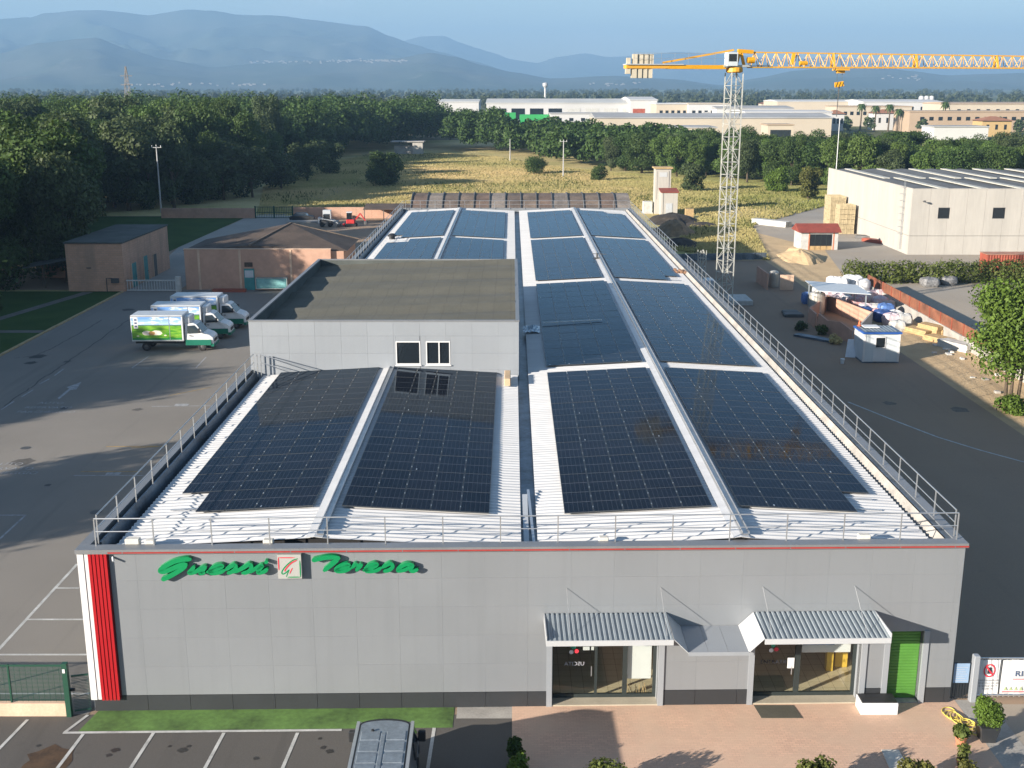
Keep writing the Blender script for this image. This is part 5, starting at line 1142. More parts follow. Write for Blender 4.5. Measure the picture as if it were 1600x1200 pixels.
for k in range(10):
    z0, z1 = .4+2.82*k, .4+2.82*(k+1); mb = MB(); lattice(mb, (CX,CY,z0), (CX,CY,z1-.03), .72, 2, .12, .055)
    for i in range(3): mb.bar((CX-.2,CY-.3,z0+.9*i), (CX+.2,CY-.3,z0+.9*i), .03)
    mb.build('mast_section', 'crane_grey', cr)
for dx in (-1.6, 1.6): MB().box(CX+dx-.8,CX+dx+.8,CY-2.2,CY+2.2,0,.55).build('ballast_base', 'ballast', cr)
MB().box(CX-2.4,CX+2.4,CY-.3,CY+.3,.56,.9).box(CX-.3,CX+.3,CY-2.2,CY-.32,.56,.88).build('base_frame', 'crane_grey', cr)
jd = Vector((39.8, 7.2, 0)).normalized(); js = Vector((-jd.y, jd.x, 0)); JZ = 29.18
def J(l, s=0.0, z=0.0): return Vector((CX, CY, JZ+z)) + jd*l + js*s
MB().lathe((CX,CY,28.56), [(.75,0),(.95,.12),(.95,.5),(.8,.62)], 16).build('slewing_ring', 'crane_orange', cr)
MB().bar(J(-1.5,0,.12), J(1.6,0,.12), 1.5, .22).build('slewing_platform', 'crane_grey', cr)
cab = MB(); 
for a in (0,): cab.bar(J(-1.25,-.55,.85), J(-.05,-.55,.85), 1.0, 1.45)
cb = cab.build('operator_cab', 'crane_cab', cr)
MB().bar(J(-1.1,-1.06,1.0), J(-.2,-1.06,1.0), .03, .8).build('cab_window', 'glass_dark', cb)
MB().bar(J(.15,0,.2), J(.55,0,1.9), .35).bar(J(1.1,0,.2), J(.6,0,1.9), .3).bar(J(.3,0,1.75), J(2.1,0,1.65), .4).build('tower_head', 'crane_yellow', cr)
MB().tube([J(1.35,-.35,.75), J(2.15,-.35,.75)], .34, 12).build('hoist_motor', 'crane_yellow', cr)
MB().bar(J(1.4,-.6,.2), J(3.8,-.6,.2), .5, .05).build('service_platform', 'steel_dark', cr)
# jib: triangular truss, one piece per section
for k in range(9):
    a, b_ = 1.7+5.1*k, 1.7+5.1*(k+1)-.04; mb = MB(); th = 1.62-.04*k
    for s in (-.55, .55): mb.bar(J(a,s,.0), J(b_,s,.0), .15)
    mb.bar(J(a,0,th), J(b_,0,th-.04), .14); n = 4
    for i in range(n):
        q0, q1 = a+(b_-a)*i/n, a+(b_-a)*(i+1)/n; qm = (q0+q1)/2; mb.bar(J(q0,-.55,0), J(q0,.55,0), .06)
        for s in (-.55, .55): mb.bar(J(q0,s,0), J(qm,0,th), .06); mb.bar(J(qm,0,th), J(q1,s,0), .06)
    if k % 2 == 1: mb.bar(J(b_-.1,-.5,0), J(b_-.1,0,th), .2); mb.bar(J(b_-.1,.5,0), J(b_-.1,0,th), .2)
    mb.build('jib_section', 'crane_orange', cr)
MB().bar(J(6.7,-.2,.3), J(6.9,-.2,1.5), .35).build('winch_bracket', 'crane_yellow', cr); MB().tube([J(7.6,-.3,.45), J(8.5,-.3,.45)], .25, 10).build('trolley_winch', 'crane_yellow', cr)
tr = MB().bar(J(12.0,0,-.22), J(13.6,0,-.22), 1.2, .22).bar(J(12.3,0,-.45), J(13.2,0,-.45), .5, .35).build('trolley', 'crane_orange', cr)
hk = MB(); c = J(12.7,0,-2.05); hk.bar(c+Vector((-.5,0,.12)), c+Vector((.5,0,.28)), .25, .55).build('hook_block', 'crane_yellow', cr)
for k in range(3): MB().bar(c+Vector((-.42+.33*k,-.14,-.1)), c+Vector((-.22+.33*k,-.14,.45)), .10, .02).build('hook_stripe', 'ink_dark', cr)
MB().tube([J(12.4,0,-.4), c+Vector((-.3,0,.3))], .02, 5).tube([J(13.0,0,-.4), c+Vector((.3,0,.3))], .02, 5).tube([c, c+Vector((0,0,-.6))], .08, 6).tube([c+Vector((0,0,-.6)), c+Vector((-.05,0,-3.4))], .05, 5).build('hoist_rope', 'steel_dark', cr)
# counter-jib with tie, walkway and ballast
for s in (-.5, .5): MB().bar(J(-1.2,s,.0), J(-7.9,s,.0), .22, .42).build('counter_jib_beam', 'crane_yellow', cr)
MB().bar(J(-7.9,0,.0), J(-12.7,0,.0), 1.2, .36).build('counter_jib_end', 'crane_orange', cr); MB().bar(J(-6.2,0,.26), J(-12.75,0,.26), 1.5, .10).build('walkway', 'awning_white', cr)
MB().bar(J(-8.4,0,.45), J(-.2,0,1.85), .24, .2).build('tie_bar', 'crane_orange', cr)
MB().bar(J(-7.4,-.56,.1), J(-6.3,-.56,.1), .02, .3).build('maker_plate', 'paper_white', cr)
MB().bar(J(-7.0,-.575,.12), J(-6.5,-.575,.12), .012, .12).build('plate_mark', 'ink_red', cr)
hr = MB()
for k in range(8): hr.bar(J(-11.9+1.55*k,-.75,.3), J(-11.9+1.55*k,-.75,1.45), .03)
hr.bar(J(-11.9,-.75,1.45), J(-1.2,-.75,1.45), .03); hr.bar(J(-11.9,-.75,.9), J(-1.2,-.75,.9), .025); hr.build('walkway_rail', 'rail_steel', cr)
for k in range(4): MB().bar(J(-9.8-.60*k,0,.31), J(-9.8-.60*k,0,1.35), .57, 1.0).build('counterweight', 'ballast', cr); MB().bar(J(-9.9-.60*k,0,-1.2), J(-9.9-.60*k,0,-.2), .57, 1.0).build('counterweight', 'ballast', cr)
MB().bar(J(-12.35,0,.31), J(-12.35,0,.95), .4, 1.0).build('counterweight', 'ballast', cr); MB().bar(J(-12.4,0,-.75), J(-12.4,0,-.2), .5, 1.0).build('counterweight', 'ballast', cr)
cr.scale = (CS, CS, CS)
lm = thing('lattice_post', 'short grey lattice post standing by the guardrail gap below the crane', 'lattice post', (20.4, 122, 0)); mb = MB(); lattice(mb, (20.4,122,0), (20.4,122,5.2), .33, 6, .08, .05); mb.build('lattice_frame', 'crane_grey', lm)
MB().box(20.0,20.8,121.6,122.4,-.02,.2).build('foot', 'concrete', lm)
# site fence strip behind the crane
sf = thing('site_fence', 'low grey sheet hoarding along the building site behind the crane', 'fence', (30, 149, 0))
for k in range(9): MB().box(19+1.65*k,19+1.65*k+1.6,149.3+.2*k,149.36+.2*k,0,.9).build('hoarding_panel', 'gutter_metal', sf)
# ================================================================ TRANSFORMER TOWER and things beside it
tw = thing('transformer_tower', 'cream transformer tower with flat cap and lower red-roofed annex', 'tower', (28, 209, 0))
MB().box(25.9,28.7,208.6,211.4,-.1,8.05).build('tower_wall', 'cream_plaster', tw); MB().box(25.6,29.0,208.3,211.7,8.052,8.3).build('tower_cap', 'wood_pale', tw)
MB().box(26.25,28.35,208.56,208.597,2.6,7.6).build('recessed_panel', 'cream_plaster', tw); MB().box(26.6,28.0,208.52,208.558,6.6,7.4).build('vent_panel', 'awning_white', tw); MB().box(26.22,26.25,208.54,208.6,2.6,7.6).box(28.35,28.38,208.54,208.6,2.6,7.6).build('panel_edge', 'steel_dark', tw)
MB().box(26.7,29.6,205.4,208.55,-.1,4.05).build('annex_wall', 'cream_plaster', tw); MB().add([(26.5,205.2,4.06),(29.8,205.2,4.06),(29.8,208.58,4.5),(26.5,208.58,4.5),(26.5,205.2,4.2),(29.8,205.2,4.2),(29.8,208.58,4.64),(26.5,208.58,4.64)], [(3,2,1,0),(4,5,6,7),(0,1,5,4),(1,2,6,5),(2,3,7,6),(3,0,4,7)]).build('annex_roof', 'roof_red', tw)
dd = MB().box(27.5,28.7,205.35,205.395,0,2.2).build('door', 'awning_white', tw)
for k in range(2): MB().box(27.6+.55*k,28.05+.55*k,205.33,205.349,1.1,2.05).build('door_panel', 'truck_roof', dd)
MB().box(27.0,27.05,205.36,205.395,0,4.0).build('drainpipe', 'steel_dark', tw)
one('generator_box', MB().cbox(23.9,25.6,209.2,211,.15,2.1,.08).box(23.8,25.7,209.1,211.1,-.05,.15), 'white_dirty', 'white generator box on a slab beside the transformer tower', 'generator')
def heap(cx, cy, rx, ry, h, m, label, seed):
    n, k = 22, 9; P = []
    for j in range(k):
        f = j/(k-1); row = []
        for i in range(n+1):
            a = 2*math.pi*(i % n)/n; q_ = mnoise.noise(Vector((math.cos(a)*1.5+seed, math.sin(a)*1.5, f*2)))*.35
            row.append((cx+rx*(1-f)*(1+q_)*math.cos(a), cy+ry*(1-f)*(1+q_)*math.sin(a), h*(1-(1-f)**1.6)*(1+.5*q_)-.05))
        P.append(row)
    return one('soil_heap', MB().grid(P), m, label, 'soil heap', 'soil heaps along the yard edge')
heap(27.5, 196, 4.6, 7.0, 1.5, 'soil_dark', 'large dark soil heap in front of the transformer tower', 1); heap(25.5, 180, 3.2, 6.0, 2.1, 'soil_tan', 'brown rubble heap beside the roof guardrail', 2)
heap(31.5, 190, 3.6, 3.2, .6, 'soil_dark', 'low dark soil heap behind the rubble', 3); heap(38.5, 152, 2.6, 6.5, 1.3, 'sand', 'sandy mound beside the hoarding', 4); heap(24.5, 166, 3.0, 5.0, 1.0, 'soil_dark', 'dark earth heap by the lattice post', 5)
one('spool_crate', MB().box(30.6,32.0,202,203.2,0,1.5), 'wood_pale', 'brown wooden crate in the grass beside the transformer annex', 'crate')
# ================================================================ PALE WAREHOUSE on the right
wh = thing('warehouse', 'long cream concrete warehouse with grey roof and pale skylight strips', 'warehouse', (54, 155.3, 0))
WX0, WX1, WY0, WY1, WZ = 54.0, 118.0, 155.3, 197.5, 8.9
MB().box(WX0+.2,WX1,WY0+.2,WY1,-.05,WZ-.7).build('wall_core', 'cream_plaster', wh)
WW = [(57.7,59.3),(65.1,66.8)]
x = WX0
while x < WX1-.1:      # tall precast panels
    x2 = min(x+2.5, WX1); holes = [w_ for w_ in WW if w_[0] < x2 and w_[1] > x]
    rects = [(x, x2, 0, 2.55), (x, x2, 2.6, WZ)]
    if holes:
        a, b_ = max(holes[0][0], x), min(holes[0][1], x2); rects = [(x,x2,0,2.55),(x,x2,2.6,4.9),(x,x2,6.4,WZ)] + ([(x,a,4.9,6.4)] if a > x+.01 else []) + ([(b_,x2,4.9,6.4)] if b_ < x2-.01 else [])
    for r in rects: MB().box(r[0]+.012,r[1]-.012,WY0,WY0+.198,r[2],r[3]).build('wall_panel', 'cream_plaster', wh)
    x = x2
y = WY0+.2
while y < WY1-.1:
    y2 = min(y+2.5, WY1)
    for z0, z1 in ((0,2.55),(2.6,WZ)): MB().box(WX0,WX0+.198,y+.012,y2-.012,z0,z1).build('wall_panel', 'cream_plaster', wh)
    y = y2
for a, b_ in WW:
    w_ = MB().box(a,b_,WY0+.10,WY0+.16,4.9,6.4).build('window', 'steel_dark', wh); MB().box(a+.08,b_-.08,WY0+.09,WY0+.098,4.98,6.32).build('window_pane', 'glass_dark', w_)
# roof: shallow folds along the depth, skylight strips between
P = []; n = 26
for j in (0, 1, 2): P.append([(WX0+.3+(WX1-WX0-.3)*i/n, WY0+.3+(WY1-WY0-.4)*j/2, WZ-.35+(.28 if i % 2 else 0)) for i in range(n+1)])
MB().grid(P).build('roof_deck', mat('roof_slate', (.10,.105,.11), .8, var=.2, scale=.5), wh)
for k in range(11):
    x = WX0+3.0+5.4*k
    for y0_, y1_, dx in ((WY0+1.0,WY0+21,1.2),(WY0+20,WY1-1.2,-.6)): MB().box(x+dx,x+dx+.95,y0_,y1_,WZ-.12,WZ+.02).build('skylight_strip', mat('skylight', (.46,.45,.40), .6, var=.15), wh)
MB().box(WX0-.03,WX1,WY0-.03,WY0+.22,WZ+.002,WZ+.05).box(WX0-.03,WX0+.22,WY0+.23,WY1,WZ+.002,WZ+.05).build('parapet_cap', 'cream_plaster', wh)
ld = MB()
for s in (0, .45): ld.bar((WX0-.14,WY0+2.6+s,.4), (WX0-.14,WY0+2.6+s,WZ+1.1), .05)
for k in range(32): ld.bar((WX0-.14,WY0+2.6,.5+.28*k), (WX0-.14,WY0+3.05,.5+.28*k), .03)
for k in range(8): ld.tube([(WX0-.14+.0,WY0+2.45,2.6+.9*k),(WX0-.55,WY0+2.5,2.6+.9*k),(WX0-.68,WY0+2.82,2.6+.9*k),(WX0-.55,WY0+3.15,2.6+.9*k),(WX0-.14,WY0+3.2,2.6+.9*k)], .025, 5)
ld.build('caged_ladder', 'aluminium', wh)
MB().bar((WX0+1.5,WY0-.02,7.2),(WX0+1.5,WY0-.55,7.3),.08).cbox(WX0+1.35,WX0+1.65,WY0-.8,WY0-.5,7.2,7.4,.02).build('wall_lamp', 'steel_dark', wh)
# stacked wooden crates against its side wall
def crate_mesh():
    mb = MB(); w, d, h = 1.16, 1.16, .74
    for k in range(4):
        z = .06+.17*k
        for a, b_ in (((0,0),(w,0)),((0,d),(w,d)),((0,0),(0,d)),((w,0),(w,d))): mb.bar((a[0],a[1],z+.06), (b_[0],b_[1],z+.06), .03, .13)
    for x in (0, w/2, w):
        for y in (0, d): mb.box(x-.04,x+.04,y-.04,y+.04,0,h)
    mb.box(.02,w-.02,.02,d-.02,.0,.05); me = bpy.data.meshes.new('wooden_crate'); me.from_pydata(mb.v, [], mb.f); me.materials.append(MATS['crate_wood']); return me
mat('crate_wood', (.44,.36,.22), .85, var=.25, scale=3); CM = crate_mesh()
for si, (x0, y0_, cols, deep, high) in enumerate(((51.0,178.5,2,2,6),(51.2,184.5,2,3,7))):
    for i in range(cols):
        for j in range(deep):
            for k in range(high): link('wooden_crate', CM, None, (x0+1.2*i+rnd.uniform(-.03,.03), y0_+1.22*j, .76*k), label=('slatted wooden crate in the lower stack beside the warehouse wall', 'slatted wooden crate in the taller stack beside the warehouse wall')[si], category='crate', group=('crates in the lower stack', 'crates in the taller stack')[si])
# kiosk with red-brown roof
ks = thing('gate_kiosk', 'small white kiosk with reddish brown gabled roof and glazed front', 'kiosk', (43, 162, 0))
KX0, KX1, KY0, KY1 = 40.6, 45.8, 160.2, 164.2
MB().box(KX0,KX0+1.2,KY0,KY0+.2,0,2.45).box(KX1-.8,KX1,KY0,KY0+.2,0,2.45).box(KX0,KX0+.2,KY0+.2,KY1,0,2.45).box(KX1-.2,KX1,KY0+.2,KY1,0,2.45).box(KX0+.2,KX1-.2,KY1-.2,KY1,0,2.45).box(KX0+1.2,KX1-.8,KY0,KY0+.2,2.2,2.45).build('wall', 'white_dirty', ks)
MB().add([(KX0-.4,KY0-.4,2.46),(KX1+.4,KY0-.4,2.46),(KX1+.4,(KY0+KY1)/2,3.5),(KX0-.4,(KY0+KY1)/2,3.5),(KX1+.4,KY1+.4,2.46),(KX0-.4,KY1+.4,2.46)], [(0,1,2,3),(3,2,4,5),(0,3,5),(1,4,2),(0,5,4,1)]).build('roof', 'roof_red', ks)
for k in range(4): w_ = MB().box(KX0+1.2+.8*k,KX0+1.27+.8*k,KY0+.05,KY0+.12,.0,2.2).build('window_mullion', 'door_frame', ks)
MB().box(KX0+1.27,KX1-.8,KY0+.07,KY0+.10,.55,2.2).build('window_pane', 'glass_dark', ks); MB().box(KX0+1.27,KX1-.8,KY0+.05,KY0+.12,.0,.54).build('window_apron', 'wood_pale', ks)
for x in (KX0+1.05, KX1-.7): MB().box(x,x+.18,KY0-.02,KY0-.002,0,2.4).build('pilaster', 'terracotta', ks)
# things lying about in that yard
def plank_pile(name, c, l, w, h, rz, m, label, n=6, group=None, cat='timber'):
    T_ = thing(name, label, cat, c, group); T_.rotation_euler.z = rz
    for k in range(n):
        zz = h*(k//2)/(max(1, n//2)); link('plank', None, T_) if False else None
        mb = MB().box(-l/2+rnd.uniform(-.1,.1), l/2+rnd.uniform(-.1,.1), -w/2+(k%2)*w/2+.01, -w/2+(k%2+1)*w/2-.01, zz, zz+h/max(1,n//2)-.01)
        me = bpy.data.meshes.new('plank'); me.from_pydata(mb.v, [], mb.f); me.materials.append(MATS[m]); link('plank', me, T_)
    return T_
v = G(1205,352); plank_pile('plank_pile', (v.x,v.y,0), 7.0, 1.6, .9, R(-50), 'white_dirty', 'long pale stack of boards lying in the yard behind the kiosk', 8)
v = G(1375,380); plank_pile('plank_pile', (v.x,v.y,0), 6.0, 1.2, .5, R(-60), 'container_red', 'reddish boards lying along the warehouse foot', 6)
v = G(1352,372); plank_pile('plank_pile', (v.x,v.y,0), 2.6, 1.6, .4, R(-40), 'steel_dark', 'dark sheets heaped beside the reddish boards', 4, cat='sheets')
ct = thing('shipping_container', 'red-brown corrugated shipping container behind the hedge', 'container', (63, 138.3, 0)); cy0, cy1 = 137.0, 139.4
ys_ = []; 
for k in range(36): x = 57.4+12.0*k/36; ys_ += [(x,0),(x+.12,0),(x+.17,.05),(x+.29,.05)]
ys_.append((69.4,0)); MB().grid([[(x,cy0+d,.15) for x,d in ys_],[(x,cy0+d,2.55) for x,d in ys_]]).build('side_wall', 'container_red', ct)
MB().box(57.4,69.4,cy0+.06,cy1,.1,2.5).build('container_shell', 'container_red', ct); MB().box(57.3,69.5,cy0-.05,cy1+.05,2.551,2.62).build('container_roof', mat('container_top', (.40,.20,.13), .7, var=.3), ct)
hd = thing('hedge', 'long dense green hedge along the neighbouring yard', 'hedge', (58, 132.5, 0))
rng = np.random.default_rng(12); C = [(k*1.5-18, rng.normal()*.3, 1.0+.25*rng.random()) for k in range(30)]; V, Fq = leaves(rng, C, [(1.35,1.9,1.2+.25*rng.random()) for _ in C], 26000, .13, shell=.6); link('foliage', npmesh('foliage', V, Fq, 'leaf_hedge'), hd)
tkm = MB()
for k in range(24): tkm.tube([(40.5+1.5*k,132.5,-.05),(40.6+1.5*k,132.4,1.2)], [.05,.02], 5)
tkm.build('stems', 'bark', hd, kind='stuff')
bundles = []
for k, (px, py) in enumerate(((1452,447),(1480,444))):
    v = G(px, py); bundles.append((v.x, v.y, k))
# ================================================================ BOUNDARY WALL with orange screen
bw = thing('boundary_wall', 'low concrete wall topped by a rusty orange screen along the sandy verge', 'wall', (39.5, 95, 0))
for k in range(24):
    y0_ = 58.5+2.8*k; MB().box(39.4,39.65,y0_,y0_+2.78,-.05,.95+.03*(k%2)).build('wall_block', 'concrete', bw); MB().box(39.5,39.55,y0_+.03,y0_+2.75,.99,2.0).build('screen_panel', 'mesh_orange', bw); MB().bar((39.47,y0_,.9),(39.47,y0_,2.05),.06).build('screen_post', 'container_red', bw)
# ================================================================ YARD: cabin, compound, canopy, bags
cb = thing('site_cabin', 'small pale blue site cabin with blue roof edge and one window', 'cabin', (30.4, 93, 0))
MB().box(28.95,31.85,91.65,94.2,.1,2.42).build('cabin_wall', mat('cabin_panel', (.52,.56,.58), .5, var=.06, scale=1), cb)
for x, y in ((28.9,91.6),(31.75,91.6),(28.9,94.1),(31.75,94.1)): MB().box(x,x+.16,y,y+.16,.1,2.44).build('corner_post', 'trim_white', cb)
MB().box(28.8,32.0,91.5,94.35,2.445,2.58).build('roof_edge', mat('cabin_blue', (.02,.09,.34), .4, var=.1), cb); MB().box(28.95,31.85,91.65,94.2,2.585,2.62).build('roof_deck', 'gutter_metal', cb)
for k in range(9): MB().box(29.05+.31*k,29.11+.31*k,91.7,94.15,2.622,2.655).build('roof_rib', 'awning_metal', cb)
MB().box(28.9,31.9,91.6,94.25,-.02,.098).build('cabin_base', 'gutter_metal', cb)
wn = MB().box(29.85,30.72,91.60,91.648,1.25,2.2).build('window', 'trim_white', cb); MB().box(29.93,30.64,91.58,91.599,1.33,2.12).build('window_pane', 'glass_dark', wn); MB().box(29.75,30.8,91.62,91.648,.15,1.2).build('lower_panel', 'white_plastic', cb)
one('loose_boards', MB().cbox(29.3,30.6,93.0,94.0,2.66,2.74,.01), 'white_plastic', 'white board lying on top of the site cabin roof', 'board'); one('orange_cone', MB().lathe((29.15,93.9,2.66), [(.2,0),(.2,.03),(.12,.04),(.04,.5),(.03,.52)], 10), mat('cone_orange', (.7,.12,.02), .5), 'orange traffic cone on the site cabin roof', 'cone')
A, Bq, Cq, Dq, Eq = G(1262,503), G(1275,513), G(1333,538), G(1362,512), G(1292,482)
cw = thing('pump_compound', 'roofless pink-walled enclosure round a metal tank', 'enclosure', (A.x, A.y, 0))
def wall_seg(a, b_, h0, h1, name='wall_section', th=.16, m='pink_plaster'):
    d = (b_-a).normalized(); s = Vector((-d.y, d.x, 0))*th; q = [a, b_, b_+s, a+s]; hs = [h0, h1, h1, h0]
    return MB().add([(v.x,v.y,-.05) for v in q]+[(v.x,v.y,h) for v,h in zip(q,hs)], [(3,2,1,0),(4,5,6,7),(0,1,5,4),(1,2,6,5),(2,3,7,6),(3,0,4,7)]).build(name, m, cw)
B1 = Bq.lerp(Cq, .30); B2 = Bq.lerp(Cq, .62)
wall_seg(A, Bq-Vector((.12,0,0)), 1.4, 1.4); wall_seg(Bq+Vector((.1,-.1,0)), B1, 1.45, 1.15); wall_seg(B1+(B2-B1)*.001, B2, 1.15, 1.5); wall_seg(B2+(Cq-B2)*.001, Cq, 1.5, 1.1); wall_seg(Cq+Vector((.05,.1,0)), Dq, 1.1, 1.5, m='cream_plaster'); wall_seg(Dq, Eq, 1.5, 1.4); wall_seg(Eq, A+Vector((.1,.2,0)), 1.4, 1.4)
one('metal_tank', MB().lathe((A.x*.42+Dq.x*.58-1.2, 113.0, 0), [(.78,0),(.8,.1),(.8,1.95),(.72,2.12),(.35,2.28),(.3,2.4),(.05,2.42)], 20), 'tank_metal', 'upright grey metal tank inside the pink-walled enclosure', 'tank', smooth=False)
cn = thing('canopy_roof', 'light grey sheet canopy on thin posts over the pink enclosure', 'canopy', (32, 115, 0)); q = [G(1258,439.3,2.45), G(1279,455.3,2.45), G(1361,460.7,2.45), G(1339,446,2.45)]
MB().add([(v.x,v.y,2.45) for v in q]+[(v.x,v.y,2.52) for v in q], [(3,2,1,0),(4,5,6,7),(0,1,5,4),(1,2,6,5),(2,3,7,6),(3,0,4,7)]).build('canopy_sheet', 'truck_roof', cn)
for f0, f1 in ((.06,.1),(.06,.9),(.94,.1),(.94,.9)):
    a = q[0].lerp(q[3], f0); b_ = q[1].lerp(q[2], f0); p_ = a.lerp(b_, f1); MB().box(p_.x-.06,p_.x+.06,p_.y-.06,p_.y+.06,0,2.449).build('post', 'awning_metal', cn)
def big_bag(x, y, w, h, m, label, seed, group):
    rr_ = random.Random(seed); n = 10; P = []
    for z, s in ((0,.9),(.25,1.05),(.6,1.06),(.88,.95),(1.0,.6),(1.02,.05)):
        row = []
        for i in range(n*2+1):
            a = 2*math.pi*(i % (n*2))/(n*2); sq = 1/max(abs(math.cos(a)), abs(math.sin(a)))**.75; row.append((x+w/2*s*sq*math.cos(a)*rr_.uniform(.93,1.05) if i < 2*n else P and None or 0, 0, 0) if False else (x+w/2*s*sq*math.cos(a)*(1+.05*math.sin(a*5+seed+z*7)), y+w/2*s*sq*math.sin(a)*(1+.05*math.cos(a*4+seed)), h*z+.03*math.sin(a*3+seed)))
        P.append(row)
    return one('bulk_bag', MB().grid(P), m, label, 'bulk bag', group)
for k, (px, py, zz) in enumerate(((1296,457,0),(1306,462,0),(1319,460,0),(1331,458,0),(1342,462,0),(1352,466,0),(1322,452,0),(1337,452,0),(1300,459,1.1),(1312,460,1.1),(1325,456,1.1),(1336,457,1.1),(1347,463,1.1))):
    v = G(px, py+6); big_bag(v.x, v.y, 1.3, 1.2, 'bag_white', ('plump white bulk bag in the bottom layer behind the canopy','plump white bulk bag on top of the pile behind the canopy')[zz > 0], k, 'white bulk bags behind the canopy').location.z = zz
for px, py, m_, lb in ((1264,474,'bag_blue','blue bulk bag with white top beside the canopy post'),(1300,478,'bag_mixed','pinkish wrapped bale left of the tank under the canopy'),(1334,482,'bag_red','red and white striped bale right of the tank'),(1358,470,'bag_mixed','large pinkish bale against the orange screen'),(1374,480,'bag_mixed','pink plastic bale next to the large bale'),(1384,492,'bag_blue','small blue bale by the concrete wall'),(1392,508,'bag_mixed','rounded pinkish bale near the timber'),(1410,508,'white_dirty','silver wrapped pallet nearest the timber stacks'),(1350,497,'tarp_blue','dark blue tarp bundle behind the cream enclosure wall'),(1378,502,'tarp_blue','dark blue bundle in the shade between two bales')):
    v = G(px, py); big_bag(v.x, v.y, 1.5, 1.15, m_, lb, px, 'wrapped bales in the yard')
mat('bundle_grey', (.06,.06,.065), .5, var=.6, scale=5, col2=(.26,.26,.26))
for x, y, k in bundles:
    o_ = big_bag(x, y, 1.9, 1.0, 'bundle_grey', ('dark grey wrapped bundle at the foot of the hedge', 'dark grey wrapped bundle with pale creases at the foot of the hedge')[k], k+3, 'wrapped bundles by the hedge'); o_.name = 'wrapped_bundle'
for k in range(14):     # more bales and sacks between canopy and wall
    px, py = ((1310,470),(1322,474),(1345,478),(1366,488),(1372,470),(1352,488),(1398,498),(1340,470),(1388,482),(1290,468),(1283,474),(1278,463),(1368,498),(1402,516))[k]; v = G(px, py)
    o_ = big_bag(v.x, v.y, rnd.uniform(1.0,1.4), rnd.uniform(.8,1.2), ('bag_mixed','bag_white','bag_red','white_dirty','bag_mixed')[k % 5], 'sack or bale in the crowded store between canopy and concrete wall', 60+k, 'sacks and bales in the crowded store')
for k, (px, py, l, w, h) in enumerate(((1432,520,3.2,1.3,.5),(1455,522,2.4,1.2,.9),(1470,534,3.0,1.3,.45),(1495,545,3.2,1.3,.65))):
    v = G(px, py); plank_pile('timber_stack', (v.x,v.y,0), l, w, h, R(-62), ('wood_pale','wood_pale','wood_pale','white_dirty')[k], ('flat stack of yellow boards beside the silver pallet','tall stack of yellow planks against the concrete wall','low stack of boards on the sandy verge','pale sheet-topped stack of brown boards at the verge end')[k], 6, 'timber stacks along the concrete wall')
v = G(1330,558); one('leaning_board', MB().add([(v.x-.5,v.y,.0),(v.x+.6,v.y-.3,.0),(v.x+1.0,v.y+.6,1.35),(v.x-.1,v.y+.9,1.35),(v.x-.5,v.y+.06,.0),(v.x+.6,v.y-.24,.0),(v.x+1.0,v.y+.66,1.35),(v.x-.1,v.y+.96,1.35)], [(0,1,2,3),(7,6,5,4),(0,4,5,1),(1,5,6,2),(2,6,7,3),(3,7,4,0)]), 'truck_roof', 'grey-white board leaning beside the site cabin', 'board')
v = G(1316,568); one('white_bucket', MB().lathe((v.x,v.y,0), [(.14,0),(.18,.38),(.19,.4),(.16,.4),(.02,.38)], 10), 'white_plastic', 'white bucket on the ground left of the site cabin', 'bucket')
v = G(1275,530); plank_pile('plank_pile', (v.x,v.y,0), 4.2, .9, .2, R(-48), 'gutter_metal', 'dark slab lying along the pink enclosure wall', 2, cat='slab')
v = G(1240,494); big_bag(v.x, v.y, 1.8, .45, 'tarp_blue', 'flat dark folded tarpaulin on the ground left of the enclosure', 44, None) if False else one('folded_tarp', MB().cbox(v.x-1.0,v.x+.9,v.y-.7,v.y+.6,0,.32,.1).cbox(v.x-.8,v.x+.8,v.y+.7,v.y+2.0,0,.3,.1), 'steel_dark', 'flat dark folded tarpaulin on the ground left of the enclosure', 'tarpaulin')
for i, (px, py, m_) in enumerate(((1282,522,'leaf_hedge'),(1303,536,'straw'),(1250,515,'leaf_olive'))):
    v = G(px, py); o_ = make_tree('weed_clump', ('weeds growing at the front of the pink enclosure wall','dry weeds and rubble at the low end of the pink wall','dark weeds between tarpaulin and pink enclosure')[i], 'plant', 300+i, .7, .8, 8, 900, .08, m_, base=.0); o_.location = (v.x, v.y-.3, 0)
# pink well walls near the crane
ww = thing('pink_walls', 'two short pink walls with a grey drum between them near the crane foot', 'walls', (29.5, 127, 0))
v = G(1209,452); MB().box(v.x-.9,v.x-.72,v.y-.3,v.y+5.2,-.05,1.85).build('wall_section', 'pink_plaster', ww); v = G(1229,453); MB().box(v.x-.75,v.x+.75,v.y,v.y+.2,-.05,1.7).build('wall_section', 'pink_pale', ww); MB().lathe((v.x-1.0,v.y+2.2,0), [(.55,0),(.55,1.6),(.4,1.8),(.02,1.9)], 14).build('grey_drum', 'tank_metal', ww)
one('white_slab', MB().cbox(22.8,25.2,117.5,121.5,0,.5,.05), 'white_dirty', 'pale grey slab lying beside the building below the crane', 'slab'); one('site_box', MB().cbox(20.6,22.4,124.5,126.5,0,1.5,.05), 'truck_roof', 'pale blue site box beside the roof edge below the crane', 'box')
for k in range(16):
    v = G(rnd.uniform(1430,1590), 0) if False else Vector((rnd.uniform(35.2,38.8), rnd.uniform(60,100), 0)); one('rubble_piece', MB().cbox(v.x,v.x+rnd.uniform(.15,.6),v.y,v.y+rnd.uniform(.15,.7),0,rnd.uniform(.05,.18),.02), rnd.choice(['white_dirty','concrete','stone_pale']), 'pale piece of rubble lying on the sandy verge', 'rubble', 'rubble on the sandy verge')
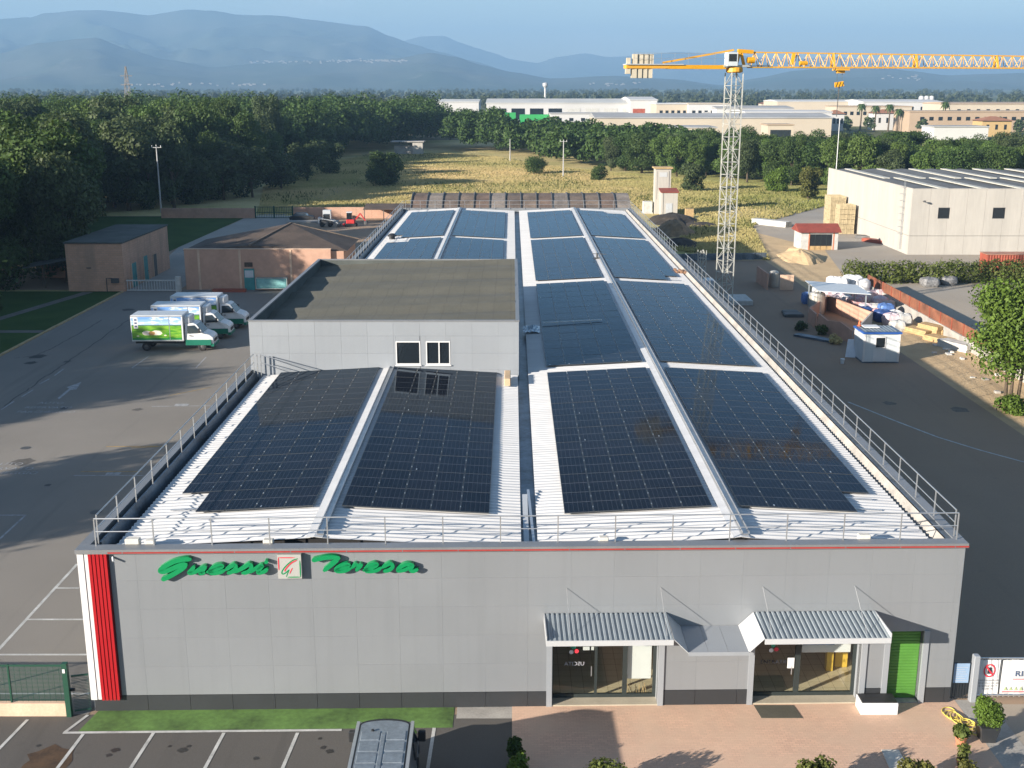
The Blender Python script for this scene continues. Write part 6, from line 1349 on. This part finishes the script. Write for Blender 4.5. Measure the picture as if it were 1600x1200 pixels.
# ================================================================ POLES
def pole(px, py, ytop, label, arms=0, r=.13, m='pole_grey'):
    b_ = G(px, py); h = GY(px, ytop, b_.y).z; T_ = thing('utility_pole', label, 'pole', (b_.x, b_.y, 0)); MB().tube([(b_.x,b_.y,-.1),(b_.x,b_.y,h)], [r*1.3, r*.75], 8).build('post', m, T_)
    if arms:
        MB().bar((b_.x-.9,b_.y,h-.5),(b_.x+.9,b_.y,h-.5),.10).build('crossarm', m, T_)
        for s in (-.8,0,.8): MB().tube([(b_.x+s,b_.y,h-.45),(b_.x+s,b_.y,h-.1)], .06, 6).build('insulator', 'white_plastic', T_)
pole(252, 332, 226, 'concrete utility pole with crossarm in front of the dark wood', 1); pole(880, 277, 218, 'utility pole with crossarm in the meadow', 1); pole(797, 252, 217, 'plain utility pole beyond the meadow, left of the crossarm pole'); pole(1301, 345, 185, 'thin white pole beside the warehouse corner', 0, .07, 'white_plastic')
py_ = thing('lattice_pylon', 'brownish lattice power pylon rising from the far wood', 'pylon', (-178, 545, 0)); mb = MB()
for k in range(7):
    h0, h1 = 4.6*k, 4.6*(k+1); w0, w1 = 2.6*(1-k/7.6), 2.6*(1-(k+1)/7.6)
    for sx_, sy_ in ((-1,-1),(1,-1),(1,1),(-1,1)): mb.bar((-178+sx_*w0,545+sy_*w0,h0), (-178+sx_*w1,545+sy_*w1,h1), .2)
    for sy_ in (-1, 1): mb.bar((-178-w0,545+sy_*w0,h0), (-178+w1,545+sy_*w1,h1), .12); mb.bar((-178+w0,545+sy_*w0,h0), (-178-w1,545+sy_*w1,h1), .12)
mb.build('pylon_frame', 'pylon_rust', py_)
for z in (24, 28): MB().bar((-180.8,545,z),(-175.2,545,z),.3).build('crossarm', 'pylon_rust', py_)
# ================================================================ BACK-LEFT: brick shed, pink shed, yard, gate
sh = thing('brick_shed', 'flat-roofed pinkish brick shed with teal doors behind the lawn', 'shed', (-46.3, 126, 0))
m, t, b, o = nodes_of('pink_brick'); p = pos(t); br = N(t, 'ShaderNodeTexBrick')
cmb = N(t, 'ShaderNodeCombineXYZ'); sp_ = N(t, 'ShaderNodeSeparateXYZ'); t.links.new(p, sp_.inputs[0]); t.links.new(math_n(t, 'ADD', sp_.outputs[0], sp_.outputs[1]), cmb.inputs[0]); t.links.new(sp_.outputs[2], cmb.inputs[1]); t.links.new(cmb.outputs[0], br.inputs['Vector'])
br.inputs['Scale'].default_value = 1; br.inputs['Brick Width'].default_value = .5; br.inputs['Row Height'].default_value = .25; br.inputs['Mortar Size'].default_value = .012
br.inputs['Color1'].default_value = (.52,.305,.21,1); br.inputs['Color2'].default_value = (.46,.27,.18,1); br.inputs['Mortar'].default_value = (.33,.24,.18,1)
c = mixc(t, math_n(t, 'MULTIPLY', ramp(t, noise_n(t, stretch(t, p, (1,1,.2)), .9, 5), .45, .7), .6), br.outputs['Color'], (.27,.19,.14)); t.links.new(c, b.inputs['Base Color']); b.inputs['Roughness'].default_value = .9; bump(t, b, br.outputs['Fac'], -.01)
SX0, SX1, SY0, SY1, SZ = -49.5, -43.2, 126.0, 143.2, 5.35
MB().box(SX0,SX1,SY0,SY1,-.05,SZ).build('wall', 'pink_brick', sh); MB().box(SX0-.12,SX1+.12,SY0-.12,SY1+.12,SZ+.002,SZ+.16).build('roof', 'felt_dark', sh)
for y, w_, h_, m_ in ((128.6,1.6,2.7,'teal_door'),(132.9,1.5,2.9,'teal_door'),(136.6,1.3,2.6,'steel_dark')):
    d_ = MB().box(SX1+.002,SX1+.06,y,y+w_,0,h_).build('door', m_, sh); MB().box(SX1+.062,SX1+.10,y+w_-.2,y+w_-.12,1.0,1.15).build('door_handle', 'steel_dark', d_)
    MB().box(SX1+.003,SX1+.09,y-.12,y-.01,0,h_+.1).build('door_surround', 'pink_pale', sh); MB().box(SX1+.003,SX1+.09,y+w_+.01,y+w_+.12,0,h_+.1).build('door_surround', 'pink_pale', sh)
MB().box(SX0+2.2,SX0+2.7,SY0-.10,SY0-.002,2.6,2.7).box(SX1-1.4,SX1-.6,SY0-.35,SY0-.002,1.0,1.5).build('wall_box', 'steel_dark', sh)
MB().tube([(SX1-2.0,SY0-.06,.0),(SX1-2.0,SY0-.06,1.5),(SX1-1.4,SY0-.06,1.5)], .05, 6).build('pipe', 'steel_dark', sh)
ls = thing('lean_to', 'dark lean-to shelter against the shaded side of the brick shed', 'shelter', (-53, 131, 0))
MB().add([(-56.5,128,2.0),(-49.6,128,3.3),(-49.6,136,3.3),(-56.5,136,2.0),(-56.5,128,2.1),(-49.6,128,3.4),(-49.6,136,3.4),(-56.5,136,2.1)], [(3,2,1,0),(4,5,6,7),(0,1,5,4),(1,2,6,5),(2,3,7,6),(3,0,4,7)]).build('roof', 'felt_dark', ls)
for x, y in ((-56.3,128.2),(-53,128.2),(-50,128.2)): MB().box(x-.07,x+.07,y-.07,y+.07,0,2.0+(x+56.5)*.188).build('post', 'bark', ls)
MB().box(-56.3,-49.7,135.6,135.8,0,2).build('back_wall', 'pink_plaster', ls)
gt = thing('sliding_gate', 'white railed sliding gate between brick shed and pink shed', 'gate', (-40, 126, 0))
MB().bar((-43.0,126.0,1.25),(-37.4,126.0,1.25),.14).bar((-43.0,126.0,.15),(-37.4,126.0,.15),.12).build('gate_frame', 'white_dirty', gt)
for k in range(19): MB().bar((-42.9+.3*k,126.0,.2),(-42.9+.3*k,126.0,1.2),.05).build('gate_bar', 'white_dirty', gt)
MB().box(-37.5,-36.95,125.75,126.25,0,1.7).build('gate_pillar', 'white_dirty', gt)
ps = thing('pink_shed', 'pink rendered shed with straight front wall and dark brown hipped roof', 'shed', (-28.5, 127.5, 0))
MB().box(-36.7,-20.3,127.2,127.6,-.05,4.55).build('front_wall', 'pink_plaster', ps); MB().box(-36.4,-18.9,127.62,137.4,-.05,4.3).build('rear_walls', 'pink_plaster', ps)
MB().box(-36.75,-20.25,127.15,127.65,4.552,4.62).build('wall_coping', 'pink_pale', ps)
ap = (-26.6,137.6,6.3); q = [(-37.0,127.75,4.32),(-18.5,127.75,4.32),(-18.5,138,4.32),(-37.0,138,4.32)]
MB().add(q+[ap, (-29.5,128.0,4.9)], [(0,1,5),(5,1,4),(1,2,4),(0,5,4),(0,4,3),(3,2,1,0),(3,4,2)]).build('roof', 'brown_roof', ps)
MB().bar((-29.5,127.95,4.95), ap, .2).bar(ap, (-18.5,138,4.36), .18).build('ridge_tiles', 'rust_sheet', ps)
for x in (-35.1,-30.5,-24.8): MB().box(x-.12,x+.12,127.14,127.197,0,4.5).build('wall_pilaster', 'pink_pale', ps)
d_ = MB().box(-30.1,-28.95,127.1,127.19,0,2.4).build('door', 'teal_door', ps); MB().box(-30.0,-29.05,127.08,127.098,1.4,2.2).build('door_pane', 'truck_roof', d_); MB().box(-30.0,-29.1,127.12,127.19,2.6,3.1).build('vent', 'brown_roof', ps)
tg = thing('glass_tank', 'pale turquoise framed tank leaning against the pink shed wall', 'tank', (-26.9, 126.6, 0)); MB().box(-28.6,-25.2,126.3,126.9,.3,1.45).build('tank_body', 'teal_door', tg); MB().box(-28.5,-25.3,126.28,126.298,.4,1.35).build('tank_pane', mat('pane_turquoise', (.20,.42,.42), .2, var=.15, scale=3), tg)
MB().bar((-28.65,126.27,1.47),(-25.15,126.27,1.47),.07).bar((-28.65,126.27,.28),(-25.15,126.27,.28),.07).bar((-28.63,126.27,.3),(-28.63,126.27,1.45),.07).bar((-25.17,126.27,.3),(-25.17,126.27,1.45),.07).build('tank_frame', 'white_dirty', tg)
plank_pile('plank_pile', (-31.5,125.9,0), 3.6, .9, .3, 0, 'container_red', 'reddish boards and white sheet lying along the pink shed wall', 4)
# yard behind: wall, gate, machines
yw = thing('yard_wall', 'long low pink wall closing the rear yard', 'wall', (-40, 201, 0))
for k in range(9): MB().box(-38.3+2.75*k,-38.3+2.75*k+2.73,201.0,201.25,-.05,1.9+.02*(k%2)).build('wall_section', 'pink_plaster', yw)
for k in range(6): MB().box(-61.5+2.75*k,-61.5+2.75*k+2.73,201.0,201.25,-.05,1.75).build('wall_section', 'pink_plaster', yw)
gg = thing('green_gate', 'dark green barred double gate in the rear yard wall', 'gate', (-41.7, 201, 0)); MB().bar((-44.9,201.1,1.95),(-38.5,201.1,1.95),.1).bar((-44.9,201.1,1.0),(-38.5,201.1,1.0),.1).bar((-44.9,201.1,.1),(-38.5,201.1,.1),.1).build('gate_frame', 'green_paint', gg)
for k in range(22): MB().bar((-44.9+.3*k,201.1,.1),(-44.9+.3*k,201.1,1.95),.06).build('gate_bar', 'green_paint', gg)
for x in (-45.0,-41.7,-38.45): MB().box(x-.1,x+.1,201.0,201.2,0,2.15).build('gate_post', 'green_paint', gg)
ex = thing('mini_excavator', 'small red tracked excavator parked by the rear yard wall', 'excavator', (-26.5, 189, 0)); ex_y = 189
for s in (-.55, .55): MB().cbox(-27.5,-25.6,ex_y+s-.16,ex_y+s+.16,0,.45,.12).build('track', 'rubber', ex)
MB().cbox(-27.3,-25.9,ex_y-.65,ex_y+.65,.5,1.15,.1).build('engine_deck', 'machine_red', ex); MB().box(-27.2,-26.4,ex_y-.5,ex_y+.4,1.16,2.25).build('cab', 'glass_dark', ex); MB().box(-27.25,-26.35,ex_y-.55,ex_y+.45,2.252,2.36).build('cab_roof', 'white_plastic', ex)
MB().bar((-25.9,ex_y,1.0),(-25.0,ex_y,2.1),.22).build('boom', 'machine_red', ex); MB().bar((-25.0,ex_y,2.1),(-24.2,ex_y,.9),.18).build('dipper_arm', 'machine_red', ex); MB().cbox(-24.4,-23.9,ex_y-.3,ex_y+.3,.3,.85,.08).build('bucket', 'steel_dark', ex); MB().box(-27.9,-27.6,ex_y-.7,ex_y+.7,.1,.5).build('dozer_blade', 'machine_red', ex)
sk = thing('skid_loader', 'white compact skid loader beside the red excavator', 'loader', (-30.5, 188.5, 0))
for x in (-31.2,-29.9):
    for s in (-.6,.6): MB().tube([(x,188.5+s-.14,.38),(x,188.5+s+.14,.38)], .38, 12).build('wheel', 'rubber', sk)
MB().cbox(-31.5,-29.6,188.0,189.0,.45,1.15,.1).build('body', 'steel_dark', sk); MB().box(-31.0,-30.0,188.05,188.95,1.16,2.0).build('cab', 'black_plastic', sk); MB().bar((-31.7,187.9,1.4),(-29.2,187.9,1.0),.14).bar((-31.7,189.1,1.4),(-29.2,189.1,1.0),.14).bar((-29.2,188.5,1.0),(-28.6,188.5,.4),.16).box(-31.85,-31.6,187.8,189.2,.6,1.5).build('lift_arm', 'white_plastic', sk); MB().cbox(-28.7,-28.2,187.7,189.3,.1,.5,.05).build('bucket', 'steel_dark', sk)
def small_car(x, y, m_, label):
    T_ = thing('parked_car', label, 'car', (x, y, 0)); prof = [(-2,.3),(-2.05,.8),(-1.6,.92),(-1.0,1.42),(.55,1.44),(1.15,.98),(1.95,.85),(2.1,.6),(2.05,.3)]; hw_ = [.8,.84,.82,.66,.66,.8,.78,.8,.8]; k = len(prof)
    MB().add([(x+a,y-w,z) for (a,z),w in zip(prof,hw_)]+[(x+a,y+w,z) for (a,z),w in zip(prof,hw_)], [tuple(range(k)), tuple(range(2*k-1,k-1,-1))]+[((i+1)%k,i,k+i,k+(i+1)%k) for i in range(k)]).build('body', m_, T_)
    MB().add([(x+.58,y-.62,1.41),(x+1.14,y-.74,1.01),(x+1.14,y+.74,1.01),(x+.58,y+.62,1.41)], [(0,1,2,3)]).build('windscreen', 'glass_car', T_)
    for s in (-1,1):
        MB().add([(x-1.0,y+s*.71,1.36),(x+.5,y+s*.71,1.38),(x+.95,y+s*.83,1.0),(x-1.35,y+s*.83,.98)], [(0,1,2,3)]).build('side_window', 'glass_car', T_)
        for wx in (-1.25,1.25): MB().tube([(x+wx,y+s*.72-.1,.31),(x+wx,y+s*.72+.1,.31)], .31, 12).build('wheel', 'rubber', T_)
small_car(-36.0, 196.5, 'black_plastic', 'black car parked by the green gate in the rear yard')
one('white_cabinet', MB().cbox(-32.6,-31.2,197.5,198.6,0,1.75,.05), 'truck_roof', 'pale blue-white cabinet against the rear yard wall', 'cabinet')
one('yard_platform', MB().box(-38.0,-29.5,193,195.5,-.02,.3), 'concrete', 'low concrete platform in the rear yard behind the brown roof', 'platform')
sr = thing('open_shed', 'long low open shed with dark sheet roof along the rear yard wall', 'shed', (-20, 198, 0)); MB().add([(-25.5,196.5,1.9),(-15.4,196.5,1.9),(-15.4,200.9,2.5),(-25.5,200.9,2.5),(-25.5,196.5,2.0),(-15.4,196.5,2.0),(-15.4,200.9,2.6),(-25.5,200.9,2.6)], [(3,2,1,0),(4,5,6,7),(0,1,5,4),(1,2,6,5),(2,3,7,6),(3,0,4,7)]).build('roof', 'brown_roof', sr)
for x in (-25.3,-22,-18.7,-15.6): MB().box(x-.06,x+.06,196.6,196.72,0,1.9).build('post', 'steel_dark', sr)
tp = thing('tarp_heap', 'heap of scrap under blue tarpaulin behind the brick shed', 'scrap heap', (-40.2, 150, 0))
for k, (x, y, w_, h_, m_) in enumerate(((-40.6,149,2.6,2.0,'tarp_blue'),(-38.6,150.5,2.2,1.6,'bag_blue'),(-39.8,147,1.6,1.3,'white_dirty'),(-37.4,148.5,1.5,1.2,'steel_dark'))): MB().lathe((x,y,0), [(w_*.5,0),(w_*.55,h_*.4),(w_*.42,h_*.8),(w_*.15,h_),(.02,h_)], 8).build('heap_piece', m_, tp)
gz = thing('garden_gazebo', 'small dark gazebo with thatched roof standing on the shaded lawn', 'gazebo', (-54.5, 112, .09))
MB().lathe((-54.5,112,2.1), [(2.4,0),(1.4,.6),(.1,1.3)], 8).build('roof', 'felt_dark', gz)
for k in range(6): a = k*math.pi/3; MB().tube([(-54.5+1.9*math.cos(a),112+1.9*math.sin(a),.09),(-54.5+1.9*math.cos(a),112+1.9*math.sin(a),2.15)], .07, 6).build('post', 'bark', gz)
MB().lathe((-54.5,112,.09), [(.6,0),(.6,.75),(.05,.78)], 10).build('table', 'terracotta', gz)
for i, (x, y) in enumerate(((-51.6,110),(-52.4,114.2))): o_ = make_tree('garden_shrub', ('reddish dark shrub on the lawn beside the gazebo','dark shrub behind the gazebo on the lawn')[i], 'shrub', 400+i, 2.2, 1.0, 9, 1500, .11, 'leaf_oak', base=.0); o_.location = (x, y, .09)
# ruin in the meadow
ru = thing('concrete_ruin', 'low grey unfinished concrete structure at the meadow edge by the wood', 'ruin', (-36, 405, 0)); MB().box(-41,-33,405,410,0,3.0).build('wall', 'concrete', ru); MB().box(-34.5,-31,403.5,408,0,4.2).build('stair_block', 'cream_plaster', ru); MB().box(-42,-30.5,403,410.5,4.22,4.5).build('slab', 'concrete', ru)
# vaulted shed behind the building: fourteen bowed roof bays
vs_ = thing('vaulted_shed', 'low shed with rusty brown barrel roof of fourteen bays', 'shed', (.5, 165, 0))
n = 14; x0, x1 = -14.6, 17.2
for k in range(n):
    a, b_ = x0+(x1-x0)*k/n, x0+(x1-x0)*(k+1)/n; P = []
    for i in range(13):
        th = math.pi*i/12; P.append([(a+.04+(-.9+1.8*0)*0, 171-8.2*math.cos(th), .9+6.0*math.sin(th)**.8+.0) for a in (a, b_-.10)])
    P = [[(a+.05, 171-8.2*math.cos(math.pi*i/12), 1.0+6.0*math.sin(math.pi*i/12)), (b_-.05, 171-8.2*math.cos(math.pi*i/12), 1.0+6.0*math.sin(math.pi*i/12))] for i in range(13)]
    MB().grid([list(reversed(r)) for r in P]).build('roof_bay', mat('rust_%d' % (k % 4), ((.15,.105,.08),(.21,.18,.155),(.13,.10,.08),(.17,.13,.10))[k % 4], .75, var=.4, scale=.5, fine=4), vs_)
    rb = MB().tube([(a, 171-8.25*math.cos(math.pi*i/12), 1.0+6.06*math.sin(math.pi*i/12)) for i in range(13)], .10, 6); rb.build('roof_rib', 'steel_dark', vs_)
MB().box(x0,x1,163.0,163.2,0,1.2).box(x0,x1,179,179.2,0,1.2).build('side_wall', 'concrete', vs_); MB().prism([(x0+.1,163.3),(x0+.3,163.3),(x0+.3,178.8),(x0+.1,178.8)], 0, 2).build('end_wall', 'concrete', vs_)
# ================================================================ INDUSTRIAL ESTATE beyond the trees
def hall(px0, px1, ytop, Y, depth, wm, rm, label, name='industrial_hall', bays=0, dark=0, wins=0, rise=0.0, zc=None, door=None):
    a, b_ = GY(px0, ytop, Y), GY(px1, ytop, Y); h = a.z if zc is None else zc; T_ = thing(name, label, 'building', ((a.x+b_.x)/2, Y, 0), 'halls of the industrial estate')
    MB().box(a.x, b_.x, Y, Y+depth, -.1, h).build('wall', wm, T_)
    rf = MB().add([(a.x-.4,Y-.4,h+.02),(b_.x+.4,Y-.4,h+.02),(b_.x+.4,Y+depth+.4,h+.02),(a.x-.4,Y+depth+.4,h+.02),(a.x-.4,Y-.4,h+.5),(b_.x+.4,Y-.4,h+.5),(b_.x+.4,Y+depth*.5,h+.5+rise),(a.x-.4,Y+depth*.5,h+.5+rise),(b_.x+.4,Y+depth+.4,h+.5),(a.x-.4,Y+depth+.4,h+.5)], [(3,2,1,0),(0,1,5,4),(4,5,6,7),(7,6,8,9),(2,3,9,8),(1,2,8,6,5),(0,4,7,9,3)]); rf.build('roof', rm, T_)
    W_ = b_.x-a.x
    for k in range(bays):
        x = a.x+W_*(.04+.92*k/bays); w_ = W_*.92/bays*.72; MB().box(x, x+w_, Y-.15, Y-.01, h*.32 if dark else .1, h*.8).build('bay_door', 'glass_dark' if k < dark else 'white_dirty', T_)
    for k in range(wins):
        x = a.x+W_*(.06+.88*(k+.2)/wins); MB().box(x, x+min(2.2, W_*.88/wins*.5), Y-.12, Y-.01, h*.58, h*.76).build('window', 'glass_dark', T_)
    if door: MB().box(a.x+W_*door[0], a.x+W_*door[1], Y-.14, Y-.01, .1, h*.7).build('loading_door', door[2], T_)
    return T_
mat('hall_white', (.46,.46,.46), .7, var=.06, scale=.05); mat('hall_cream', (.44,.38,.30), .8, var=.08, scale=.05); mat('hall_roof', (.50,.50,.48), .7, var=.15, scale=.05); mat('hall_grey', (.34,.34,.34), .7, var=.2, scale=.05); mat('hall_green', (.02,.28,.07), .6, var=.1); mat('hall_tan', (.36,.27,.19), .8, var=.1, scale=.05)
hall(760, 1012, 162, 700, 70, 'hall_white', 'hall_roof', 'very long white hall with four dark openings and four closed bays', bays=8, dark=4, rise=2.2)
hall(985, 1027, 157, 690, 60, 'hall_white', 'hall_white', 'tall white gabled end block of the long hall with a red panel', rise=1.5, door=(.1,.55,'container_red'))
hall(655, 748, 160, 820, 60, 'hall_white', 'hall_roof', 'pale low halls showing behind the round treetops', rise=1.5); hall(860, 985, 178, 640, 20, 'hall_white', 'hall_grey', 'low white annex with grey roof in front of the long hall', wins=6)
for k, (a, b_) in enumerate(((788,806),(812,858),(925,932))):
    p0, p1 = GY(a, 176+3*(k>0), 650), GY(b_, 176, 650); one('green_container', MB().cbox(p0.x,p1.x,650,656,0,max(4,p0.z),.1), 'hall_green', ('bright green container block by the long white hall','long green container row partly hidden by treetops','narrow green container beside the low annex')[k], 'container', 'green containers by the white hall')
hall(1026, 1078, 163, 660, 50, 'hall_cream', 'hall_white', 'peach-coloured block with small square windows', wins=5); hall(1076, 1142, 163, 655, 50, 'hall_white', 'hall_cream', 'white block with grey-green loading door', wins=6, door=(.36,.5,'hall_grey'))
hall(1120, 1240, 170, 640, 40, 'hall_white', 'hall_grey', 'white hall with pairs of small dark windows behind the crane mast', wins=8, rise=1.0)
hall(930, 1300, 185, 560, 40, 'hall_cream', 'hall_grey', 'very long cream warehouse with dark roof behind the tree belt', rise=1.6); hall(1030, 1120, 200, 500, 24, 'hall_cream', 'hall_grey', 'low cream shed with grey roof half hidden by trees', wins=9); hall(1165, 1300, 176, 600, 36, 'hall_white', 'hall_white', 'white flat-roofed hall behind the treetops', rise=.6); hall(1200, 1240, 196, 520, 14, 'hall_cream', 'hall_tan', 'cream building with long dark window band', door=(.1,.9,'glass_dark'))
hall(1215, 1340, 159, 900, 50, 'hall_cream', 'hall_white', 'distant pale hall with flat roof', rise=1.0); hall(1350, 1475, 160, 860, 60, 'hall_white', 'hall_white', 'distant long white hall below the silos', rise=1.5, wins=7)
hall(1310, 1425, 167, 720, 30, 'hall_cream', 'hall_tan', 'cream low hall with a row of dark windows behind the palms', wins=10); hall(1484, 1640, 163, 760, 50, 'hall_cream', 'hall_tan', 'peach hall with large window bands at the estate edge', wins=9, rise=.8)
hall(1422, 1650, 175, 620, 26, 'hall_tan', 'hall_tan', 'tan arcaded building with recessed openings', wins=14, bays=0); hall(1460, 1545, 199, 520, 16, 'hall_white', 'hall_grey', 'low white roof showing above the tree belt behind the cream warehouse')
def house(px0, px1, yb, yt, Y, wm, label):
    a, b_ = GY(px0, yt, Y), GY(px1, yt, Y); h = a.z; T_ = thing('estate_house', label, 'house', ((a.x+b_.x)/2, Y, 0), 'red-roofed houses of the estate'); d = 12; MB().box(a.x,b_.x,Y,Y+d,0,h-2).build('wall', wm, T_); cx = (a.x+b_.x)/2
    MB().add([(a.x-1,Y-1,h-2),(b_.x+1,Y-1,h-2),(b_.x+1,Y+d+1,h-2),(a.x-1,Y+d+1,h-2),(a.x*.6+b_.x*.4,Y+d/2,h),(a.x*.4+b_.x*.6,Y+d/2,h)], [(0,1,5,4),(1,2,5),(2,3,4,5),(3,0,4),(3,2,1,0)]).build('roof', mat('tile_roof', (.30,.13,.07), .85, var=.2), T_)
    for k in range(3): x = a.x+(b_.x-a.x)*(.15+.3*k); MB().box(x,x+1.2,Y-.1,Y-.01,h*.35,h*.6).build('window', 'glass_dark', T_)
house(1368, 1408, 185, 171, 650, 'hall_white', 'white house with dark red tiled roof among the palms'); house(1536, 1582, 196, 182, 560, mat('hall_yellow', (.42,.29,.13), .8, var=.1), 'yellow-walled house with terracotta roof by the tan building'); house(1190, 1225, 168, 158, 980, 'hall_cream', 'distant house with brown tiled roof behind the mast'); house(1300, 1320, 182, 172, 640, 'hall_white', 'small white house with red roof beside the hook rope')
for k in range(3): v = GY(1440+8*k, 150, 900); one('storage_silo', MB().lathe((v.x,900,0), [(2.0,0),(2.0,v.z-1),(1.2,v.z),(.1,v.z+.2)], 14), 'hall_white', 'white storage silo in the row above the distant halls', 'silo', 'white storage silos')
v = GY(852, 130, 1500); one('water_tower', MB().lathe((v.x,1500,0), [(1.4,0),(1.2,v.z-6),(3.4,v.z-3),(3.4,v.z),(.2,v.z+1)], 12), 'hall_white', 'slim white water tower far behind the long hall', 'water tower')
def palm(px, yb, yt, Y, label):
    p_ = GY(px, yt, Y); h = p_.z; T_ = thing('palm_tree', label, 'palm tree', (p_.x, Y, 0), 'palms of the industrial estate'); MB().tube([(p_.x,Y,-.1),(p_.x+.2,Y,h*.6),(p_.x+.1,Y,h-1.6)], [.5,.35,.32], 7).build('trunk', 'bark', T_); mb = MB()
    for k in range(22):
        a = k*2.4; e = .9-1.7*(k/22); d = Vector((math.cos(a), math.sin(a), 0)); s = Vector((-d.y, d.x, 0)); c = Vector((p_.x+.1, Y, h-1.6)); pts = [c+d*(r_*2.9)+Vector((0,0,(e*r_-1.3*r_*r_)*2.4)) for r_ in (0,.35,.7,1.0)]
        for i in range(3): w0, w1 = (.15,.6,.5,.05)[i], (.15,.6,.5,.05)[i+1]; mb.add([pts[i]-s*w0, pts[i]+s*w0, pts[i+1]+s*w1, pts[i+1]-s*w1], [(0,1,2,3)])
    mb.build('fronds', 'leaf_oak', T_)
for px, yt, lb in ((1347,158,'palm beside the flat cream hall'),(1369,161,'palm left of the red-roofed white house'),(1391,159,'palm behind the red-roofed white house'),(1405,166,'shortest palm at the end of the red-roofed white house'),(1478,155,'palm between the white hall and the peach hall')): palm(px, 190, yt, 630, lb)
mass('estate_trees', [(GY(px, 160, Y).x, Y, h) for px, Y, h in [(rnd.uniform(1000,1620), rnd.choice((590,680,740)), rnd.uniform(6,9)) for _ in range(26)]+[(rnd.uniform(1255,1290), 600, 8) for _ in range(4)]], 420, .55, 'leaf_olive', 'scattered trees between the halls of the industrial estate')
